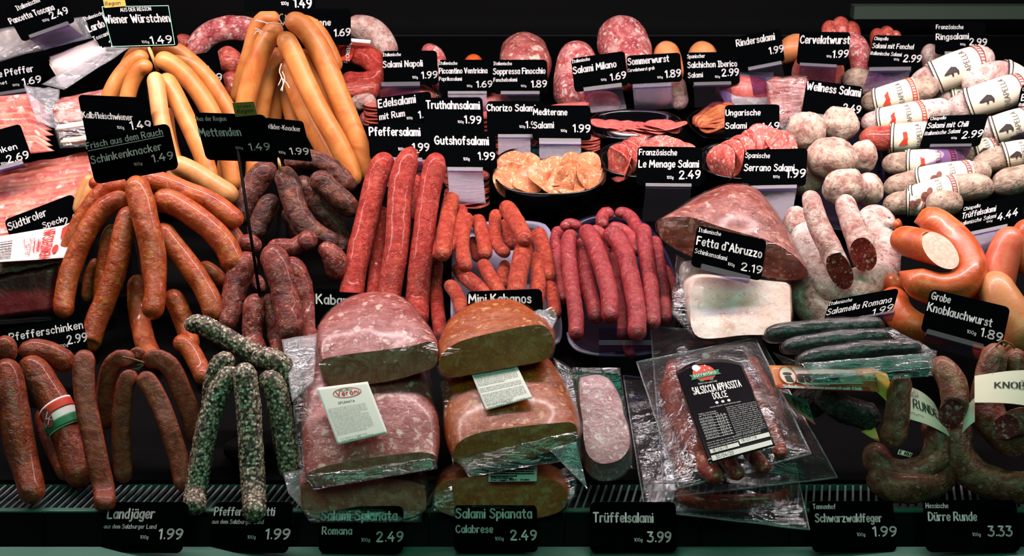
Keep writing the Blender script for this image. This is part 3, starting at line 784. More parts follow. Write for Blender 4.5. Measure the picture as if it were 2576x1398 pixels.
c((254, 13), (425, 9), (281, 120), 2.08, [('AUS DER REGION', 304, 29, 381, 26, 9), ('Wiener Würstchen', 264, 58, 428, 54, 20), ('100g', 358, 108, 376, 108, 6), ('1.49', 381, 110, 434, 107, 18)], 'green-bordered black card reading Wiener Würstchen 1.49 on a wooden stick', None, fwd=.2, stick=(374, 118, 397, 178, 9, 'wood', 2.10),
  extra=both(wcard(), stickerx([(256, -22), (309, -26), (318, 15), (264, 20)], [('Region', 266, 14, 304, 11, 9)], 'sticker')))
c((-42, 166), (93, 139), (-25, 245), 2.30, [('nale Pfeffer', -26, 199, 84, 180, 16), ('geeignet', -36, 221, 18, 211, 8), ('1.69', 58, 215, 103, 207, 16), ('100g', 32, 218, 48, 215, 5)], 'black card reading Pfeffer 1.69, cut by the left edge, under the pancetta', (-40, 241, 73, 224, 8, 262, 2))
c((195, 238), (372, 246), (222, 372), 1.995, [('Kalbfleischwiener', 209, 295, 335, 302, 15), ('1.49', 330, 325, 381, 323, 20), ('100g', 296, 323, 313, 324, 7)], 'black card reading Kalbfleischwiener, behind the Schinkenknacker card', fwd=.25, stick=(300, 360, 330, 430, 8, 'wood', 1.985))
c((211, 350), (424, 310), (240, 464), 1.87, [('Frisch aus dem Rauch', 219, 374, 410, 337, 15), ('Schinkenknacker', 231, 411, 408, 375, 18), ('1.49', 386, 407, 438, 398, 18), ('100g', 339, 416, 359, 413, 7)], 'black card with underlined heading reading Schinkenknacker 1.49', fwd=.35, extra=underline, stick=(330, 440, 338, 474, 8, 'wood', 1.90))
c((488, 283), (667, 289), (519, 402), 1.86, [('Aus der Region', 495, 303, 570, 303, 11), ('Mettenden', 503, 342, 607, 340, 20), ('1.49', 629, 377, 681, 376, 17), ('100g', 594, 374, 612, 374, 6)], 'black card reading Mettenden 1.49 on a thin black rod with olive sticker', fwd=.35, stick=(598, 376, 662, 800, 8, 'stand', 1.868),
  extra=both(stickerx([(585, 258), (639, 255), (648, 288), (593, 293)], [('Aus unserer', 596, 270, 633, 268, 5), ('Region', 598, 284, 638, 281, 9)], 'stickero')))
c((665, 296), (762, 305), (690, 398), 1.945, [('wälder-Knacker', 671, 322, 757, 330, 12), ('1.99', 731, 387, 778, 388, 16), ('100g', 702, 385, 718, 386, 6)], 'dark card reading wälder-Knacker 1.99 over the darkest sausages', fwd=.3, stick=(700, 396, 706, 430, 8, 'wood', 1.96))
c((10, 553), (183, 487), (36, 630), 2.02, [('Südtiroler', 24, 580, 118, 542, 18), ('Speck', 110, 575, 159, 558, 14), ('2.49', 163, 567, 208, 550, 17)], 'tilted black card reading Südtiroler, behind the white labelled ham')
c((-90, 350), (50, 311), (-60, 437), 2.12, [('Schinken', -50, 398, 43, 375, 14), ('2.69', 20, 411, 73, 398, 18), ('100g', 3, 416, 18, 413, 6)], 'black card ending inken 2.69 at the left edge above the fanned ham', (-60, 436, 56, 405, 10, 452, 4))
c((10, 828), (207, 795), (24, 925), 1.79, [('Pfefferschinken', 26, 858, 208, 826, 18), ('2.99', 170, 866, 218, 858, 20), ('100g', 150, 875, 170, 871, 7)], 'dim black card reading Pfefferschinken beside the dark ham block')
c((468, 140), (547, 127), (488, 234), 2.30, [('Dolce', 488, 181, 526, 176, 15), ('1.99', 513, 208, 559, 203, 18)], 'black card ending lce .99 wedged between the two wiener bundles')
c((735, 22), (882, 22), (735, 113), 2.33, [('Fusiglione', 746, 64, 831, 64, 15), ('1.69', 840, 92, 880, 89, 17), ('100g', 811, 87, 825, 87, 6)], 'black card reading Fusiglione 1.69 behind the right wiener bundle')
c((610, -90), (788, -90), (616, 28), 2.06, [('100g', 706, 14, 724, 13, 8), ('1.49', 738, 19, 782, 22, 22)], 'card at the top edge showing only 1.49, above the tall wieners', stick=(714, 20, 714, 60, 5, 'stand', 2.13))
BK = 2.33
c((962, 128), (1099, 127), (966, 213), BK, [('Italienische', 964, 142, 1008, 141, 8), ('Salami Napoli', 964, 170, 1062, 167, 15), ('1.99', 1060, 198, 1099, 196, 16), ('100g', 1037, 198, 1050, 198, 6)], 'black card reading Salami Napoli 1.99', (959, 209, 1055, 208, 10, 262, 0))
c((1103, 150), (1237, 150), (1105, 236), BK, [('Italienische', 1105, 163, 1150, 163, 8), ('Piccantino Ventricina', 1105, 185, 1225, 184, 13), ('Paprikasalami', 1105, 203, 1161, 203, 9), ('1.69', 1198, 220, 1237, 219, 15), ('100g', 1174, 219, 1187, 219, 5)], 'black card reading Piccantino Ventricina 1.69', (1126, 231, 1223, 231, 7, 280, 0))
c((1240, 150), (1376, 150), (1242, 236), BK, [('Italienische', 1242, 164, 1287, 164, 8), ('Soppressa Finocchio', 1241, 187, 1371, 185, 14), ('Fenchelsalami', 1242, 206, 1300, 205, 9), ('1.89', 1336, 220, 1374, 219, 16), ('100g', 1310, 219, 1323, 219, 5)], 'black card reading Soppressa Finocchio 1.89', (1259, 231, 1356, 231, 8, 280, 0))
c((1436, 147), (1571, 128), (1446, 232), BK - .04, [('Italienische', 1440, 159, 1484, 152, 8), ('Salami Milano', 1443, 186, 1550, 168, 16), ('1.69', 1536, 203, 1574, 196, 16), ('100g', 1512, 204, 1525, 202, 5)], 'tilted black card reading Salami Milano 1.69', (1468, 222, 1563, 210, 10, 285, 4))
c((1576, 140), (1711, 132), (1580, 212), BK - .02, [('Sommerwurst', 1580, 164, 1682, 155, 16), ('Cervelatwurst grob', 1580, 182, 1646, 175, 8), ('1.89', 1673, 196, 1711, 192, 17), ('100g', 1653, 198, 1666, 197, 5)], 'black card reading Sommerwurst 1.89', (1591, 215, 1687, 210, 9, 278, 2))
c((1728, 132), (1857, 130), (1732, 213), BK, [('Spanischer', 1729, 147, 1773, 145, 9), ('Salchichon Iberico', 1730, 171, 1853, 167, 14), ('Salami', 1731, 196, 1767, 194, 12), ('2.99', 1816, 192, 1857, 190, 17), ('100g', 1798, 196, 1810, 196, 5)], 'black card reading Salchichon Iberico 2.99', (1744, 209, 1837, 207, 8, 270, 0))
c((1851, 93), (1963, 72), (1862, 174), BK, [('Rindersalami', 1854, 117, 1949, 99, 16), ('1.99', 1936, 136, 1971, 129, 16)], 'tilted black card reading Rindersalami 1.99, catching a green reflection', (1883, 170, 1966, 153, 8, 240, 4))
c((2012, 79), (2140, 81), (2003, 161), BK, [('Cervelatwurst', 2013, 109, 2136, 110, 19), ('1.99', 2094, 145, 2132, 143, 17), ('100g', 2079, 144, 2091, 144, 5)], 'black card reading Cervelatwurst 1.99', (2013, 160, 2105, 164, 7, 214, 0))
c((2198, 88), (2323, 91), (2181, 170), BK, [('Chiapella', 2199, 101, 2234, 102, 8), ('Salami mit Fenchel', 2194, 121, 2297, 124, 12), ('italienische Salami', 2190, 138, 2267, 142, 9), ('2.99', 2272, 155, 2314, 156, 17), ('100g', 2248, 152, 2261, 152, 5)], 'black card reading Salami mit Fenchel 2.99', (2188, 172, 2292, 170, 9, 222, -6))
c((2354, 55), (2479, 55), (2352, 136), BK + .02, [('Französische', 2355, 73, 2423, 73, 10), ('Ringsalami', 2355, 100, 2436, 98, 14), ('2.99', 2439, 113, 2481, 114, 16), ('100g', 2415, 114, 2428, 114, 5)], 'black card reading Ringsalami 2.99 at the back right', (2376, 131, 2470, 131, 7, 180, 0))
c((2030, 200), (2172, 218), (2015, 289), 2.24, [('Wellness Salami', 2029, 225, 2163, 243, 19), ('2.49', 2120, 279, 2162, 285, 18), ('100g', 2088, 275, 2104, 277, 6)], 'tilted black card reading Wellness Salami above the mould-covered balls', (2028, 285, 2078, 291, 10, 330, 0))
c((2337, 293), (2487, 286), (2312, 373), 2.13, [('Chiapella', 2340, 303, 2379, 300, 8), ('Salami mit Chili', 2332, 323, 2434, 318, 13), ('italienische Salami', 2326, 341, 2414, 334, 10), ('2.99', 2419, 348, 2468, 343, 17), ('100g', 2392, 350, 2406, 349, 5)], 'black card reading Salami mit Chili 2.99 among the banded salamis', (2341, 366, 2444, 364, 7, 425, -10))
c((2570, 214), (2700, 205), (2552, 302), 2.16, [('Chiapella', 2572, 229, 2610, 227, 8), ('Barolo', 2569, 254, 2620, 250, 16), ('italienische Salami', 2563, 268, 2640, 262, 9)], 'black card cut off by the right edge beside the banded salamis', (2560, 298, 2660, 292, 9, 350, -8))
c((2417, 522), (2578, 487), (2404, 592), 1.90, [('Chiapella', 2424, 531, 2466, 521, 9), ('Trüffelsalami', 2420, 551, 2504, 531, 14), ('italienische Salami', 2413, 569, 2505, 547, 10), ('4.44', 2509, 556, 2558, 541, 18), ('100g', 2481, 561, 2496, 557, 5)], 'tilted black card reading Trüffelsalami 4.44 above the orange ring', (2435, 588, 2535, 566, 9, 650, 4))
c((946, 247), (1083, 229), (953, 330), 2.24, [('Edelsalami', 953, 271, 1045, 258, 19), ('mit Rum', 956, 302, 1018, 292, 15), ('1.99', 1053, 298, 1092, 292, 17), ('100g', 1023, 301, 1037, 299, 6)], 'tilted black card reading Edelsalami mit Rum')
c((1063, 246), (1213, 244), (1068, 338), 2.22, [('Truthahnsalami', 1073, 273, 1206, 275, 19), ('1.99', 1168, 310, 1209, 312, 18), ('100g', 1151, 310, 1165, 310, 6)], 'black card reading Truthahnsalami 1.99')
c((925, 311), (1079, 310), (931, 402), 2.13, [('Pfeffersalami', 930, 341, 1056, 342, 20), ('1.99', 1037, 380, 1078, 380, 18), ('100g', 1001, 379, 1017, 379, 7)], 'black card reading Pfeffersalami 1.99 behind the long red sausages', (960, 398, 1060, 400, 9, 470, 0))
c((1089, 331), (1245, 333), (1094, 424), 2.11, [('Gutshofsalami', 1094, 363, 1228, 365, 20), ('1.99', 1202, 402, 1243, 403, 18), ('100g', 1165, 404, 1180, 404, 7)], 'black card reading Gutshofsalami 1.99 on a clear foot tinted with purple reflections', (1124, 423, 1212, 424, 9, 512, 2))
c((1224, 254), (1367, 254), (1226, 342), 2.22, [('Chorizo Salami', 1225, 279, 1346, 280, 16), ('1.99', 1322, 322, 1360, 322, 16), ('100g', 1306, 322, 1320, 322, 6)], 'black card reading Chorizo Salami, partly behind the Mediterane card', (1252, 340, 1338, 340, 8, 395, 0))
c((1340, 265), (1485, 265), (1341, 353), 2.19, [('Mediterane', 1342, 289, 1426, 290, 15), ('Salami', 1342, 323, 1392, 322, 15), ('1.99', 1441, 332, 1483, 333, 18), ('100g', 1410, 332, 1425, 332, 6)], 'black card reading Mediterane Salami 1.99', (1356, 350, 1460, 351, 14, 400, 0))
c((1604, 368), (1767, 370), (1600, 466), 2.085, [('Französische', 1608, 390, 1702, 391, 14), ('Le Menage Salami', 1607, 421, 1756, 421, 17), ('2.49', 1708, 450, 1759, 448, 19), ('100g', 1677, 450, 1693, 450, 7)], 'black card reading Französische Le Menage Salami 2.49', (1624, 463, 1738, 464, 8, 556, -6))
c((1873, 376), (2032, 373), (1866, 469), 2.075, [('Spanische', 1875, 397, 1936, 398, 12), ('Serrano Salami', 1872, 430, 1996, 430, 16), ('1.99', 1977, 447, 2023, 445, 19), ('100g', 1944, 448, 1960, 447, 6)], 'black card reading Serrano Salami 1.99', (1890, 470, 2003, 467, 8, 560, -10))
c((1824, 264), (1961, 262), (1822, 345), 2.19, [('Ungarische', 1826, 291, 1912, 290, 14), ('Salami', 1825, 324, 1877, 323, 14), ('1.49', 1916, 328, 1958, 325, 17)], 'black card reading Ungarische Salami behind the salami slices')
c((1755, 566), (1929, 604), (1738, 668), 1.805, [('Italienische', 1757, 583, 1812, 594, 10), ('Fetta d`Abruzzo', 1752, 615, 1913, 649, 20), ('Schinkensalami', 1747, 636, 1826, 656, 11), ('2.19', 1862, 679, 1912, 689, 18), ('100g', 1829, 667, 1845, 671, 7)], 'tilted black card reading Fetta d Abruzzo 2.19 leaning on the wrapped wedge', (1763, 666, 1883, 697, 14, None, 0))
c((2088, 755), (2262, 724), (2070, 812), 1.775, [('Italienische', 2085, 769, 2143, 758, 9), ('Salamella Romana', 2079, 793, 2240, 760, 15), ('1.99', 2192, 794, 2242, 780, 16), ('100g', 2160, 801, 2176, 797, 5)], 'tilted dim black card reading Salamella Romana 1.99', (2130, 806, 2250, 783, 6, 830, 0))
c((2342, 726), (2542, 773), (2316, 832), 1.70, [('Grobe', 2342, 752, 2388, 763, 18), ('Knoblauchwurst', 2332, 781, 2491, 822, 20), ('1.89', 2463, 844, 2515, 859, 20), ('100g', 2430, 837, 2452, 843, 8)], 'tilted black card reading Grobe Knoblauchwurst 1.89', (2331, 830, 2469, 868, 12, 905, -6))
c((791, 731), (935, 738), (794, 832), 1.815, [('Kabanos', 796, 763, 905, 769, 23)], 'black card reading Kaba, mostly behind the wrapped salami half')
c((1174, 733), (1363, 726), (1178, 845), 1.775, [('Mini Kabanos', 1180, 763, 1335, 762, 22)], 'black card reading Mini Kabanos above the wrapped orange half')
FR = 1.592
c((272, 1262), (474, 1262), (252, 1388), FR, [('Landjäger', 271, 1304, 388, 1303, 24), ('aus dem Salzburger Land', 262, 1329, 393, 1329, 10), ('1.99', 398, 1354, 455, 1354, 24), ('100g', 353, 1354, 373, 1354, 8)], 'black card reading Landjäger 1.99 on the front rail')
c((541, 1262), (738, 1262), (524, 1388), FR, [('Pfeffersalametti', 540, 1296, 690, 1296, 20), ('aus dem Salzburger Land', 534, 1317, 663, 1317, 10), ('1.99', 667, 1354, 725, 1354, 24), ('100g', 623, 1354, 643, 1354, 8)], 'black card reading Pfeffersalametti on the front rail')
c((806, 1272), (1015, 1272), (801, 1390), FR, [('Salami Spianata', 808, 1308, 997, 1308, 23), ('Romana', 811, 1344, 884, 1344, 18), ('2.49', 946, 1362, 1010, 1361, 23), ('100g', 908, 1362, 929, 1362, 8)], 'black card reading Salami Spianata Romana 2.49 on the front rail')
c((1142, 1268), (1350, 1268), (1142, 1388), FR, [('Salami Spianata', 1147, 1303, 1336, 1303, 23), ('Calabrese', 1147, 1340, 1238, 1340, 18), ('2.49', 1283, 1358, 1346, 1358, 23), ('100g', 1244, 1359, 1265, 1359, 8)], 'black card reading Salami Spianata Calabrese 2.49 on the front rail')
c((1484, 1262), (1700, 1262), (1484, 1388), FR, [('Trüffelsalami', 1493, 1313, 1641, 1314, 23), ('3.99', 1627, 1363, 1684, 1363, 24), ('100g', 1594, 1362, 1614, 1362, 8)], 'black card reading Trüffelsalami 3.99 on the front rail')
c((2036, 1260), (2246, 1260), (2044, 1388), FR, [('Tannenhof', 2045, 1280, 2101, 1280, 12), ('Schwarzwaldfeger', 2051, 1313, 2216, 1313, 20), ('1.99', 2194, 1349, 2252, 1349, 23), ('100g', 2154, 1349, 2174, 1349, 8)], 'black card reading Schwarzwaldfeger 1.99 on the front rail')
c((2322, 1257), (2556, 1257), (2330, 1388), FR, [('Hessische', 2329, 1278, 2384, 1278, 12), ('Dürre Runde', 2336, 1310, 2455, 1310, 21), ('3.33', 2484, 1349, 2542, 1349, 24), ('100g', 2444, 1349, 2464, 1349, 8)], 'black card reading Hessische Dürre Runde 3.33 on the front rail')
# ================================================================ SAUSAGES
S = sausage
def stand(x, ytop, ybase, D0, w, label):
    """a black display cone on the deck that a bundle hangs over"""
    base = P(x, ybase, D0); top = P(x, ytop, D0)
    z0 = DA[1] + (base.y - DA[0]) * DM if base.y > 1.5 else .795
    hgt = max(.03, base.z - z0) + (P(x, ytop, D0) - P(x, ybase, D0)).length * .93
    prof = [(w * 1.25, 0), (w * 1.25, .006), (w * .55, .012), (w * .22, hgt * .8), (w * .12, hgt)]
    V, Fc = [], []; sg = 20
    for r_, z in prof:
        for k in range(sg): V.append(Vector((base.x + r_ * math.cos(2 * math.pi * k / sg), base.y + r_ * math.sin(2 * math.pi * k / sg), z0 + z + (DM * r_ if z < .01 else 0))))
    for i in range(len(prof) - 1):
        for k in range(sg): Fc.append((i * sg + k, i * sg + (k + 1) % sg, (i + 1) * sg + (k + 1) % sg, (i + 1) * sg + k))
    Fc += [tuple(range(sg))[::-1], tuple((len(prof) - 1) * sg + k for k in range(sg))]
    o = mk('sausage_stand', V, Fc, M['stand'], smooth=True); return tag(o, label, 'stand', 'black display stands')
# ---- wieners, left bundle
g = 'wieners of the left bundle'
W_ = lambda pts, D, r, lab, m='wiener', **k: S('wiener_sausage', lab, 'sausage', k.pop('g', g), m, pts, D, r, amp=.03, afreq=20, **k)
W_([(372, 130), (345, 130), (322, 160), (300, 210)], [2.13, 2.14, 2.15], 18, 'wiener peeking out behind the wooden stick at the top left of the left bundle')
W_([(372, 140), (342, 152), (305, 190), (278, 240), (262, 310), (258, 400)], [2.09, 2.10, 2.10, 2.11], 22, 'outermost left wiener of the left bundle, running behind the Kalbfleischwiener card')
W_([(382, 166), (355, 172), (333, 205), (318, 260), (308, 340)], [2.06, 2.07, 2.07], 20, 'short-looking wiener just left of the wooden stick in the left bundle')
W_([(388, 183), (395, 225), (404, 290), (420, 360), (440, 425), (452, 470)], [2.03, 2.015, 1.995, 1.99], 22, 'central wiener of the left bundle hanging straight down below the stick', 'kalb')
W_([(408, 190), (432, 225), (462, 285), (490, 345), (515, 405), (530, 465)], [2.06, 2.045, 2.03, 2.025], 24, 'wiener right of the central one in the left bundle')
W_([(390, 145), (425, 158), (470, 195), (512, 250), (548, 320), (575, 400), (588, 480)], [2.08, 2.085, 2.085, 2.08], 24, 'long wiener of the left bundle curving right to the Mettenden card')
W_([(425, 148), (472, 155), (517, 190), (553, 240), (590, 310), (615, 400)], [2.13, 2.135, 2.135, 2.14], 21, 'outermost right wiener of the left bundle')
W_([(386, 136), (412, 122), (446, 128), (482, 155), (520, 190)], [2.12, 2.13, 2.14], 20, 'wiener arching over the top of the left bundle')
W_([(420, 270), (430, 350), (452, 430), (470, 470)], [2.075, 2.08], 15, 'wiener showing only as a narrow strip between two others of the left bundle')
W_([(476, 200), (510, 260), (545, 330), (565, 400)], [2.12, 2.12], 18, 'wiener half hidden under the long right one of the left bundle')
W_([(425, 408), (475, 428), (530, 462), (575, 490), (592, 508)], [1.985, 1.99, 1.99], 27, 'pale wiener lying slantwise above the ham sausages', 'kalb')
W_([(574, 385), (572, 440), (578, 490)], [2.11, 2.11], 26, 'wiener hanging below the Mettenden card, left of the rod')
W_([(648, 380), (650, 430), (642, 480)], [2.13, 2.13], 32, 'wiener hanging below the Mettenden card, right of the rod')
W_([(246, 455), (222, 495), (205, 550), (200, 590)], [1.99, 1.99], 17, 'pale wiener end at the left edge of the ham sausages', 'kalb')
W_([(232, 440), (207, 490), (196, 540)], [2.01, 2.01], 16, 'second pale wiener end, outside the first, left of the ham sausages', 'kalb')
stand(400, 190, 500, 2.13, .024, 'black cone inside the left wiener bundle')
# ---- wieners, right bundle
g = 'wieners of the right bundle'
G = dict(g=g)
W_([(702, 52), (668, 46), (645, 75), (630, 130), (612, 190), (596, 260)], [2.20, 2.21, 2.22, 2.24], 21, 'leftmost wiener of the tall right bundle, behind the white strings', **G)
W_([(708, 62), (680, 88), (655, 135), (634, 195), (618, 260), (608, 330), (604, 400)], [2.15, 2.15, 2.16, 2.17], 26, 'big left wiener at the front of the tall right bundle', **G)
W_([(702, 120), (684, 170), (668, 230), (655, 300), (645, 380)], [2.19, 2.19, 2.20], 21, 'second wiener from the left in the tall right bundle, partly in shade', **G)
W_([(708, 150), (697, 220), (688, 300), (680, 380)], [2.22, 2.23], 21, 'shaded wiener at the heart of the tall right bundle, beside the loose strings', **G)
W_([(708, 82), (735, 130), (768, 205), (805, 280), (845, 350), (875, 415), (892, 470)], [2.13, 2.13, 2.13, 2.14], 26, 'front wiener of the tall right bundle running down the middle to the red sausages', **G)
W_([(716, 52), (755, 62), (795, 110), (830, 185), (862, 265), (895, 350), (920, 420), (926, 458)], [2.16, 2.16, 2.16, 2.17], 28, 'long outer wiener on the right side of the tall right bundle', **G)
W_([(745, 52), (790, 68), (825, 120), (850, 180)], [2.20, 2.21, 2.22], 20, 'wiener edge showing behind the outer right one of the tall bundle', **G)
W_([(716, 150), (740, 220), (775, 300), (815, 375), (848, 440)], [2.18, 2.18, 2.18], 23, 'wiener hanging below the front one of the tall right bundle', **G)
W_([(755, 125), (800, 195), (842, 275), (878, 360), (900, 420)], [2.185, 2.19], 17, 'narrow wiener between the two long right ones of the tall bundle', **G)
W_([(714, 170), (725, 250), (745, 330), (770, 410)], [2.215, 2.22], 20, 'dim wiener beside the black gap of the tall right bundle', **G)
stand(715, 100, 440, 2.30, .024, 'black cone inside the tall right wiener bundle')
def twine(name, lab, segs, D, r, mat='twine', cat='string'):
    parts = []
    for q in segs:
        pts = [Vector(p) for p in catmull([tuple(P(x, y, D)) for x, y in q], 6)]
        parts.append(rod(pts, r, 6))
    o = mk(name, *merge(parts), M[mat]); tag(o, lab, cat); return o
twine('tying_string', 'white and red string looped at the top of the tall right wiener bundle', [[(712, 62), (702, 45), (708, 36), (719, 40), (717, 52), (712, 64)], [(712, 60), (680, 58), (652, 54), (644, 48)], [(676, 62), (655, 52), (640, 54)], [(660, 88), (648, 78), (640, 88)], [(662, 82), (650, 74), (641, 72)]], 2.115, .0009)
twine('tying_string', 'loose white string ends hanging in the gap of the tall wiener bundle', [[(708, 160), (703, 180), (708, 195), (700, 215)], [(708, 195), (722, 210), (728, 222)], [(706, 190), (712, 206), (710, 230)], [(710, 180), (716, 200), (706, 228)]], 2.10, .0007)
# ---- Schinkenknacker
g = 'orange-red ham sausages'
H_ = lambda pts, D, r, lab, **k: S('ham_sausage', lab, 'sausage', g, 'schinken', pts, D, r, amp=.07, afreq=42, seg=28, step=.004, **k)
H_([(337, 444), (350, 490), (365, 545), (380, 610), (388, 680), (390, 735), (382, 803)], [1.885, 1.87, 1.86, 1.84], [30, 33, 33, 33, 31, 27, 31], 'front central ham sausage of the orange-red bundle, hanging straight down')
H_([(328, 520), (316, 560), (304, 620), (290, 680), (268, 745), (243, 805), (224, 865), (222, 878)], [1.895, 1.88, 1.87, 1.85], [22, 27, 28, 28, 28, 28, 29], 'long ham sausage left of the front central one, its tip over the Pfefferschinken card')
H_([(325, 506), (290, 506), (250, 535), (220, 580), (192, 640), (172, 700), (162, 760), (160, 800)], [1.90, 1.90, 1.89, 1.87], 26, 'second ham sausage from the left in the orange-red bundle')
H_([(318, 462), (280, 470), (246, 500), (210, 550), (182, 610), (164, 670), (156, 720)], [1.92, 1.925, 1.925], 26, 'outermost left ham sausage of the orange-red bundle')
H_([(350, 448), (408, 459), (468, 483), (530, 508), (582, 545), (603, 570)], [1.925, 1.925, 1.925], 27, 'uppermost right ham sausage of the orange-red bundle')
H_([(385, 500), (430, 508), (482, 538), (530, 575), (568, 620), (588, 665), (590, 690)], [1.90, 1.895, 1.89], 31, 'large ham sausage of the orange-red bundle curving right to the dark sausages')
H_([(398, 565), (430, 610), (470, 660), (505, 710), (530, 760), (540, 808)], [1.90, 1.89, 1.88, 1.87], 28, 'ham sausage hanging right of the front central one')
H_([(292, 565), (272, 610), (262, 670), (256, 740), (254, 790)], [1.915, 1.915, 1.91], 21, 'ham sausage seen between the two long left ones of the orange-red bundle')
H_([(520, 540), (570, 572), (598, 610), (602, 640)], [1.945, 1.945], 22, 'ham sausage tip showing between the two big right ones')
H_([(500, 665), (540, 690), (565, 720)], [1.94, 1.945], 20, 'ham sausage end in shade beside the mettwurst bundle')
H_([(425, 730), (450, 775), (470, 830), (480, 880)], [1.89, 1.88], 26, 'ham sausage low in the shade under the right side of the orange-red bundle')
H_([(346, 690), (348, 770), (362, 850), (392, 920)], [1.91, 1.90], 26, 'ham sausage low in the shade behind the front central one')
H_([(440, 850), (478, 880), (505, 930), (515, 960)], [1.845, 1.83], 24, 'dark lowest ham sausage behind the pepper-coated ones')
H_([(244, 650), (225, 700), (218, 760)], [1.935, 1.935], 15, 'narrow ham sausage in the dark gap at the left of the orange-red bundle')
H_([(252, 470), (238, 458), (228, 450)], [1.93, 1.93], 17, 'ham sausage stub at the lower left corner of the Schinkenknacker card')
stand(335, 520, 735, 1.965, .024, 'black cone inside the orange-red ham sausage bundle')
# ---- dark smoked knacker
g = 'dark smoked sausages'
K_ = lambda pts, D, r, lab, **k: S('dark_smoked_sausage', lab, 'sausage', g, 'knacker', pts, D, r, amp=.13, afreq=60, seg=28, step=.004, **k)
K_([(712, 420), (728, 470), (745, 525), (772, 570), (810, 592), (850, 618)], [1.985, 1.975, 1.97, 1.98], [29, 31, 30, 29, 24, 22], 'front dark sausage with a pale tip, hanging below the wälder-Knacker card')
K_([(694, 418), (660, 438), (634, 475), (615, 520), (600, 565)], [2.02, 2.02, 2.01], 30, 'leftmost dark smoked sausage, behind the thin black rod')
K_([(692, 490), (668, 530), (650, 570), (640, 605)], [2.0, 2.0, 2.0], 26, 'short dark sausage left of the front one')
K_([(716, 412), (755, 400), (800, 404), (842, 428), (872, 462), (880, 485)], [2.04, 2.045, 2.05], 24, 'dark sausage arching along the top of the dark bundle towards the wieners')
K_([(782, 442), (815, 462), (850, 495), (880, 525), (886, 545)], [2.005, 2.01, 2.02], 29, 'thick dark sausage at the right of the dark bundle, pointing to the red sausages')
K_([(750, 445), (776, 480), (805, 520), (838, 560), (860, 600), (864, 640)], [2.03, 2.03, 2.035], 23, 'shaded dark sausage behind the front one')
K_([(722, 520), (735, 560), (750, 600)], [2.03, 2.03], 20, 'dark sausage in the black gap left of the front one')
S('mettwurst', 'knotted mettwurst running across the top of its bundle', 'sausage', 'mettwurst bundle', 'mett', [(672, 632), (705, 622), (738, 622), (768, 608), (796, 602)], [1.945, 1.96, 1.97], [24, 24, 23, 24, 18], amp=.12, afreq=60)
S('mettwurst', 'mettwurst end puckered like a rosette at the right of its bundle', 'sausage', 'mettwurst bundle', 'mett', [(800, 625), (825, 632), (845, 660), (846, 705)], [1.95, 1.95, 1.96], [16, 26, 30, 26], amp=.08, afreq=60)
S('mettwurst', 'small round mettwurst end just right of the dark sausages tip', 'sausage', 'mettwurst bundle', 'mett', [(752, 615), (772, 605), (798, 612)], [1.955, 1.95], [16, 27, 18], amp=.08, afreq=60)
stand(720, 470, 640, 2.08, .024, 'black cone inside the dark smoked sausage bundle')
# ---- mettwurst
g = 'mettwurst bundle'
T2 = lambda pts, D, r, lab, **k: S('mettwurst', lab, 'sausage', g, 'mett', pts, D, r, amp=.12, afreq=62, seg=28, step=.004, **k)
T2([(668, 622), (690, 652), (708, 700), (720, 755), (728, 810), (727, 858)], [1.88, 1.87, 1.86, 1.84], [28, 35, 34, 34, 36, 33], 'front mettwurst right of the thin black rod')
T2([(640, 640), (612, 670), (594, 720), (582, 780), (570, 835)], [1.90, 1.89, 1.87], [24, 32, 32, 30, 28], 'left mettwurst beside the orange-red ham sausages')
T2([(716, 655), (745, 682), (762, 730), (772, 785), (780, 850), (775, 890)], [1.92, 1.91, 1.89], 27, 'right mettwurst behind the front one')
T2([(645, 738), (638, 790), (636, 850), (650, 900)], [1.875, 1.86], 27, 'lower mettwurst between the left and the front one')
T2([(676, 738), (685, 800), (695, 860), (702, 900)], [1.885, 1.87], 20, 'narrow mettwurst showing below the black rod')
T2([(602, 622), (628, 612), (655, 628)], [1.925, 1.925], 24, 'mettwurst top bend crossed by the black rod')
T2([(622, 700), (645, 712), (655, 740)], [1.925, 1.92], 20, 'small shaded mettwurst fold left of the black rod')
# ---- long red sausages
g = 'long red sausages'
L_ = lambda pts, D, r, lab, **k: S('long_red_sausage', lab, 'sausage', g, 'red', pts, D, r, amp=.04, afreq=50, seg=28, step=.004, **k)
L_([(990, 398), (962, 415), (942, 470), (925, 540), (908, 610), (893, 680), (884, 740), (878, 800)], [2.02, 2.015, 1.99, 1.96, 1.93], [26, 30, 30, 29, 30, 30, 31, 30], 'left one of the three long red sausages')
t_ = L_([(1052, 384), (1030, 396), (1012, 450), (1004, 530), (1000, 600), (990, 670), (976, 745), (968, 800)], [2.01, 2.0, 1.97, 1.94, 1.92], [12, 27, 32, 31, 31, 31, 31, 30], 'middle long red sausage with a creased pointed top')
mk('casing_tip', *rod([P(1046, 386, 2.0), P(1056, 383, 2.0)], [.002, .0006], 8), M['wood'], t_.o)
L_([(1116, 398), (1098, 412), (1082, 470), (1072, 540), (1064, 610), (1056, 680), (1050, 760), (1050, 820)], [2.0, 1.99, 1.965, 1.94, 1.92], [22, 29, 29, 28, 29, 30, 30, 28], 'right one of the three long red sausages')
L_([(962, 520), (952, 600), (946, 680), (938, 760)], [2.03, 2.0, 1.97], 19, 'bright red sausage showing between the left and middle long ones')
L_([(1050, 440), (1042, 480), (1036, 560)], [2.06, 2.05], 20, 'pale red sausage behind the middle and right long ones')
L_([(1098, 650), (1096, 720), (1102, 790), (1110, 850)], [1.975, 1.945], 18, 'lower red sausage right of the three long ones, above the wrapped halves')
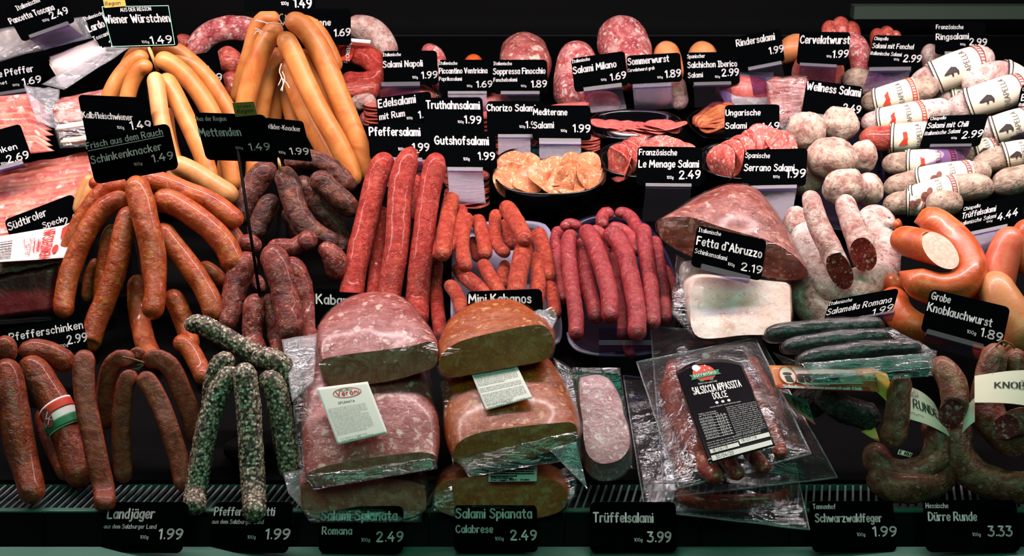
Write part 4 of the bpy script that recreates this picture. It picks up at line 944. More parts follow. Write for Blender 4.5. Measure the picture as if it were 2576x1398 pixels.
# ---- mini cabanossi on a foam tray
g = 'mini red sausages'
N_ = lambda pts, h, r, lab, **k: S('mini_sausage', lab, 'sausage', g, 'mini', pts, h, r, amp=.07, afreq=80, seg=20, step=.004, **k)
def tray(name, lab, out, rim, h, mat, deep=.018, group=None):
    """a shallow tray lying on the deck: pixel outline of its rim, h above the deck"""
    ro = resample(out, 72); c0 = (sum(p[0] for p in ro) / 72, sum(p[1] for p in ro) / 72)
    sh = lambda f, hh: [PD(c0[0] + (x - c0[0]) * f, c0[1] + (y - c0[1]) * f, hh) for x, y in ro]
    rings = [sh(.80, .001), sh(.92, h * .45), sh(1.0, h - .002), sh(1.003, h), sh(.955, h), sh(.90, h * .5), sh(.80, .004)]
    V, Fc, _ = loft_mesh([rings[0], rings[1]], True, False, 1)
    V = [p for r_ in rings for p in r_]; n = 72; Fc = []
    for i in range(len(rings) - 1):
        for j in range(n): Fc.append((i * n + j, i * n + (j + 1) % n, (i + 1) * n + (j + 1) % n, (i + 1) * n + j))
    Fc += [tuple(range(n)), tuple((len(rings) - 1) * n + j for j in range(n))]
    return tag(mk(name, V, Fc, M[mat]), lab, 'tray', group)
tray('foam_tray', 'pale lavender foam tray under the mini red sausages', [(1150, 575), (1260, 557), (1350, 558), (1384, 580), (1394, 650), (1406, 760), (1414, 830), (1396, 868), (1300, 880), (1160, 870), (1136, 820), (1136, 700)], 14, .022, 'foam')
N_([(1140, 492), (1132, 515), (1124, 560), (1116, 625), (1112, 650)], .075, 21, 'leftmost tall mini sausage, leaning on the right long red sausage')
N_([(1156, 522), (1164, 532), (1152, 565), (1138, 605), (1125, 632)], .07, [10, 14, 14, 15], 'creased mini sausage with a folded top')
N_([(1178, 542), (1166, 575), (1162, 615), (1166, 655), (1176, 678)], .065, 19, 'long wrinkled mini sausage second in the back row')
N_([(1198, 546), (1208, 570), (1217, 608), (1222, 648)], .055, 19, 'mini sausage in the middle of the back row')
N_([(1248, 532), (1245, 560), (1247, 600), (1258, 625), (1280, 640)], .06, 16, 'darkest wrinkled mini sausage with a bent foot')
N_([(1268, 558), (1278, 585), (1292, 622)], .05, 20, 'plump mini sausage right of the bent dark one')
N_([(1266, 514), (1284, 535), (1308, 575), (1326, 612)], .085, 22, 'mini sausage lying uppermost at the back of the foam tray')
N_([(1350, 580), (1360, 605), (1372, 655), (1380, 706)], .045, 20, 'mini sausage along the right edge of the foam tray')
N_([(1320, 618), (1310, 660), (1302, 705), (1298, 750)], .065, 24, 'thick mini sausage at the centre right above the Mini Kabanos card')
N_([(1344, 642), (1352, 680), (1352, 735), (1346, 770)], .05, 20, 'mini sausage between the thick one and the right edge')
N_([(1212, 658), (1230, 690), (1254, 730), (1262, 760)], .06, 18, 'mini sausage pointing down at the Mini Kabanos card')
N_([(1160, 692), (1185, 708), (1215, 735), (1230, 760)], .05, 20, 'mini sausage slanting left above the Mini Kabanos card')
N_([(1122, 712), (1142, 728), (1158, 765), (1165, 800)], .055, 18, 'bent mini sausage at the lower left, outside the card')
N_([(1378, 712), (1390, 745), (1396, 800)], .04, 18, 'mini sausage at the lower right corner of the foam tray')
N_([(1272, 660), (1265, 690), (1262, 725)], .035, 16, 'mini sausage half hidden behind the thick one')
N_([(1112, 570), (1106, 605), (1100, 648)], .06, 15, 'small mini sausage squeezed beside the leftmost tall one')
N_([(1188, 600), (1196, 630), (1204, 655)], .035, 14, 'mini sausage in the dark gap between two in the back row')
N_([(1146, 668), (1156, 690), (1168, 705)], .03, 13, 'tiny mini sausage end at the left rim of the foam tray')
N_([(1334, 600), (1332, 630), (1338, 660)], .03, 14, 'mini sausage sliver under the uppermost one')
# ---- red links
g = 'slim red links'
P_ = lambda pts, h, r, lab, **k: S('slim_red_sausage', lab, 'sausage', g, 'pink', pts, h, r, amp=.06, afreq=70, seg=22, step=.004, **k)
tray('black_tray', 'dark tray with pale rim under the slim red links', [(1428, 580), (1500, 540), (1610, 550), (1670, 620), (1708, 720), (1712, 810), (1660, 880), (1520, 892), (1450, 876), (1430, 830), (1424, 700)], 12, .02, 'traydk')
mk('tray_rim', *rod([Vector(p) for p in catmull([tuple(PD(x, y, .022)) for x, y in [(1428, 838), (1436, 862), (1458, 882), (1510, 893), (1590, 894), (1660, 884)]], 8)], .0022, 8), M['foam'], bpy.data.objects['black_tray'])
P_([(1440, 585), (1430, 612), (1432, 660), (1440, 730), (1449, 800), (1449, 850)], .075, 20, 'leftmost long slim red link with its tip hanging lowest')
P_([(1466, 605), (1470, 655), (1480, 720), (1495, 775), (1500, 808)], .055, 21, 'second slim red link from the left')
P_([(1458, 578), (1482, 590), (1504, 640), (1522, 695), (1534, 750), (1534, 806)], .085, 23, 'third slim red link from the left, thick with a knobbly tip')
P_([(1524, 600), (1540, 650), (1552, 710), (1566, 775), (1566, 850)], .05, 15, 'thin slim red link between the two thick middle ones')
P_([(1520, 583), (1550, 600), (1574, 645), (1590, 715), (1602, 785), (1602, 850)], .085, 24, 'thickest slim red link right of the middle')
P_([(1616, 570), (1622, 610), (1632, 680), (1638, 750), (1642, 822)], .08, 21, 'straight slim red link at the right')
P_([(1646, 600), (1656, 660), (1668, 730), (1674, 810)], .055, 18, 'slim red link at the right edge, behind the straight one')
P_([(1664, 672), (1682, 705), (1696, 745), (1702, 775)], .04, 19, 'short slim red link sticking out on the far right')
P_([(1518, 572), (1514, 552), (1524, 536), (1538, 546)], .06, 17, 'knotted top end of a slim red link at the back')
P_([(1548, 540), (1570, 536), (1592, 552), (1606, 585), (1612, 610)], .06, 16, 'slim red link curling over at the back right')
P_([(1406, 575), (1398, 605), (1402, 660), (1412, 720), (1418, 760)], .035, 16, 'slim red link at the left edge, beside the foam tray')
P_([(1416, 575), (1432, 562), (1462, 572)], .06, 14, 'slim red link bending over at the back left')
P_([(1530, 572), (1562, 574), (1590, 600), (1606, 640)], .06, 14, 'slim red link tucked behind the thickest one')
P_([(1486, 575), (1506, 580), (1528, 600), (1542, 620)], .07, 12, 'twisted short slim red link at the middle of the knot')
P_([(1568, 830), (1578, 865), (1588, 900)], .03, 13, 'slim red tip seen through the clear card holder')
# empty clear holder in front of the links
def bare_holder(x0, y0, x1, y1, yb, D, lab, ytop=None):
    def fn(x, y, o=0): return P(x, y, D) - FWD * o
    V = [fn(x0, y0, .003), fn(x1, y1, .003), fn(x1, y1 + 11, .003), fn(x0, y0 + 11, .003), fn(x0, y0, -.003), fn(x1, y1, -.003), fn(x1, y1 + 11, -.003), fn(x0, y0 + 11, -.003)]
    fs = [(0, 1, 2, 3), (4, 7, 6, 5), (0, 4, 5, 1), (3, 2, 6, 7), (0, 3, 7, 4), (1, 5, 6, 2)]
    o = mk('clear_card_holder', V, fs, M['clip'], smooth=False); tag(o, lab, 'card holder')
    V = [fn(x0, y0 + 11, .001), fn(x1, y1 + 11, .001), fn(x1 + 2, yb, .001), fn(x0 - 2, yb, .001)]; V += [p + FWD * .0015 for p in V]
    mk('holder_plate', V, fs, M['holder'], o, smooth=False)
    if ytop:
        V = [fn(x0, ytop, -.001), fn(x1, ytop, -.001), fn(x1, y1, -.001), fn(x0, y0, -.001)]; V += [p + FWD * .0015 for p in V]
        mk('card_window', V, fs, M['holder'], o, smooth=False)
    return o
bare_holder(1507, 856, 1639, 856, 955, 1.765, 'empty clear card holder in front of the slim red links', 826)
# ---- paprika sausages front left
g = 'paprika sausages at the front left'
q = S('paprika_sausage', 'big paprika sausage at the left edge, hanging to the vent slats', 'sausage', g, 'paprika', [(8, 905), (22, 950), (34, 1020), (46, 1100), (66, 1180), (88, 1262)], [1.665, 1.65, 1.64, 1.625], [26, 36, 38, 38, 36, 32], amp=.08, afreq=36, seg=32)
tq = S('paprika_sausage', 'big paprika sausage wearing the red white and green band', 'sausage', g, 'paprika', [(54, 908), (88, 935), (122, 990), (152, 1050), (178, 1120), (196, 1185), (204, 1215)], [1.715, 1.705, 1.685, 1.67], [26, 38, 40, 40, 39, 36, 30], amp=.08, afreq=36, seg=32)
def hband(T_, s0, s1, cols, parent, w0=-.02, w1=.02, skew=0):
    n = len(cols); d = (s1 - s0)
    for i, (a, b, m) in enumerate(cols):
        pp = band(T_, s0 + d * a, s0 + d * b, w0, w1, m, parent, 'flag_band' if i == 0 else 'band_stripe', .0016 + .0004 * i, 6, 18, (lambda u, v, s: s + skew * (v - .5)))
        if i == 0: pp['label'] = 'red white and green paper band'
L = tq.L
hband(tq, L * .40, L * .58, [(0, 1, 'whiteink'), (.06, .38, 'chili'), (.64, .95, 'greenink')], tq.o, -.026, .026, .006)
fb = lambda x, y: tq.surf(L * .49 + y, x, .0042)
mk('band_emblem', *merge([poly_mesh(fb, ell(.012, 0, .0055, .012, 20))]), M['maroon'], tq.o, smooth=False)
mk('emblem_lettering', *merge([line_mesh(fb, [(.009, -.006), (.014, 0), (.010, .001), (.014, .007)], .0012), line_mesh(fb, ell(.008, .002, .002, .002, 12) + [(.010, .002)], .0005)]), M['whiteink'], tq.o, smooth=False)
S('paprika_sausage', 'knotted paprika sausage end above the left edge', 'sausage', g, 'paprika', [(-12, 868), (12, 872), (34, 905)], [1.69, 1.69], [24, 30, 14], amp=.08, afreq=40)
S('paprika_sausage', 'paprika sausage lying across behind the banded one', 'sausage', g, 'paprika', [(46, 888), (80, 880), (120, 888), (158, 905), (190, 915)], [1.72, 1.73, 1.74], [16, 28, 30, 30, 26], amp=.08, afreq=40)
S('paprika_sausage', 'shaded paprika sausage with a dark green label behind the banded one', 'sausage', g, 'paprika', [(112, 1030), (125, 1090), (150, 1150), (172, 1200)], [1.76, 1.74], 26, amp=.08, afreq=40)
# ---- flat dried sausages
g = 'flat dried sausages'
A_ = lambda pts, D, r, lab, **k: S('flat_dried_sausage', lab, 'sausage', g, 'land', pts, D, r, amp=.04, afreq=40, seg=28, square=4.5, flat=.75, **k)
A_([(216, 880), (210, 930), (214, 1000), (228, 1075), (246, 1160), (262, 1235), (264, 1275)], [1.665, 1.65, 1.635, 1.622], 27, 'single flat dried sausage standing in front of the banded paprika sausage')
A_([(338, 908), (300, 902), (274, 935), (265, 1000), (266, 1080)], [1.685, 1.69, 1.70], 23, 'left rear flat dried sausage of the tied bunch')
A_([(345, 940), (318, 960), (308, 1020), (304, 1090), (308, 1160), (312, 1215)], [1.67, 1.665, 1.66], 23, 'left front flat dried sausage of the tied bunch')
A_([(352, 940), (378, 970), (404, 1020), (428, 1085), (450, 1155), (466, 1235)], [1.665, 1.66, 1.65, 1.645], 25, 'right front flat dried sausage of the tied bunch')
A_([(362, 915), (395, 902), (430, 925), (458, 985), (480, 1045), (494, 1115)], [1.68, 1.685, 1.69], 25, 'right rear flat dried sausage of the tied bunch')
A_([(330, 900), (345, 888), (362, 900)], [1.71, 1.71], 16, 'flat dried sausage end peeking over the back of the tied bunch')
twine('tying_string', 'brown twine holding the flat dried sausages together', [[(308, 898), (330, 902), (362, 912)], [(345, 918), (356, 916), (362, 910), (352, 924), (345, 930)], [(332, 930), (348, 926), (360, 918)]], 1.655, .0013, 'twineb')
# ---- pepper-coated
g = 'pepper-coated sausages'
Q_ = lambda pts, D, r, lab: S('pepper_coated_sausage', lab, 'sausage', g, 'pepper', pts, D, r, amp=.05, afreq=40, seg=56, step=.0016, grain=(330, .0022))
Q_([(464, 822), (500, 815), (545, 835), (590, 862), (635, 888), (668, 898)], [1.73, 1.73, 1.73], [20, 25, 25, 25, 26, 24], 'pepper-coated sausage lying at the top, pointing up to the left')
Q_([(590, 908), (560, 912), (542, 945), (534, 1000), (534, 1040)], [1.685, 1.69, 1.70], 26, 'pepper-coated sausage behind the left front one')
Q_([(598, 930), (568, 955), (540, 1010), (520, 1080), (504, 1165), (492, 1240), (490, 1280)], [1.665, 1.655, 1.64, 1.625], 28, 'left front pepper-coated sausage reaching the vent slats')
Q_([(612, 912), (618, 960), (626, 1030), (630, 1110), (635, 1190), (640, 1260), (640, 1296)], [1.655, 1.645, 1.63, 1.615], 31, 'central front pepper-coated sausage hanging over its price card')
Q_([(655, 945), (685, 965), (702, 1020), (714, 1090), (728, 1160), (732, 1205)], [1.665, 1.66, 1.65], 30, 'right front pepper-coated sausage beside the vacuum-packed salami')
Q_([(632, 900), (678, 902), (715, 925), (732, 975), (736, 1020)], [1.70, 1.70, 1.71], 28, 'pepper-coated sausage behind the right front one')
stand(630, 960, 1190, 1.72, .024, 'black cone behind the pepper-coated sausages')
# ================================================================ WRAPPED SALAMI HALVES (front centre)
RND = random.Random(7)
def loaf(name, label, group, rings, mat, cutmat, filmmat='wrap', frontcut=True, famp=.0014, amp=.001, cat='salami', k=.0022, N=64, tilt=0):
    """rings: [(pixel outline, depth)...] front to back; the front outline is the cut face"""
    _seed[0] += 1
    ym = sum(q[1] for q in rings[0][0]) / len(rings[0][0])
    rr = [ringpts([(x, y, d - tilt * (y - ym) / F * d * (.999 if i == 0 else .96)) for x, y in p], d, N) for i, (p, d) in enumerate(rings)]
    V, Fc, caps = loft_mesh(rr, False, True, 5, amp, 30, _seed[0])
    o = mk(name, V, Fc, M[mat]); tag(o, label, cat, group)
    q = mk('cut_face', *capmesh(caps[0]), M[cutmat], o, smooth=False); q['label'] = 'flat cut face of the salami'
    if filmmat:
        V, Fc, _ = loft_mesh(rr, True, True, 6)
        V = inflate(V, k, famp, 45, _seed[0])
        f = mk('film_wrap', V, Fc, M[filmmat], o); f['label'] = 'clear film wrapped tightly round it'
    return o
def flap(parent, px, Ds, mat='bag', nx=18, ny=10, amp=.003, freq=28, nm='film_flap', seed=1):
    c4 = [P(x, y, d) for (x, y), d in zip(px, Ds)]
    f = mk(nm, *sheet(c4, nx, ny, amp, freq, seed), M[mat], parent); f['label'] = 'loose crumpled edge of the film'
    return f
def gridlabel(fn, topf, n=20):
    V = [fn(j / n, topf(j / n) + (1 - topf(j / n)) * i / n, o) for o in (0, -.0005) for i in range(n + 1) for j in range(n + 1)]
    m = (n + 1) ** 2; Fc = []
    for l in (0, m):
        for i in range(n):
            for j in range(n): a = l + i * (n + 1) + j; Fc.append((a, a + 1, a + n + 2, a + n + 1))
    ring = list(range(n + 1)) + [i * (n + 1) + n for i in range(1, n + 1)] + [n * (n + 1) + j for j in range(n - 1, -1, -1)] + [i * (n + 1) for i in range(n - 1, 0, -1)]
    for a, b in zip(ring, ring[1:] + ring[:1]): Fc.append((a, b, b + m, a + m))
    return V, Fc
def plabel(parent, px4, D4, drawing, mat='paper', name='paper_label', lift=.0):
    """flat rectangular label between four pixel corners; drawing(fn) returns [(meshes, mat, name)]"""
    c4 = [P(x, y, d) for (x, y), d in zip(px4, D4)]
    N = (c4[1] - c4[0]).cross(c4[3] - c4[0]).normalized()
    if N.dot(CAM - c4[0]) < 0: N = -N
    c4 = [p + N * lift for p in c4]
    def fn(u, v, off=.0005):  # u,v in 0..1
        return c4[0].lerp(c4[1], u).lerp(c4[3].lerp(c4[2], u), v) + N * off
    lb = mk(name, *gridlabel(fn, lambda u: 0), M[mat], parent)
    for meshes, m, nm in drawing(fn):
        mk(nm, *merge(meshes), M[m], lb, smooth=False)
    return lb
def tm(fn, s, u0, v0, u1, h, w=1.4, asp=1.0):
    w = max(w, 2.1) if h < .15 and w < 1.7 else w
    """text in label space; h as a share of the label's height"""
    return text_mesh(lambda x, y: fn(x, y), s, u0, v0, u1, v0, h, 0, 1, w, 2, 1)
# right stack first at the bottom: X pink, Y orange
g = 'vacuum-packed salami blocks'
X1 = loaf('salami_half', 'lowest pink salami half of the left stack, resting on the front rail', g,
     [([(755, 1235), (770, 1212), (870, 1205), (1000, 1205), (1062, 1222), (1072, 1260), (1060, 1290), (980, 1305), (850, 1305), (770, 1292)], 1.605),
      ([(752, 1200), (770, 1175), (870, 1165), (1000, 1165), (1065, 1180), (1078, 1220), (1065, 1265), (980, 1285), (850, 1285), (770, 1275)], 1.65),
      ([(770, 1190), (790, 1170), (870, 1160), (1000, 1160), (1050, 1175), (1060, 1205), (1050, 1235), (980, 1250), (850, 1250), (780, 1235)], 1.69)], 'slab', 'slabcut', 'wrap')
flap(X1, [(712, 1190), (770, 1180), (770, 1290), (725, 1240)], [1.635, 1.63, 1.605, 1.61], 'bagm', 8, 8, .003)
flap(X1, [(1055, 1200), (1105, 1195), (1092, 1262), (1055, 1290)], [1.62, 1.64, 1.615, 1.603], 'bag', 8, 8, .004)
flap(X1, [(760, 1282), (1065, 1280), (1060, 1312), (780, 1314)], [1.600, 1.600, 1.592, 1.592], 'bag', 20, 4, .003)
X2 = loaf('salami_half', 'large pink salami half of the left stack with the white printed label', g,
     [([(768, 1200), (790, 1182), (850, 1165), (940, 1150), (1040, 1138), (1090, 1142), (1100, 1162), (1080, 1180), (1000, 1192), (880, 1212), (800, 1222)], 1.585),
      ([(758, 1120), (775, 1060), (850, 1045), (950, 1030), (1050, 1025), (1096, 1045), (1106, 1110), (1085, 1170), (1000, 1180), (880, 1200), (790, 1208)], 1.625),
      ([(762, 1000), (785, 940), (860, 925), (950, 920), (1040, 925), (1078, 960), (1086, 1030), (1070, 1110), (980, 1140), (880, 1150), (790, 1140)], 1.68),
      ([(775, 930), (800, 895), (870, 880), (950, 875), (1020, 885), (1050, 930), (1056, 990), (1040, 1050), (960, 1075), (880, 1080), (800, 1060)], 1.73)], 'slab', 'slabcut', 'wrap')
flap(X2, [(708, 852), (800, 838), (790, 960), (735, 1010)], [1.735, 1.73, 1.66, 1.645], 'bagm', 12, 14, .003, seed=3)
flap(X2, [(735, 990), (775, 960), (775, 1195), (750, 1170)], [1.655, 1.65, 1.59, 1.60], 'bag', 6, 16, .003, seed=5)
flap(X2, [(1050, 930), (1080, 925), (1106, 1130), (1090, 1150)], [1.685, 1.70, 1.61, 1.59], 'bag', 6, 16, .004, seed=6)
flap(X2, [(765, 1195), (1095, 1150), (1100, 1178), (790, 1232)], [1.578, 1.578, 1.572, 1.572], 'bag', 22, 4, .003, seed=8)
def draw_x(fn):
    o = [([tm(fn, 'Veroni', .33, .20, .76, .085, 2.2)], 'redink', 'logo_word')]
    o.append(([line_mesh(fn, [(.54 + .27 * math.cos(a), .155 + .085 * math.sin(a)) for a in [k * math.pi / 14 for k in range(29)]], .012)], 'redink', 'logo_oval'))
    o.append(([line_mesh(fn, [(.40 + .02 * k, .10 - .02 * math.sin(k)) , (.41 + .02 * k, .115)], .012) for k in range(13)], 'greenink', 'logo_trees'))
    L_ = [tm(fn, 'SPIANATA', .30, .335, .62, .036, 1.8)]
    for i in range(17): 
        L_.append(tm(fn, pack_line(RND, 40), .06, .40 + i * .028, .80 - (.15 if i in (5, 16) else 0), .013, 1.5))
    L_.append(tm(fn, 'F.lli Veroni fu Angelo s.p.a.', .10, .93, .62, .016, 1.5)); L_.append(tm(fn, 'Correggio (RE) - Italia', .10, .965, .72, .016, 1.5))
    o.append((L_, 'ink', 'printed_text')); return o
plabel(X2, [(798, 982), (927, 966), (977, 1095), (852, 1125)], [1.632, 1.632, 1.588, 1.588], draw_x, lift=.006)
X3 = loaf('salami_half', 'topmost wrapped pink salami half of the left stack, rounded on top', g,
     [([(806, 915), (815, 902), (880, 890), (960, 880), (1040, 868), (1085, 858), (1098, 880), (1095, 920), (1040, 942), (960, 962), (880, 972), (830, 968), (812, 950)], 1.645),
      ([(797, 860), (806, 830), (880, 815), (960, 808), (1040, 808), (1090, 838), (1102, 880), (1096, 918), (1040, 936), (960, 950), (880, 955), (820, 945), (802, 915)], 1.68),
      ([(808, 820), (830, 782), (885, 755), (955, 745), (1020, 758), (1058, 795), (1075, 840), (1070, 880), (1020, 900), (950, 910), (880, 910), (825, 895), (806, 860)], 1.73),
      ([(840, 800), (860, 760), (900, 740), (960, 733), (1005, 745), (1030, 775), (1040, 810), (1030, 840), (1000, 855), (950, 860), (890, 860), (855, 850), (838, 830)], 1.775)], 'slab', 'slabcut', 'wrap')
g = 'vacuum-packed orange salami blocks'
Y1 = loaf('salami_half', 'lowest orange salami half of the right stack, its label half covered', g,
     [([(1092, 1250), (1110, 1215), (1180, 1200), (1270, 1195), (1360, 1198), (1415, 1220), (1428, 1252), (1410, 1285), (1340, 1305), (1260, 1310), (1170, 1305), (1108, 1285)], 1.605),
      ([(1095, 1225), (1115, 1180), (1180, 1165), (1270, 1160), (1360, 1165), (1420, 1190), (1432, 1230), (1415, 1265), (1340, 1285), (1260, 1290), (1170, 1285), (1110, 1262)], 1.645),
      ([(1120, 1200), (1135, 1175), (1190, 1160), (1270, 1155), (1350, 1160), (1395, 1180), (1405, 1205), (1390, 1230), (1330, 1245), (1260, 1250), (1180, 1245), (1130, 1228)], 1.69)], 'slabo', 'slabocut', 'wrap')
flap(Y1, [(1090, 1240), (1140, 1220), (1150, 1300), (1085, 1282)], [1.60, 1.60, 1.594, 1.594], 'bag', 8, 6, .003, seed=4)
flap(Y1, [(1410, 1180), (1452, 1165), (1450, 1250), (1415, 1280)], [1.62, 1.64, 1.61, 1.60], 'bag', 6, 8, .004, seed=9)
def draw_y1(fn):
    L_ = [tm(fn, 'AVERAGE NUTRITION VALUES FOR 100 g', .05, .16, .85, .12, 1.6)]
    for i in range(4): L_.append(tm(fn, pack_line(RND, 46), .05, .33 + i * .14, .93 - (.35 if i == 3 else 0), .085, 1.5))
    L_ += [tm(fn, 'F.lli Veroni fu Angelo s.p.a.', .06, .86, .50, .09, 1.5), tm(fn, 'Correggio (RE) - Italia', .06, .98, .84, .09, 1.5)]
    return [(L_, 'ink', 'printed_text')]
plabel(Y1, [(1231, 1178), (1352, 1178), (1350, 1220), (1228, 1221)], [1.626, 1.626, 1.598, 1.598], draw_y1, lift=.006)
Y2 = loaf('salami_half', 'large orange salami half of the right stack with a torn white label', g,
     [([(1140, 1140), (1155, 1112), (1200, 1090), (1280, 1076), (1370, 1066), (1435, 1062), (1452, 1080), (1440, 1112), (1370, 1140), (1280, 1162), (1200, 1172), (1150, 1166)], 1.585),
      ([(1118, 1080), (1135, 1030), (1200, 1000), (1290, 985), (1380, 985), (1435, 1010), (1458, 1055), (1450, 1095), (1370, 1128), (1280, 1150), (1200, 1158), (1135, 1140)], 1.625),
      ([(1112, 990), (1125, 945), (1190, 920), (1280, 905), (1360, 905), (1405, 935), (1425, 990), (1420, 1040), (1360, 1080), (1270, 1100), (1190, 1100), (1125, 1060)], 1.68),
      ([(1125, 940), (1140, 910), (1195, 890), (1280, 880), (1350, 885), (1385, 910), (1400, 950), (1390, 1000), (1340, 1030), (1270, 1040), (1195, 1040), (1135, 1010)], 1.73)], 'slabo', 'slabocut', 'wrap')
flap(Y2, [(1105, 960), (1130, 950), (1150, 1150), (1140, 1175)], [1.66, 1.66, 1.59, 1.582], 'bag', 6, 16, .003, seed=11)
flap(Y2, [(1390, 900), (1440, 930), (1462, 1080), (1440, 1090)], [1.69, 1.68, 1.61, 1.60], 'bag', 8, 16, .004, seed=12)
flap(Y2, [(1145, 1150), (1450, 1085), (1465, 1150), (1180, 1200)], [1.580, 1.582, 1.576, 1.570], 'bag', 24, 8, .005, seed=13)
flap(Y2, [(1380, 1130), (1450, 1110), (1478, 1230), (1420, 1170)], [1.577, 1.58, 1.57, 1.572], 'bagm', 10, 10, .004, seed=14)
def draw_y(fn):
    L_ = []
    for i in range(20):
        if i in (8, 12): continue
        L_.append(tm(fn, pack_line(RND, 40), .05, .07 + i * .043, .93 - (.3 if i in (7, 19) else 0), .022, 1.5))
    L_ += [tm(fn, 'F.lli Veroni fu Angelo s.p.a.', .07, .925, .6, .026, 1.5), tm(fn, 'Correggio (RE) - Italia', .07, .975, .85, .026, 1.5)]
    return [(L_, 'ink', 'printed_text')]
plabel(Y2, [(1187, 948), (1302, 928), (1341, 1008), (1224, 1040)], [1.648, 1.648, 1.605, 1.605], draw_y, lift=.006)
Y3 = loaf('salami_half', 'topmost wrapped orange salami half of the right stack with twisted film', g,
     [([(1104, 925), (1112, 890), (1150, 862), (1200, 846), (1260, 832), (1320, 820), (1365, 818), (1388, 840), (1389, 880), (1370, 905), (1300, 920), (1220, 935), (1150, 948), (1115, 946)], 1.64),
      ([(1100, 900), (1105, 860), (1145, 825), (1200, 805), (1260, 795), (1320, 792), (1366, 800), (1392, 835), (1390, 878), (1370, 900), (1300, 912), (1220, 924), (1150, 935), (1110, 930)], 1.67),
      ([(1112, 860), (1125, 815), (1160, 780), (1210, 762), (1265, 757), (1310, 763), (1345, 785), (1360, 820), (1360, 855), (1340, 880), (1290, 890), (1220, 895), (1155, 895), (1120, 885)], 1.71),
      ([(1150, 820), (1165, 785), (1190, 765), (1225, 755), (1265, 752), (1295, 758), (1315, 775), (1322, 800), (1318, 825), (1300, 840), (1265, 845), (1220, 848), (1175, 845), (1155, 838)], 1.745)], 'slabo', 'slabocut', 'wrap')
flap(Y3, [(1340, 785), (1392, 775), (1402, 800), (1385, 840)], [1.68, 1.68, 1.68, 1.65], 'bagm', 8, 8, .005, 60, 'film_twist', 15)
# ---- truffle salami slices pack
Zo = [(1456, 955), (1470, 945), (1500, 941), (1530, 950), (1552, 980), (1566, 1010), (1568, 1035), (1580, 1065), (1588, 1100), (1584, 1135), (1555, 1165), (1510, 1172), (1478, 1150), (1466, 1110), (1462, 1060), (1455, 1010)]
def zr(dx, dy, f, D): 
    return ([(1520 + (x - 1520) * f + dx, 1060 + (y - 1060) * f + dy) for x, y in Zo], D)
Z = loaf('truffle_salami_pack', 'film-wrapped stack of pink marbled truffle salami slices between the packs', None,
     [zr(0, 0, .94, 1.655), zr(0, 3, 1.0, 1.662), zr(0, 20, 1.02, 1.675), zr(0, 38, 1.0, 1.685), zr(0, 46, .9, 1.69)], 'truffle', 'truffle', 'wrapt', k=.002, famp=.002, cat='salami', tilt=.75)
Zf = flap(Z, [(1440, 925), (1560, 925), (1600, 1180), (1440, 1160)], [1.70, 1.70, 1.66, 1.66], 'bag', 16, 16, .003, seed=21)

# ================================================================ SAUSAGE PACKS (front right)
def bagpack(name, label, px4, hs, saus, bulge, margin=.1, seed=1, group='vacuum packs of dried sausage', labeldraw=None):
    TL, TR, BR, BL = [PD(x, y, h) for (x, y), h in zip(px4, hs)]
    root = empty(name, (TL + TR + BR + BL) / 4 - DN * .01, label, 'vacuum pack', group)
    c4 = [TL, TR, BR, BL]; bot = [p - DN * .006 for p in c4]
    f = mk('clear_bag', *sheet(c4, 40, 40, .0022, 34, seed, bulge), M['bag'], root); f['label'] = 'clear crumpled vacuum bag'
    # thick welded rim
    ring = []
    for a, b in zip(c4, c4[1:] + c4[:1]):
        for k in range(12): 
            p = a.lerp(b, k / 12); ring.append(p + DN * .0018 * noise.noise(p * 40))
    ring.append(ring[0])
    e = mk('welded_rim', *rod(ring, .0011, 6), M['bagm'], root); e['label'] = 'milky welded edge of the bag'
    for i, (pts, r, h, mt) in enumerate(saus):
        _seed[0] += 1
        T_ = tube(pts, h, r, seg=26, amp=.11, afreq=55, seed=_seed[0], step=.004, flat=.6 if bulge < .02 else .85)
        mk('sausage', T_.V, T_.F, M[mt], root)
    return root
U3 = bagpack('sausage_pack', 'bottom vacuum pack of dark sausage sticking out over the vent slats', [(1568, 945), (1960, 980), (2036, 1332), (1622, 1282)], [.012, .012, .006, .006],
   [([(1700, 1245), (1780, 1262), (1880, 1262), (1960, 1255), (1985, 1235)], 20, .006, 'salsic')], .010, seed=31)
U2 = bagpack('sausage_pack', 'middle vacuum pack, its logo showing above the top pack', [(1636, 822), (1905, 838), (2106, 1200), (1672, 1252)], [.034, .034, .036, .036],
   [([(1705, 905), (1690, 960), (1690, 1040), (1700, 1120), (1730, 1200)], 24, .033, 'salsic'), ([(1870, 890), (1905, 950), (1950, 1040), (1985, 1110), (1995, 1160)], 24, .033, 'salsic')], .016, seed=32)
U1 = bagpack('sausage_pack', 'top vacuum pack of dried sausages with the black label dated 30/04/20', [(1602, 910), (1900, 850), (2040, 1140), (1708, 1228)], [.068, .068, .086, .086],
   [([(1668, 965), (1690, 985), (1706, 1040), (1736, 1100), (1766, 1158), (1808, 1208)], [20, 29, 29, 30, 28, 22], [.068, .082], 'salsic'),
    ([(1845, 925), (1880, 965), (1916, 1030), (1944, 1088), (1964, 1148)], [20, 22, 22, 22, 20], [.068, .080], 'salsic'),
    ([(1800, 1130), (1830, 1160), (1862, 1200)], 20, .080, 'salsic'), ([(1880, 1130), (1908, 1158), (1925, 1185)], 20, .080, 'salsic'), ([(1740, 1000), (1790, 1100), (1850, 1180)], 22, [.066, .078], 'salsic'), ([(1800, 980), (1850, 1060), (1900, 1150)], 22, [.066, .078], 'salsic')], .026, seed=33)
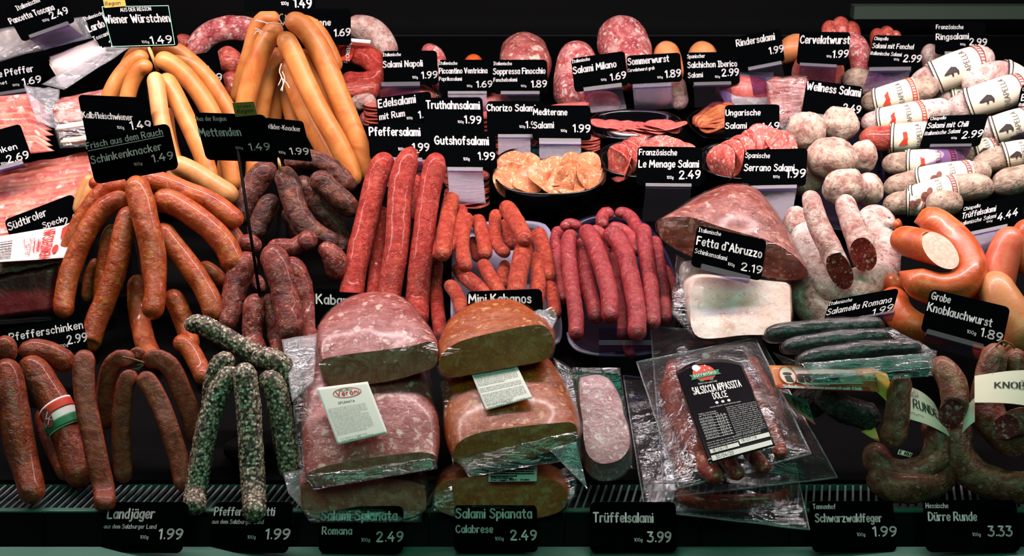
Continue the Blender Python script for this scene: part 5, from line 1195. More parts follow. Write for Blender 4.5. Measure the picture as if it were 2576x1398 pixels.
def salsiccia_label(root, quad, hq, top, full=True):
    """black die-cut label: quad TL TR BR BL in pixels at hq above the deck, with a domed top"""
    c4 = [PD(x, y, hq) for x, y in quad]; N = (c4[1] - c4[0]).cross(c4[3] - c4[0]).normalized()
    if N.dot(CAM - c4[0]) < 0: N = -N
    fn = lambda u, v, off=.0006: c4[0].lerp(c4[1], u).lerp(c4[3].lerp(c4[2], u), v) + N * off
    out = [(u, top * (abs(2 * u - 1) ** 2.2)) for u in [k / 16 for k in range(17)]] + [(1, 1), (0, 1)]
    lb = mk('black_label', *gridlabel(fn, lambda u: top * (abs(2 * u - 1) ** 2.2)), M['labelblk'], root)
    lb['label'] = 'glossy black label with a red dome logo'
    A = 1.45  # label height over width
    q = lambda k: (lambda u, v: fn(u, v, .0006 + k * .00025))
    dome = [(.40 + .17 * math.cos(a), .155 - .095 * math.sin(a)) for a in [k * math.pi / 16 for k in range(17)]]
    mk('logo_dome', *poly_mesh(q(0), dome), M['chili'], lb, smooth=False)
    mk('logo_bowl', *poly_mesh(q(0), [(.40 + .16 * math.cos(a), .175 + .055 * math.sin(a)) for a in [k * math.pi / 12 for k in range(13)]]), M['redink'], lb, smooth=False)
    mk('logo_specks', *merge([poly_mesh(q(1), ell(.40 + dx, .12 + dy, .011, .008, 8)) for dx, dy in ((-.1, 0), (-.03, -.03), (.05, -.05), (.1, -.01), (.02, .0), (-.08, -.05))] + [poly_mesh(q(1), ell(.31, .085, .06, .035, 14))]), M['whiteink'], lb, smooth=False)
    mk('logo_ribbon', *poly_mesh(q(2), [(.17, .155), (.40, .145), (.63, .135), (.61, .165), (.64, .19), (.40, .195), (.18, .21), (.20, .182)]), M['greenink'], lb, smooth=False)
    mk('logo_flag', *merge([poly_mesh(q(1), [(.29 + i * .075, .222 + .008 * (i == 1)), (.36 + i * .075, .222 + .008 * (i == 1)), (.355 + i * .07, .238), (.30 + i * .07, .238)]) for i in (0, 2)]), M['greenink'], lb, smooth=False)
    Tx = [text_mesh(q(3), 'sorrentino', .23, .186, .57, .176, .036, 0, 1, 2, 3, 2), text_mesh(q(0), 'BONTA DA GUSTARE', .26, .262, .54, .262, .014, 0, 1, 1.5, 2, 1)]
    if full:
        Tx += [text_mesh(q(0), 'SALSICCIA APPASSITA', .14, .355, .86, .355, .07, 0, 1, 1.9, 3, 2), text_mesh(q(0), 'DOLCE', .40, .435, .61, .435, .062, 0, 1, 1.9, 3, 2)]
        for k in range(3): Tx.append(poly_mesh(q(0), ell(.42 + k * .09, .475, .024, .014, 10)))
        Tx.append(text_mesh(q(0), 'www.salumi sorrentino.com', .30, .515, .76, .515, .014, 0, 1, 1.5, 2, 1))
        for i in range(15): Tx.append(text_mesh(q(0), pack_line(RND, 30), .52, .545 + i * .0195, .97, .545 + i * .0195, .011, 0, 1, 1.5, 2, 1))
        for i in range(8):
            Tx.append(text_mesh(q(0), pack_line(RND, 12), .09, .60 + i * .027, .28, .60 + i * .027, .011, 0, 1, 1.5, 2, 1)); Tx.append(text_mesh(q(0), '%d,%d g' % (RND.randint(1, 60), RND.randint(0, 9)), .36, .60 + i * .027, .47, .60 + i * .027, .012, 0, 1, 1.5, 2, 1))
            Tx.append(line_mesh(q(0), [(.08, .607 + i * .027), (.49, .607 + i * .027)], .003))
        Tx += [line_mesh(q(0), [(.34, .58), (.34, .80)], .004), text_mesh(q(0), 'Valori nutrizionali', .1, .56, .36, .56, .013, 0, 1, 1.5, 2, 1), text_mesh(q(0), 'per 100 g di prodotto', .1, .58, .38, .58, .013, 0, 1, 1.5, 2, 1)]
        for i in range(3): Tx.append(text_mesh(q(0), pack_line(RND, 52), .07, .832 + i * .022, .88 - .3 * (i == 2), .832 + i * .022, .012, 0, 1, 1.5, 2, 1))
    mk('label_lettering', *merge(Tx), M['whiteink'], lb, smooth=False)
    if full:
        s1 = mk('date_strip', *poly_mesh(q(1), [(.07, .89), (.50, .89), (.50, .925), (.07, .925)]), M['paper'], lb, smooth=False)
        s2 = mk('date_strip', *poly_mesh(q(1), [(.52, .868), (.98, .868), (.98, .91), (.52, .91)]), M['paper'], lb, smooth=False)
        s3 = mk('date_strip', *poly_mesh(q(1), [(.06, .945), (.97, .945), (.97, .99), (.06, .99)]), M['paper'], lb, smooth=False)
        mk('date_print', *merge([text_mesh(q(2), '18/06/19', .10, .918, .33, .918, .024, 0, 1, 1.4, 2, 1), text_mesh(q(2), '19/07/19', .55, .900, .78, .900, .026, 0, 1, 1.4, 2, 1), text_mesh(q(2), '30/04/20', .12, .982, .38, .982, .03, 0, 1, 1.6, 2, 1)]), M['ink'], lb, smooth=False)
salsiccia_label(U1, [(1692, 915), (1858, 893), (1950, 1120), (1784, 1166)], .117, .10)
salsiccia_label(U2, [(1720, 880), (1880, 868), (1960, 1085), (1790, 1130)], .052, .06, False)
# ---- black sausages in film on an orange carton, top right of the front
g = 'black sausage packs'
vr = empty('black_sausage_pack', PD(2130, 960, .03), 'glossy film pack of three black sausages lying on an orange carton', 'sausage pack')
for pts, r, D in (([(1922, 848), (1960, 838), (2050, 828), (2140, 822), (2222, 816)], [14, 24, 24, 24, 20], 1.68), ([(1965, 875), (2010, 868), (2090, 858), (2170, 850), (2240, 846)], [14, 23, 24, 24, 18], 1.658), ([(2005, 912), (2050, 900), (2130, 889), (2220, 880), (2318, 874)], [14, 24, 25, 25, 18], 1.63)):
    _seed[0] += 1
    T_ = tube(pts, D, r, seg=26, amp=.06, afreq=50, seed=_seed[0], step=.004); mk('black_sausage', T_.V, T_.F, M['black'], vr)
    V = inflate(T_.V, .0022, .0022, 55, _seed[0]); mk('film_wrap', V, T_.F, M['wrapt'], vr)
for i, (px, Ds, m) in enumerate(([[(1945, 885), (2020, 915), (2050, 965), (1990, 935)], [1.64, 1.62, 1.612, 1.63], 'bag'], [[(2020, 912), (2335, 888), (2350, 925), (2042, 955)], [1.613, 1.612, 1.607, 1.607], 'bagm'], [[(2040, 952), (2350, 922), (2347, 945), (2036, 972)], [1.606, 1.606, 1.604, 1.604], 'bag'], [[(2215, 822), (2240, 820), (2358, 882), (2350, 925)], [1.67, 1.67, 1.62, 1.61], 'bag'])):
    flap(vr, px, Ds, m, 24, 8, .004, 34, 'film_flap', 40 + i)
ct = mk('orange_carton', *sheet([P(1935, 918, 1.655), P(2200, 925, 1.645), P(2212, 985, 1.628), P(1953, 976, 1.632)], 14, 6, .001, 10, 3, 0, .001), M['orange'], vr); ct['label'] = 'orange printed carton band'
mk('carton_fold', *sheet([P(2196, 925, 1.646), P(2232, 940, 1.645), P(2266, 1044, 1.63), P(2206, 984, 1.628)], 6, 8, .001, 10, 5, 0, .001), M['yellow'], vr)
cf = lambda u, v, off=.0024: P(1935, 918, 1.655).lerp(P(2200, 925, 1.645), u).lerp(P(1953, 976, 1.632).lerp(P(2212, 985, 1.628), u), v) - FWD * off
mk('carton_panel', *poly_mesh(cf, [(.22, .05), (.80, .12), (.86, .70), (.28, .80), (.12, .55)]), M['cream'], vr, smooth=False)
mk('carton_emblem', *poly_mesh(cf, ell(.145, .42, .075, .36, 22)), M['cream'], vr, smooth=False)
mk('emblem_ring', *line_mesh(lambda u, v: cf(u, v, .003), ell(.145, .42, .08, .38, 22) + ell(.145, .42, .08, .38, 22)[:1], .012), M['chili'], vr, smooth=False)
mk('emblem_picture', *merge([poly_mesh(lambda u, v: cf(u, v, .003), ell(.145, .34, .045, .06, 12)), poly_mesh(lambda u, v: cf(u, v, .003), [(.11, .45), (.17, .42), (.19, .7), (.12, .68)])]), M['darkprint'], vr, smooth=False)
mk('carton_strip', *poly_mesh(lambda u, v: cf(u, v, .003), [(.02, .80), (.9, .80), (.93, .98), (.04, .98)]), M['chili'], vr, smooth=False)
mk('carton_lettering', *merge([text_mesh(lambda u, v: cf(u, v, .0036), 'Schinken-Schwarzwurst mit Chili', .07, .95, .82, .95, .12, 0, 1, 1.8, 3, 2)]), M['whiteink'], vr, smooth=False)
mk('carton_word', *merge([text_mesh(lambda u, v: cf(u, v, .0036), 'FEGER', .26, .66, .62, .62, .30, 0, 1, 2, 3, 2)]), M['darkprint'], vr, smooth=False)
br = empty('dark_sausage_pack', PD(2120, 1060, .004), 'dark peppery sausage in its pack under the orange carton', 'sausage pack')
for pts, r, D in (([(2050, 1010), (2085, 1005), (2130, 1030), (2190, 1048), (2216, 1050)], [22, 36, 36, 34, 26], 1.66), ([(1990, 1000), (2030, 1010), (2070, 1040)], [20, 30, 26], 1.69)):
    _seed[0] += 1
    T_ = tube(pts, D, r, seg=40, amp=.10, afreq=60, seed=_seed[0], step=.0025, grain=(240, .003)); mk('peppery_sausage', T_.V, T_.F, M['darkpep'], br)
lf = lambda u, v, off=0: P(1967, 985, 1.68).lerp(P(2030, 1000, 1.675), u).lerp(P(1985, 1030, 1.672).lerp(P(2048, 1063, 1.665), u), v) - FWD * off
mk('pack_label', *poly_mesh(lambda u, v: lf(u, v), [(0, 0), (1, .1), (1, 1), (.3, .8), (.05, .45)]), M['greenink'], br, smooth=False)
mk('label_edge', *merge([line_mesh(lambda u, v: lf(u, v, .001), [(0, 0), (.05, .45), (.3, .82), (1, 1.02)], .09)]), M['chili'], br, smooth=False)
mk('label_lettering', *text_mesh(lambda u, v: lf(u, v, .0012), 'FEG', .35, .62, .95, .80, .4, 0, 1, 2, 3, 2), M['ink'], br, smooth=False)
mk('yellow_tab', *sheet([P(2166, 1085, 1.655), P(2200, 1070, 1.652), P(2214, 1112, 1.645), P(2190, 1100, 1.648)], 4, 4, .001), M['yellow'], br)

# ================================================================ DRY RING SAUSAGES (front right)
g = 'dry ring sausages'
D_ = lambda pts, D, r, lab, **k: S('dry_ring_sausage', lab, 'sausage', g, k.pop('mat', 'runde'), pts, D, r, amp=.1, afreq=55, seg=30, step=.004, **k)
w1 = D_([(2275, 940), (2262, 985), (2258, 1030), (2250, 1080), (2246, 1128)], [1.635, 1.63, 1.625], [24, 30, 31, 33, 30], 'dry sausage hanging upright in front of the cream Runde band')
w2 = D_([(2205, 1112), (2206, 1150), (2232, 1182), (2285, 1192), (2338, 1170), (2362, 1120), (2352, 1070), (2330, 1045)], [1.655, 1.655, 1.645, 1.645, 1.66, 1.67], 37, 'U-shaped dry ring sausage below the cream Runde band')
w2b = D_([(2190, 1190), (2240, 1220), (2300, 1226), (2352, 1210), (2390, 1170)], [1.66, 1.65, 1.66], 40, 'shaded dry ring sausage lying on the slats at the bottom')
w3 = D_([(2340, 915), (2374, 930), (2398, 970), (2402, 1010), (2394, 1042)], [1.665, 1.65, 1.635, 1.63], [28, 33, 34, 34, 30], 'dry sausage with a speckled cut end right of the Runde band', ends='rc', cut='cutspeck', slant=(0, 1.0))
def creamband(root, px4, D4, draw, bow=.012, nm='paper_band'):
    c4 = [P(x, y, d) for (x, y), d in zip(px4, D4)]; N = (c4[1] - c4[0]).cross(c4[3] - c4[0]).normalized()
    if N.dot(CAM - c4[0]) < 0: N = -N
    fn = lambda u, v, off=0: c4[0].lerp(c4[1], u).lerp(c4[3].lerp(c4[2], u), v) + N * (bow * math.sin(math.pi * u) + off)
    V = [fn(i / 16, j / 6, o) for o in (0, -.0006) for j in range(7) for i in range(17)]
    Fc = []
    for l in (0, 119):
        for j in range(6):
            for i in range(16): a = l + j * 17 + i; Fc.append((a, a + 1, a + 18, a + 17))
    b = mk(nm, V, Fc, M['cream'], root); b['label'] = 'cream paper band with dark lettering'
    for meshes, m, n_ in draw(lambda u, v: fn(u, v, .0007)): mk(n_, *merge(meshes), M[m], b, smooth=False)
    return b
def dr1(fn):
    return [([text_mesh(fn, 'E RUNDE', .02, .62, .86, .60, .26, 0, 1, 1.2, 3, 2), line_mesh(fn, [(.1, .80), (.2, .78), (.26, .82), (.32, .78), (.42, .80)], .012)], 'ink', 'band_lettering'),
            ([line_mesh(fn, ell(.20, .15, .15, .14, 22) + ell(.20, .15, .15, .14, 22)[:1], .008), line_mesh(fn, [(.1, .2), (.15, .1), (.2, .2), (.25, .1), (.3, .2)], .01), text_mesh(fn, 'BRUDERTUCH', .05, .30, .36, .24, .05, 0, 1, 1.2, 2, 1), line_mesh(fn, [(.02, .03), (.98, .03)], .008)], 'darkprint', 'band_crest')]
creamband(w2.o, [(2276, 968), (2350, 1012), (2390, 1098), (2272, 1050)], [1.66, 1.655, 1.64, 1.64], dr1, .006)
creamband(w2.o, [(2262, 1130), (2296, 1140), (2290, 1150), (2258, 1142)], [1.612, 1.612, 1.61, 1.61], lambda fn: [([text_mesh(fn, 'E RU', .1, .85, .9, .85, .7, 0, 1, 1.4, 2, 1)], 'ink', 'band_lettering')], .001)
creamband(w2.o, [(2372, 1120), (2385, 1130), (2374, 1218), (2350, 1200)], [1.66, 1.665, 1.65, 1.645], lambda fn: [], .001)
w4 = D_([(2505, 862), (2500, 900), (2488, 950), (2480, 1000), (2495, 1060), (2535, 1100), (2590, 1120)], [1.66, 1.66, 1.655, 1.645, 1.64], [26, 34, 36, 38, 42, 42, 40], 'dry sausage wearing the Knobla band at the right edge')
w5 = D_([(2550, 875), (2556, 910), (2566, 960), (2580, 1000)], [1.665, 1.665], [22, 30, 32, 30], 'dry sausage top at the right edge, behind the Knobla band')
w6 = D_([(2425, 1055), (2408, 1095), (2412, 1145), (2445, 1190), (2500, 1215), (2570, 1225), (2620, 1215)], [1.66, 1.65, 1.64, 1.65], 42, 'dark ring sausage lying at the bottom right corner')
w7 = D_([(2530, 1075), (2560, 1060), (2600, 1050)], [1.62, 1.625], [30, 34, 34], 'speckled cut sausage at the right edge under the Knobla band', ends='cr', cut='cutspeck', slant=(.8, 0))
def dr2(fn):
    return [([text_mesh(fn, 'KNOBLAUCH', .166, .52, .75, .60, .19, 0, 1, .8, 3, 2)], 'ink', 'band_lettering'),
            ([line_mesh(fn, [(.14, .03), (.98, .03)], .008), line_mesh(fn, ell(.475, .22, .055, .16, 20) + ell(.475, .22, .055, .16, 20)[:1], .008), line_mesh(fn, [(.39, .30), (.44, .36), (.51, .36), (.56, .30)], .010)], 'darkprint', 'band_crest')]
creamband(w4.o, [(2452, 945), (2720, 958), (2720, 1075), (2452, 1012)], [1.63, 1.64, 1.615, 1.605], dr2, .016)
creamband(w6.o, [(2428, 1030), (2452, 1000), (2452, 1060), (2420, 1090)], [1.63, 1.63, 1.62, 1.62], lambda fn: [], .002)
twine('tying_string', 'dark knot of string at the top of the right edge dry sausages', [[(2505, 872), (2520, 858), (2534, 862), (2526, 872)], [(2520, 860), (2545, 866), (2552, 878)]], 1.645, .0012, 'twineb')
# ================================================================ FETTA WEDGE, MOULDY SALAMI, ORANGE RINGS
fe = loaf('salami_wedge', 'wrapped cone-shaped ham salami wedge with a dark cut face', None,
   [([(1654, 575), (1660, 552), (1700, 545), (1745, 548), (1800, 566), (1860, 584), (1925, 602), (1985, 632), (2022, 668), (2032, 690), (2005, 704), (1960, 702), (1910, 692), (1850, 676), (1780, 656), (1715, 634), (1668, 604)], 1.835),
    ([(1662, 556), (1690, 534), (1745, 510), (1800, 498), (1860, 500), (1920, 522), (1970, 570), (2005, 625), (2028, 668), (2030, 690), (2000, 698), (1950, 694), (1900, 682), (1840, 664), (1770, 640), (1705, 612), (1668, 584)], 1.87),
    ([(1720, 540), (1745, 505), (1785, 480), (1830, 468), (1880, 475), (1925, 500), (1958, 545), (1980, 590), (1990, 625), (1985, 645), (1960, 655), (1920, 650), (1870, 640), (1820, 625), (1775, 605), (1740, 585), (1722, 562)], 1.915),
    ([(1790, 520), (1805, 485), (1830, 467), (1860, 462), (1890, 468), (1915, 485), (1930, 515), (1938, 545), (1935, 565), (1920, 575), (1895, 578), (1870, 575), (1845, 570), (1820, 562), (1800, 550), (1792, 540), (1788, 530)], 1.96)], 'fettaskin', 'fettacut', 'wrap', famp=.002)
wb = loaf('white_salami_block', 'white mould-covered salami block in film under the wedge', None,
   [([(1738, 740), (1760, 700), (1850, 705), (1940, 712), (1982, 716), (1988, 760), (1988, 815), (1975, 838), (1880, 842), (1800, 850), (1755, 845), (1738, 810)], 1.80),
    ([(1708, 680), (1740, 655), (1850, 670), (1930, 690), (1986, 708), (1992, 755), (1992, 812), (1975, 830), (1880, 834), (1800, 838), (1745, 832), (1722, 780)], 1.84)], 'whiteb', 'whiteb', 'wrap', famp=.002, tilt=.7)
flap(wb, [(1700, 640), (1740, 660), (1745, 850), (1690, 790)], [1.88, 1.85, 1.80, 1.83], 'bag', 8, 16, .004, seed=51)
g = 'mould-covered salami'
hs = S('horseshoe_salami', 'large white-moulded horseshoe salami under the two cut salamis', 'salami', g, 'moldw', [(2040, 575), (2036, 620), (2056, 680), (2105, 722), (2165, 726), (2206, 690), (2214, 625), (2200, 565), (2178, 530)], [1.96, 1.93, 1.90, 1.875, 1.87, 1.885, 1.91, 1.94, 1.96], [46, 50, 52, 54, 54, 52, 52, 52, 44], amp=.10, afreq=30, seg=36)
S('horseshoe_salami', 'shaded mould-covered salami end below the large horseshoe one', 'salami', g, 'moldpatch', [(2012, 700), (2020, 745), (2052, 785), (2100, 800), (2150, 790)], [1.90, 1.875, 1.86, 1.86], 40, amp=.1, afreq=36)
S('horseshoe_salami', 'small mouldy salami lump left of the two cut salamis', 'salami', g, 'moldpatch', [(2005, 520), (2004, 560), (2016, 600)], [2.02, 2.0], [24, 32, 24], amp=.1, afreq=40)
S('cut_salami', 'left cut salami with a slanting dark red face', 'salami', g, 'moldpatch', [(2036, 484), (2046, 525), (2066, 580), (2090, 630), (2112, 680)], [1.895, 1.87, 1.845, 1.83], [22, 26, 28, 30, 29], amp=.10, afreq=60, ends='rc', cut='cutred', slant=(0, 1.5), seg=32)
S('cut_salami', 'right cut salami showing a round marbled face', 'salami', g, 'moldpatch', [(2122, 494), (2132, 530), (2148, 575), (2164, 612), (2172, 640)], [1.90, 1.875, 1.85, 1.835], [22, 27, 30, 33, 33], amp=.10, afreq=60, ends='rc', cut='cutred', slant=(0, .9), seg=32)
# orange rings
g = 'orange ring sausages'
S('orange_ring_sausage', 'big orange ring sausage on top of the pile', 'sausage', g, 'ring', [(2300, 558), (2340, 556), (2385, 585), (2425, 632), (2440, 680), (2415, 718), (2365, 728), (2310, 712), (2262, 684)], [1.885, 1.87, 1.85, 1.825, 1.80, 1.785, 1.785, 1.79, 1.80], [18, 38, 40, 42, 42, 42, 42, 40, 26], ends='tt', amp=.05, afreq=24, seg=36)
S('orange_ring_sausage', 'orange sausage piece with a pale round cut face inside the big ring', 'sausage', g, 'ring', [(2250, 600), (2280, 606), (2325, 618), (2366, 630)], [1.85, 1.82, 1.785], [32, 38, 40, 40], ends='rc', cut='cutfine', slant=(0, 1.0), sang=-.9, amp=.04, afreq=24, seg=36)
S('orange_ring_sausage', 'orange ring sausage in shade below the big one', 'sausage', g, 'ring', [(2245, 730), (2255, 780), (2300, 820), (2370, 835), (2440, 800), (2480, 740)], [1.84, 1.81, 1.79, 1.80, 1.82], 38, amp=.04, afreq=24, seg=32)
S('orange_ring_sausage', 'orange ring end at the left under the big ring, by the Salamella card', 'sausage', g, 'ring', [(2232, 690), (2245, 715), (2262, 745)], [1.86, 1.85], 26, amp=.04, afreq=24)
g = 'coral and pale rings at the right edge'
S('coral_ring_sausage', 'coral red ring sausage at the right edge', 'sausage', g, 'fleischr', [(2556, 575), (2535, 615), (2518, 665), (2505, 715), (2500, 760)], [1.83, 1.82, 1.81], [34, 40, 44, 46, 42], amp=.03, afreq=20, seg=36)
S('pale_ring_sausage', 'pale orange ring sausage curving along the right edge behind the Grobe card', 'sausage', g, 'fleisch', [(2492, 690), (2510, 735), (2540, 790), (2575, 840), (2610, 880)], [1.80, 1.775, 1.76, 1.75], [38, 46, 52, 56, 56], amp=.03, afreq=20, seg=36)
S('coral_ring_sausage', 'orange ring sausage cut off by the right edge above the coral one', 'sausage', g, 'ring', [(2600, 555), (2582, 590), (2578, 640), (2590, 690)], [1.83, 1.825], 36, amp=.03, afreq=20, seg=32)
S('pale_ring_sausage', 'dark orange ring behind the Grobe Knoblauchwurst card', 'sausage', g, 'ring', [(2450, 860), (2500, 880), (2560, 870), (2620, 850)], [1.77, 1.76], 40, amp=.03, afreq=20, seg=32)
# metal clip and casing tail next to the ring
cl = empty('sausage_clip', P(2245, 568, 1.88), 'small metal clip with a casing tail beside the orange ring', 'clip')
mk('metal_band', *rod([P(2240, 572, 1.90), P(2252, 566, 1.90)], .004, 10), M['steel'], cl)
mk('casing_tail', *rod([P(2240, 570, 1.90), P(2232, 556, 1.90), P(2236, 545, 1.90)], [.004, .005, .003], 8), M['fatw'], cl)
mk('sausage_stub', *rod([P(2250, 568, 1.90), P(2262, 565, 1.895)], [.005, .009], 10), M['ring'], cl)

# ================================================================ MOULDY BALLS IN THE BLACK TRAY
g = 'mould-covered salami balls'
tray('ribbed_tray', 'dark blue plastic tray holding the mould-covered balls', [(2040, 330), (2090, 275), (2175, 300), (2212, 350), (2226, 440), (2236, 540), (2215, 590), (2120, 580), (2050, 560), (2035, 470)], 10, .03, 'traydk')
rb = []
for i, yy in enumerate((372, 430, 492, 548)):
    a, b = PD(2200 + i * 5, yy, .010), PD(2232 + i * 2, yy - 4, .028); rb.append(rod([a, b], .0022, 6))
mk('tray_ribs', *merge(rb), M['traydk'], bpy.data.objects['ribbed_tray'])
B_ = lambda x, y, rx, ry, D, lab: ball('moulded_salami_ball', lab, 'salami ball', g, 'ball', x, y, rx, ry, D, .10)
B_(2026, 331, 51, 49, 2.17, 'left rear mould-covered ball below the Wellness Salami card')
B_(2113, 312, 48, 45, 2.20, 'rearmost mould-covered ball touching the Wellness Salami card')
B_(2090, 398, 64, 54, 2.10, 'largest mould-covered ball in the middle of the tray')
B_(2174, 393, 34, 42, 2.15, 'mould-covered ball at the right rim of the blue tray')
B_(2125, 472, 56, 48, 2.045, 'front mould-covered ball beside the cut salamis')
B_(2182, 478, 40, 42, 2.075, 'mould-covered ball tucked right of the front one')
B_(2030, 455, 40, 42, 2.13, 'shaded mould-covered ball behind the Serrano card')

# ================================================================ BANDED SALAMIS (back right)
g = 'salamis in cream paper bands'
def chia(pts, D, r, lab, bandr=None, emblem='chili', mat='grey', flip=False, wv=None):
    T_ = S('banded_salami', lab, 'salami', g, mat, pts, D, r, amp=.09, afreq=50, seg=30, step=.005)
    if not bandr: return T_
    L = T_.L; s0, s1 = L * bandr[0], L * bandr[1]; rr = T_.at(L * .5)[1]; hw = rr * 1.75
    b = band(T_, s0, s1, -hw, hw, 'cream', T_.o, 'paper_band', .0012, 14, 18)
    b['label'] = 'cream paper band printed with a ' + {'chili': 'red chilli', 'truffle': 'brown truffle', 'bird': 'dark boar'}[emblem]
    fn = lambda k: (lambda x, y: T_.surf(s0 + x, y, .0022 + k * .0004))
    W = s1 - s0; U = rr
    # dark scalloped edge with pale letters
    e = [(W * .02 + W * .10 * (1 - (w / hw) ** 2) * -1 + W * .10, w) for w in [hw * (-1 + 2 * k / 16) for k in range(17)]]
    mk('band_edge', *merge([line_mesh(fn(0), e, U * .28)]), M['darkprint'], b, smooth=False)
    dots = [line_mesh(fn(1), [(x, w - U * .10), (x, w + U * .10)], U * .12) for x, w in e[1:-1]]
    mk('edge_lettering', *merge(dots), M['cream'], b, smooth=False)
    cx, cy = W * .30, U * .05
    rd = random.Random(int(pts[0][0]))
    if emblem == 'chili':
        ms = [line_mesh(fn(0), [(cx + U * .05 * k, cy - U * .38 + rd.uniform(-.1, .1) * U), (cx + U * .12 * math.sin(k) + U * .05, cy), (cx + U * (.1 * k - .15), cy + U * (.3 + .1 * rd.random()))], U * .085) for k in range(-2, 4)]
        mk('chili_emblem', *merge(ms), M['chili'], b, smooth=False)
    elif emblem == 'truffle':
        mk('truffle_emblem', *merge([poly_mesh(fn(0), ell(cx, cy + U * .1, U * .32, U * .36, 16)), poly_mesh(fn(0), ell(cx + U * .38, cy - U * .22, U * .2, U * .28, 12, .6))]), M['trufflebrown'], b, smooth=False)
    else:
        body = [(-.5, .10), (-.42, .0), (-.2, -.12), (.08, -.26), (.34, -.16), (.46, .08), (.42, .30), (.34, .30), (.30, .14), (.10, .12), (.06, .32), (-.02, .32), (-.05, .12), (-.24, .14)]
        mk('boar_emblem', *merge([poly_mesh(fn(0), [(cx + U * x, cy + U * y) for x, y in body])]), M['darkprint'], b, smooth=False)
    # lettering running round the band
    tx = text_mesh(lambda x, y: fn(0)(x, y), 'CHIAPELLA', W * .66, U * 1.0, W * .66, -U * .95, U * .34, 1, 0, 1.0, 2, 2)
    mk('band_lettering', *tx, M['darkprint'], b, smooth=False)
    arc = [(W * .80 + W * .08 * (1 - (w / hw) ** 2), w) for w in [hw * (-.9 + 1.8 * k / 16) for k in range(17)]]
    m = 'maroon' if emblem != 'chili' else 'chili'
    mk('band_arc', *merge([line_mesh(fn(0), arc, U * .07), line_mesh(fn(0), [(x + U * .3, w) for x, w in arc], U * .07)] + [line_mesh(fn(0), [(x + U * .07, w), (x + U * .23, w + U * .03)], U * .06) for x, w in arc[1:-1]]), M[m], b, smooth=False)
    mk('band_hairline', *merge([line_mesh(fn(0), [(W * .97, w) for w in (-hw, -hw * .3, hw * .3, hw)], U * .04)]), M['darkprint'], b, smooth=False)
    return T_
chia([(2285, 222), (2330, 205), (2400, 175), (2470, 152), (2500, 160)], [2.28, 2.27, 2.27, 2.27], [24, 36, 40, 36, 26], 'banded salami lying highest, with a dark boar print under the Ringsalami card', (.26, .86), 'bird', 'moldw')
chia([(2425, 225), (2455, 205), (2510, 190), (2555, 205), (2580, 240)], [2.25, 2.25, 2.26], [24, 34, 38, 36, 28], 'banded salami at the right with its blunt mouldy end in front', (.55, .95), 'bird', 'moldw')
chia([(2165, 262), (2215, 252), (2280, 235), (2335, 222), (2362, 226)], [2.27, 2.26, 2.25, 2.25], [22, 30, 33, 33, 28], 'chilli-banded salami right of the Wellness Salami card', (.16, .70), 'chili', 'grey')
chia([(2350, 252), (2395, 246), (2430, 240)], [2.29, 2.29], [28, 34, 30], 'mouldy salami end lying behind the boar-banded ones', (.45, .9), 'bird', 'moldw')
chia([(2165, 312), (2225, 302), (2300, 290), (2365, 276), (2395, 272)], [2.235, 2.225, 2.22, 2.22], [22, 29, 32, 30, 26], 'chilli-banded salami second from the top on the left of the pile', (.17, .70), 'chili', 'moldw')
chia([(2378, 288), (2420, 268), (2480, 248), (2545, 228), (2590, 218)], [2.225, 2.215, 2.21, 2.21], [22, 34, 38, 38, 34], 'large boar-banded salami in the middle of the pile, towards the right edge', (.24, .92), 'bird', 'moldw')
chia([(2160, 348), (2205, 348), (2270, 348), (2330, 342), (2380, 335)], [2.195, 2.185, 2.18, 2.18], [24, 32, 35, 34, 28], 'brownish chilli-banded salami left of the Salami mit Chili card', (.34, .85), 'chili', 'netred')
chia([(2455, 345), (2500, 330), (2560, 312), (2600, 305)], [2.175, 2.165, 2.165], [26, 34, 36, 34], 'boar-banded salami right of the Salami mit Chili card', (.26, .9), 'bird', 'moldw')
chia([(2218, 412), (2262, 412), (2330, 410), (2400, 408), (2432, 405)], [2.145, 2.135, 2.13, 2.13], [22, 30, 32, 32, 26], 'chilli-banded salami below the clear foot of the Salami mit Chili card', (.27, .85), 'chili', 'grey')
chia([(2385, 395), (2430, 388), (2475, 378), (2510, 368)], [2.16, 2.16], [22, 26, 28, 26], 'olive-grey banded salami behind the lower right ones', (.5, .9), 'bird', 'grey')
chia([(2222, 478), (2270, 465), (2335, 450), (2400, 440), (2465, 432), (2490, 428)], [2.105, 2.095, 2.085, 2.085, 2.09], [24, 30, 31, 31, 29, 22], 'truffle-banded salami in the lower middle of the pile', (.30, .80), 'truffle', 'grey')
chia([(2448, 432), (2480, 410), (2520, 395), (2570, 385), (2600, 380)], [2.12, 2.11, 2.11], [24, 29, 31, 31, 28], 'pinkish salami with a pale band at the right edge', (.50, .95), 'bird', 'grey')
chia([(2262, 505), (2305, 495), (2370, 480), (2440, 470), (2500, 474)], [2.07, 2.06, 2.05, 2.05], [22, 28, 32, 34, 28], 'lowest truffle-banded salami with a knobbly right end', (.12, .60), 'truffle', 'grey')
chia([(2498, 478), (2535, 458), (2580, 448), (2620, 440)], [2.085, 2.075], [26, 34, 36, 34], 'unbanded salami end at the right edge above the Trüffelsalami card', None, 'truffle', 'grey')
chia([(2226, 535), (2250, 515), (2290, 510), (2330, 520)], [2.075, 2.065, 2.06], [22, 28, 30, 24], 'dark salami end with a dark band corner above the orange ring', (.55, .92), 'truffle', 'grey')
chia([(2335, 530), (2360, 512), (2395, 515), (2415, 530)], [2.03, 2.02, 2.02], [24, 32, 32, 26], 'stubby salami end between the orange ring and the Trüffelsalami card', None, 'truffle', 'grey')
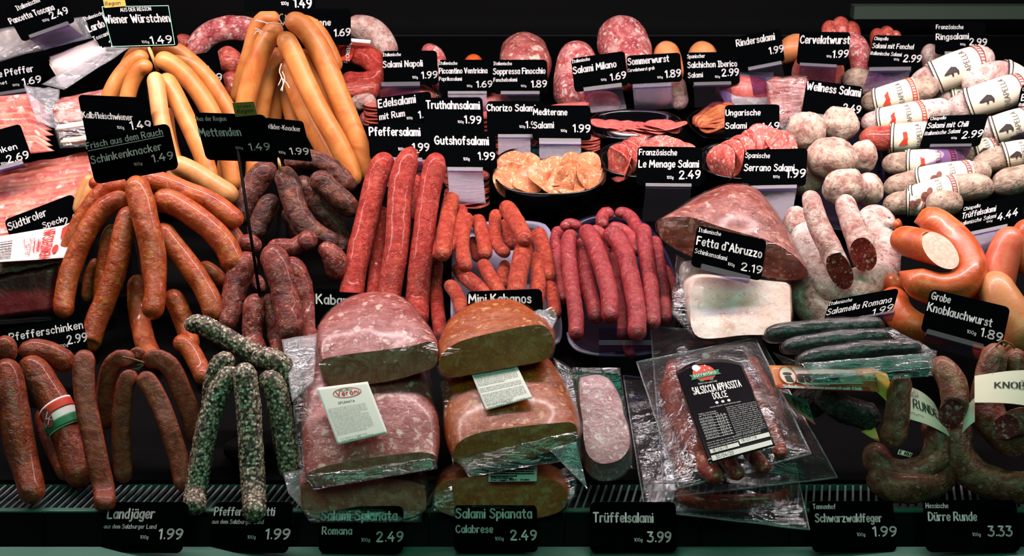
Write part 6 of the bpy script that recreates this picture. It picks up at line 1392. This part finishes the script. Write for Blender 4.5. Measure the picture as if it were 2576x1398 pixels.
chia([(2440, 640), (2500, 640), (2560, 630), (2610, 620)], [1.93, 1.92], [30, 34, 34, 30], 'mouldy salami seen through the foot of the Trüffelsalami card', None, 'truffle', 'moldw')

# ================================================================ BOWLS AND SLICES
bowl('black oval bowl nearest the front, with orange salami slices', 1382, 425, 2.14, .083, .082, .054, 10)
bowl('black oval bowl at the back with flat pink slices', 1600, 312, 2.27, .072, .052, .046, 12)
bowl('black oval bowl behind the Le Menage Salami card', 1640, 398, 2.165, .078, .060, .050, 12)
bowl('black oval bowl behind the Serrano Salami card', 1890, 402, 2.15, .077, .060, .050, 12)
def slices(lst, name, g, mat, lab, **k):
    for i, (x, y, D, r, p, ro) in enumerate(lst):
        l = lab[i] if isinstance(lab, list) else lab
        disc_slice(name, l, g, mat, x, y, D, r, p, ro, seed=i * 3.3 + x * .01, **k)
rn = random.Random(5)
L_ = [(1382 + (i % 6 - 2.5) * 38 + rn.uniform(-8, 8), (445 if i < 6 else 425 if i < 12 else 452) + rn.uniform(-8, 8), (2.135 if i < 6 else 2.15 if i < 12 else 2.118), 42, rn.uniform(18, 46), rn.uniform(20, 160)) for i in range(17)]
slices(L_, 'salami_slice', 'orange slices in the front bowl', 'sliceo', 'crinkled orange salami slice heaped in the front black bowl', amp=.007, rind='sliceo')
L_ = [(1530 + i * 17, 322 + abs(i - 5) * -1.5 + rn.uniform(-2, 2), 2.262 - .002 * i, 46, 70 + rn.uniform(-4, 4), 85 + rn.uniform(-8, 8)) for i in range(10)]
slices(L_, 'salami_slice', 'flat pink slices in the back bowl', 'slicep', 'flat pink salami slice lying in the back black bowl', amp=.003, rind='slicep')
# fanned, folded slices of the two right bowls
L_ = [(1552 + i * 9, 412 - i * 4.5, 2.125 + i * .004, 46, 58, 195 - i * 5) for i in range(7)] + [(1650 + i * 12, 372 + i * 2, 2.15 - i * .002, 44, 48, 100 - i * 8) for i in range(6)]
slices(L_, 'salami_slice', 'pink slices behind the Le Menage card', 'slice', 'marbled pink salami slice folded in the bowl behind the Le Menage card', amp=.006, rind='slice')
L_ = [(1818 + i * 10, 410 - i * 6, 2.108 + i * .004, 48, 50, 190 - i * 6) for i in range(7)] + [(1915 + i * 13, 348 + i * 5, 2.14 - i * .003, 46, 46, 110 - i * 14) for i in range(6)]
slices(L_, 'salami_slice', 'pink slices behind the Serrano card', 'slice', 'marbled pink salami slice folded in the bowl behind the Serrano card', amp=.006, rind='slice')
tray('black_dish', 'small black dish under the fanned brown slices', [(1728, 300), (1780, 268), (1850, 272), (1868, 310), (1850, 345), (1770, 345)], 10, .02, 'bowl')
L_ = [(1795 + i * 2, 286 + i * 3.6, 2.295 - i * .006, 58 - i, 66, 110 - i * 2) for i in range(8)]
slices(L_, 'salami_slice', 'fanned brown slices', 'sliceb', 'brown salami slice of the fan below the Salchichon Iberico card', amp=.004)
# stacked slices standing behind the middle cards
def stack(x, y0, D, r, n, dy, dD, mat, lab, g, pitch=72):
    slices([(x + rn.uniform(-2, 2), y0 + i * dy, D - i * dD, r, pitch, 90 + rn.uniform(-6, 6)) for i in range(n)], 'salami_slice', g, mat, lab, amp=.0015)
stack(1180, 345, 2.20, 52, 4, 14, .004, 'slicep', 'pale salami slice in the stack topping out behind the Gutshofsalami card', 'slices behind the Gutshof card')
stack(1175, 440, 2.145, 58, 9, 8.5, .002, 'slice', 'dark red salami slice in the stack behind the clear Gutshofsalami foot', 'slices behind the Gutshof foot')
stack(1060, 415, 2.165, 52, 8, 9, .002, 'slice', 'salami slice in the stack behind the Pfeffersalami card', 'slices behind the Pfeffersalami card')
stack(955, 262, 2.30, 40, 7, 8, .004, 'slice', 'pink salami slice in the stack at the left of the Edelsalami card', 'slices left of the Edelsalami card')
stack(1222, 290, 2.27, 44, 6, 10, .004, 'slice', 'salami slice in the stack between the Truthahnsalami and Chorizo cards', 'slices between the middle cards')
stack(1295, 345, 2.245, 56, 5, 9, .003, 'slicep', 'coral salami slice seen through the foot of the Chorizo card', 'slices behind the Chorizo card')
stack(1428, 268, 2.275, 52, 5, 9, .004, 'slicep', 'pale pink slice of the stack rising above the Mediterane card', 'slices behind the Mediterane card')
stack(1470, 345, 2.25, 40, 5, 8, .004, 'slice', 'thin salami slice peeking out right of the Mediterane card', 'slices right of the Mediterane card')

# ================================================================ BACK ROW OF WHOLE SALAMIS
g = 'whole salamis of the back row'
BS = lambda nm, lab, mat, pts, D, r, **k: S(nm, lab, 'salami', g, mat, pts, D, r, amp=.07, afreq=40, seg=30, step=.006, **k)
BS('whole_salami', 'thick salami rising behind the Soppressa Finocchio card', 'slab', [(1312, 116), (1320, 150), (1326, 200)], [2.50, 2.48, 2.45], [48, 64, 66])
BS('whole_salami', 'thick salami left of the Salami Milano card', 'marbled', [(1468, 112), (1452, 150), (1445, 210), (1442, 260)], [2.43, 2.41, 2.38], [42, 50, 52, 48])
BS('whole_salami', 'big netted pale salami standing tallest above the Sommerwurst card', 'marbled', [(1545, 52), (1562, 95), (1580, 150), (1592, 215)], [2.46, 2.43, 2.40], [48, 62, 64, 60])
BS('whole_salami', 'brownish salami tip above the right end of the Sommerwurst card', 'fleisch', [(1672, 108), (1678, 150), (1688, 220)], [2.43, 2.40], [26, 36, 38])
BS('whole_salami', 'brown salami tip above the Salchichon Iberico card', 'fleisch', [(1760, 108), (1768, 150), (1772, 210)], [2.44, 2.41], [28, 38, 38])
BS('whole_salami', 'mottled dry salami in the gap between the Sommerwurst and Salchichon cards', 'moldpatch', [(1700, 195), (1704, 235), (1712, 275)], [2.38, 2.36], [22, 26, 24])
BS('whole_salami', 'pale orange salami between the Rindersalami and Cervelatwurst cards', 'fleisch', [(1968, 103), (1985, 118), (1998, 160)], [2.45, 2.44], [30, 46, 46])
BS('netted_salami', 'glossy white-flecked salami right of the Cervelatwurst card', 'marbled', [(2128, 92), (2150, 110), (2166, 150), (2160, 190)], [2.41, 2.39, 2.37], [14, 26, 28, 20])
BS('whole_salami', 'blurred red salami between the Fenchel and Ringsalami cards', 'moldpatch', [(2335, 112), (2345, 145), (2365, 190), (2385, 230)], [2.40, 2.38], [18, 28, 34, 32])
cvs = S('whole_salami', 'large pink cut salami face under the Cervelatwurst card', 'salami', g, 'fleisch', [(2062, 170), (2060, 178), (2056, 186)], [2.62, 2.50, 2.385], [60, 64, 64], ends='rc', cut='slicep', amp=.02, seg=36)
for i, (x, y, r_) in enumerate(((2085, 72, 22), (2112, 64, 24), (2138, 76, 24), (2205, 90, 20), (2228, 84, 20), (2250, 92, 16))):
    BS('red_link_salami', ['leftmost of the three glossy red lobes above the Cervelatwurst card', 'middle one of the three glossy red lobes above the Cervelatwurst card', 'rightmost of the three glossy red lobes above the Cervelatwurst card', 'left glossy red lobe above the Salami mit Fenchel card', 'middle glossy red lobe above the Salami mit Fenchel card', 'right small glossy red lobe above the Salami mit Fenchel card'][i], 'netred', [(x, y - r_ + 4), (x + 3, y + 10), (x + 6, y + 60)], [2.44, 2.42], [r_ * .8, r_, r_])
BS('whole_salami', 'greyish salami slab under the Salami mit Fenchel card', 'grey', [(2120, 190), (2165, 205), (2225, 215), (2280, 210)], [2.37, 2.36, 2.36], [26, 32, 36, 30])
wel = empty('wrapped_salami_pack', P(1985, 280, 2.30), 'film pack of brown-red salami sticks left of the Wellness Salami card', 'salami pack')
for i, (x0, x1, r_) in enumerate(((1950, 1962, 26), (1985, 2000, 27), (2015, 2030, 24))):
    _seed[0] += 1
    T_ = tube([(x0, 200), (x0 + 6, 245), (x1, 320)], [2.32, 2.27], r_, seg=24, amp=.05, seed=_seed[0]); mk('salami_stick', T_.V, T_.F, M['netred'], wel)
flap(wel, [(1925, 195), (2030, 190), (2035, 335), (1950, 340)], [2.275, 2.275, 2.235, 2.235], 'bag', 16, 16, .004, seed=61)
# left of the middle: ring salami and red packs behind the wieners
BS('ring_salami', 'large mottled white and red ring salami between the wiener bundles', 'marbled', [(468, 150), (492, 120), (520, 90), (560, 74), (610, 72), (660, 85)], [2.40, 2.41, 2.41], [18, 26, 30, 32, 32, 30])
BS('ring_salami', 'red mottled salami knob right of the card ending lce', 'netred', [(548, 132), (572, 145), (588, 165), (594, 185)], [2.37, 2.36], [20, 30, 32, 26])
BS('ring_salami', 'lower red salami knob behind the card ending lce', 'netred', [(560, 192), (582, 205), (592, 230), (588, 262)], [2.35, 2.34], [20, 26, 28, 24])
BS('whole_salami', 'dark red salami end just right of the Wiener Würstchen card', 'netred', [(440, 102), (465, 108), (490, 125)], [2.47, 2.46], [18, 22, 18])
BS('ring_salami', 'greyish mottled salami arching above the red packaged one', 'moldpatch', [(868, 90), (900, 72), (940, 85), (968, 118), (985, 150)], [2.43, 2.42, 2.41], [24, 34, 36, 32, 22])
rp = S('red_packed_salami', 'glossy red packed salami bent back on itself, with a label, behind the right wieners', 'salami', g, 'red', [(830, 132), (870, 130), (920, 140), (950, 168), (945, 200), (905, 205), (860, 195)], [2.38, 2.37, 2.36, 2.35, 2.345, 2.345], [20, 28, 30, 30, 28, 24, 20], amp=.05, seg=30)
fn = lambda x, y: rp.surf(rp.L * .20 + x, y, .003)
mk('round_label', *poly_mesh(fn, ell(0, 0, .016, .016, 20)), M['chili'], rp.o, smooth=False)
mk('label_ribbon', *poly_mesh(lambda x, y: rp.surf(rp.L * .20 + x, y, .0034), [(-.004, -.018), (.004, -.018), (.004, .018), (-.004, .018)]), M['greenink'], rp.o, smooth=False)
mk('label_word', *text_mesh(lambda x, y: rp.surf(rp.L * .20 + x, y, .0038), 'SORRE', 0.003, .014, .003, -.014, .006, -1, 0, 2, 2, 2), M['whiteink'], rp.o, smooth=False)
mk('clip_bar', *rod([P(862, 100, 2.33), P(932, 106, 2.33)], .0035, 8), M['whiteink'], rp.o)
BS('whole_salami', 'shiny dark red salami below the bent packed one', 'netred', [(850, 232), (890, 232), (930, 226), (955, 215)], [2.34, 2.33], [20, 26, 24, 16])
BS('whole_salami', 'mottled salami lying low between the right wieners and the Edelsalami card', 'moldpatch', [(880, 262), (910, 258), (945, 250)], [2.32, 2.31], [16, 22, 20])
BS('whole_salami', 'marbled salami end right of the long outer wiener', 'marbled', [(905, 300), (928, 300), (950, 308)], [2.30, 2.29], [16, 22, 20])
pk = empty('pink_salami_pack', P(1010, 250, 2.38), 'pink film pack of salami behind the foot of the Salami Napoli card', 'salami pack')
_seed[0] += 1
T_ = tube([(945, 255), (985, 235), (1040, 240), (1100, 258)], [2.37, 2.36], [24, 36, 36, 28], seg=24, amp=.08, seed=_seed[0]); mk('salami', T_.V, T_.F, M['slicep'], pk)
flap(pk, [(935, 212), (1105, 212), (1115, 268), (930, 275)], [2.36, 2.36, 2.34, 2.34], 'bag', 18, 10, .005, seed=71)
BS('striped_salami', 'red and white laced salami between the Napoli and Piccantino cards', 'marbled', [(1065, 122), (1095, 140), (1108, 190), (1112, 240)], [2.42, 2.40, 2.38], [18, 22, 24, 22])
BS('whole_salami', 'orange salami tip just above the Piccantino Ventricina card', 'ring', [(1185, 142), (1192, 165), (1200, 220)], [2.42, 2.40], [18, 26, 28])
BS('whole_salami', 'pink salami showing under the clear feet of the Piccantino card', 'slicep', [(1130, 262), (1180, 258), (1240, 262), (1290, 268)], [2.36, 2.355], [20, 26, 28, 22])
BS('whole_salami', 'red salami lying behind the clear foot of the Salami Milano card', 'slicep', [(1470, 262), (1510, 258), (1560, 262)], [2.355, 2.35], [24, 30, 26])
BS('whole_salami', 'purplish salami lying behind the clear foot of the Sommerwurst card', 'slicep', [(1600, 245), (1640, 240), (1690, 250)], [2.37, 2.36], [22, 28, 24])
pf = empty('pink_film_pack', P(1860, 250, 2.35), 'crumpled clear pack of pink meat below the Rindersalami card', 'salami pack')
_seed[0] += 1
T_ = tube([(1800, 232), (1850, 225), (1910, 235), (1950, 262)], [2.36, 2.35], [24, 34, 36, 26], seg=24, amp=.08, seed=_seed[0]); mk('meat_piece', T_.V, T_.F, M['slicep'], pf)
flap(pf, [(1790, 185), (1945, 180), (1960, 270), (1830, 272)], [2.36, 2.36, 2.32, 2.32], 'bagm', 18, 12, .006, seed=72)

# ================================================================ HAMS AND BACON (left)
def slabbox(name, label, cat, front, topback, D0, D1, mat, group=None, parts=None):
    """a flat-sided block: front face quad (TL TR BR BL px) at D0 and the back edge of its top (TL TR px) at D1"""
    f = [P(x, y, d) for (x, y), d in zip(front, D0 if isinstance(D0, list) else [D0] * 4)]
    b = [P(x, y, D1) for x, y in topback]
    h0, h1 = f[3] - f[0], f[2] - f[1]
    V = f + [b[0], b[1], b[1] + h1, b[0] + h0]
    me = bpy.data.meshes.new(name)
    bm = bmesh.new(); bv = [bm.verts.new(v) for v in V]
    for q in [(0, 1, 2, 3), (4, 7, 6, 5), (0, 4, 5, 1), (3, 2, 6, 7), (0, 3, 7, 4), (1, 5, 6, 2)]: bm.faces.new([bv[i] for i in q])
    bmesh.ops.recalc_face_normals(bm, faces=bm.faces)
    bmesh.ops.bevel(bm, geom=list(bm.edges), offset=.004, segments=3, affect='EDGES')
    bmesh.ops.subdivide_edges(bm, edges=[e for e in bm.edges if e.calc_length() > .02], cuts=6, use_grid_fill=True)
    for v in bm.verts: v.co += v.normal * .0018 * noise.fractal(v.co * 35, 1, 2, 3)
    vs = [v.co.copy() for v in bm.verts]; bm.verts.index_update(); fs = [tuple(v.index for v in q.verts) for q in bm.faces]; bm.free(); bpy.data.meshes.remove(me)
    o = mk(name, vs, fs, M[mat]); 
    if label: tag(o, label, cat, group)
    return o, V
lz, V_ = slabbox('lardo_block', 'white block of lardo fat in clear film beside the Pfeffer card', 'bacon block', [(124, 165), (262, 116), (270, 142), (160, 222)], [(118, 143), (250, 92)], 2.27, 2.33, 'fatw')
flap(lz, [(105, 212), (262, 118), (330, 118), (160, 225)], [2.265, 2.26, 2.27, 2.255], 'bagm', 16, 8, .003, seed=81)
pz, V_ = slabbox('pancetta_block', 'pancetta block in greyish film below the Pancetta Toscana card', 'bacon block', [(-30, 130), (200, 70), (215, 92), (-20, 165)], [(-20, 80), (180, 40)], 2.36, 2.42, 'fatedge')
flap(pz, [(-40, 78), (215, 40), (230, 95), (-30, 160)], [2.35, 2.35, 2.335, 2.34], 'bagm', 22, 12, .005, seed=82)
# bacon stack of three layers
bs = empty('bacon_slab', P(210, 300, 2.22), 'pack of bacon slabs with red top and white fat layers, left of the Kalbfleischwiener card', 'bacon')
for (fr, tb, D0, D1, m, nm) in (([(128, 268), (275, 236), (282, 300), (140, 318)], [(150, 245), (285, 218)], 2.19, 2.24, 'ham', 'lean_meat'), ([(136, 318), (285, 290), (288, 312), (142, 336)], [(150, 305), (290, 280)], 2.185, 2.23, 'fatw', 'fat_layer'), ([(142, 337), (288, 312), (292, 332), (148, 352)], [(155, 325), (292, 300)], 2.188, 2.23, 'hamside', 'dark_meat_layer'), ([(150, 350), (290, 330), (292, 352), (152, 368)], [(160, 340), (292, 320)], 2.183, 2.22, 'fatedge', 'bottom_fat_layer')):
    fo = [P(x, y, D0) for x, y in fr]; o_, _ = slabbox(nm, None, None, fr, tb, D0, D1, m)
    o_.parent = bs; o_.location = o_.location - WL[bs.name]
flap(bs, [(118, 262), (280, 225), (292, 365), (150, 372)], [2.18, 2.185, 2.172, 2.172], 'bag', 14, 14, .004, seed=83)
# cured ham slices at the left edge
g = 'cured ham slices under the Pfeffer card'
for i in range(9):
    a = [(-40, 245 + i * 14), (70 + i * 3, 235 + i * 15), (128 + (i % 3) * 4, 275 + i * 13), (-40, 290 + i * 14)]
    o = mk('cured_ham_slice', *sheet([P(x, y, 2.25 - i * .010) for x, y in a], 14, 8, .004, 26, 90, 0, .002), M['hamrib' if i % 2 else 'ham'])
    tag(o, 'thin cured ham slice in the overlapping layers below the Pfeffer card', 'ham slice', g)
fw = mk('clear_wrapper', *sheet([P(60, 215, 2.235), P(150, 225, 2.235), P(150, 330, 2.20), P(90, 300, 2.20)], 14, 14, .008, 30, 101), M['bagm']); tag(fw, 'crumpled empty clear wrapper between the ham slices and the bacon', 'wrapper')
g = 'fanned ham slices'
for i in range(17):
    y = 392 + i * 10.5
    a = [(-40, y + 42), (90, y + 8), (215, y - 18 + i * 1.5), (250, y + 18)]
    TL, TR, BR, BL = (-40, y + 38 - i * .5), (232 - i * 1.5, y - 12 + i * 1.2), (246 - i * 1.5, y + 24), (-40, y + 70)
    D0 = 2.20 - i * .0105
    o = mk('fanned_ham_slice', *sheet([P(*TL, D0 + .012), P(*TR, D0 + .012), P(*BR, D0 - .004), P(*BL, D0 - .004)], 30, 5, .0035, 30, 120, 0, .0022), M[('ham', 'hamrib', 'hamrib')[i % 3]])
    tag(o, 'thin pink ham slice of the fan beside the wieners, above the Südtiroler card', 'ham slice', g)
hb, V_ = slabbox('ham_block', 'dark red block of ham with a peppery rind and a white label, left edge', 'ham block', [(-60, 700), (154, 655), (140, 795), (-60, 815)], [(-40, 650), (166, 600)], [1.905, 1.910, 1.905, 1.900], 1.975, 'hamside')
mk('pepper_rind', *sheet([P(-40, 628, 1.970), P(176, 590, 1.970), P(166, 652, 1.903), P(-60, 698, 1.897)], 30, 10, .0025, 90, 141, 0, .003), M['spice'], hb)
lc4 = [P(-14, 595, 1.957), P(196, 560, 1.955), P(160, 648, 1.893), P(-14, 660, 1.890)]
lb = mk('paper_label', *sheet(lc4, 16, 6, .001, 12, 150, 0, .0008), M['pinkpaper'], hb); lb['label'] = 'white label with red lettering'
lf2 = lambda x, y: (lambda u, v: lc4[0].lerp(lc4[1], u).lerp(lc4[3].lerp(lc4[2], u), v) - FWD * .004)(x, y)
mk('red_lettering', *merge([text_mesh(lf2, 'NR SCHINKEN', .62 + .0, .10, .66, .98, .13, .0 - 1, .12, 2, 3, 2), text_mesh(lf2, 'PREMIUM', .56, .42, .58, .72, .05, -1, .1, 2, 2, 2), line_mesh(lf2, [(.53, .38), (.55, .76), (.60, .74), (.58, .36), (.53, .38)], .012)]), M['redink'], lb, smooth=False)
mk('script_lettering', *merge([text_mesh(lf2, 'Pfeffer', .42, .30, .44, .86, .10, -1, .1, 1, 3, 2)] + [line_mesh(lf2, [(.36 + .02 * k, .2 + .1 * k), (.40, .3 + .08 * k), (.37 + .03 * k, .42 + .06 * k)], .006) for k in range(5)]), M['maroon'], lb, smooth=False)
mk('house_emblem', *merge([poly_mesh(lf2, [(.84, .10), (.90, .0), (.95, .14), (.94, .40), (.86, .42)]), poly_mesh(lf2, ell(.84, .72, .04, .13, 16))]), M['redink'], lb, smooth=False)
mk('printed_text', *merge([text_mesh(lf2, pack_line(RND, 24), .05 + .02 * (i > 3), .30 + i * .095, .24, .29 + i * .095, .045, 0, 1, 1.4, 2, 1) for i in range(7)]), M['ink'], lb, smooth=False)
# loose paper slip beside the red packed salami and a stub of paper at the left vent
pw, V_ = slabbox('wood_board_edge', None, None, [(-60, 812), (150, 796), (150, 812), (-60, 835)], [(-60, 795), (150, 782)], 1.885, 1.93, 'rail'); tag(pw, 'dark tray edge under the ham block', 'tray')
pw.name = 'dark_tray'
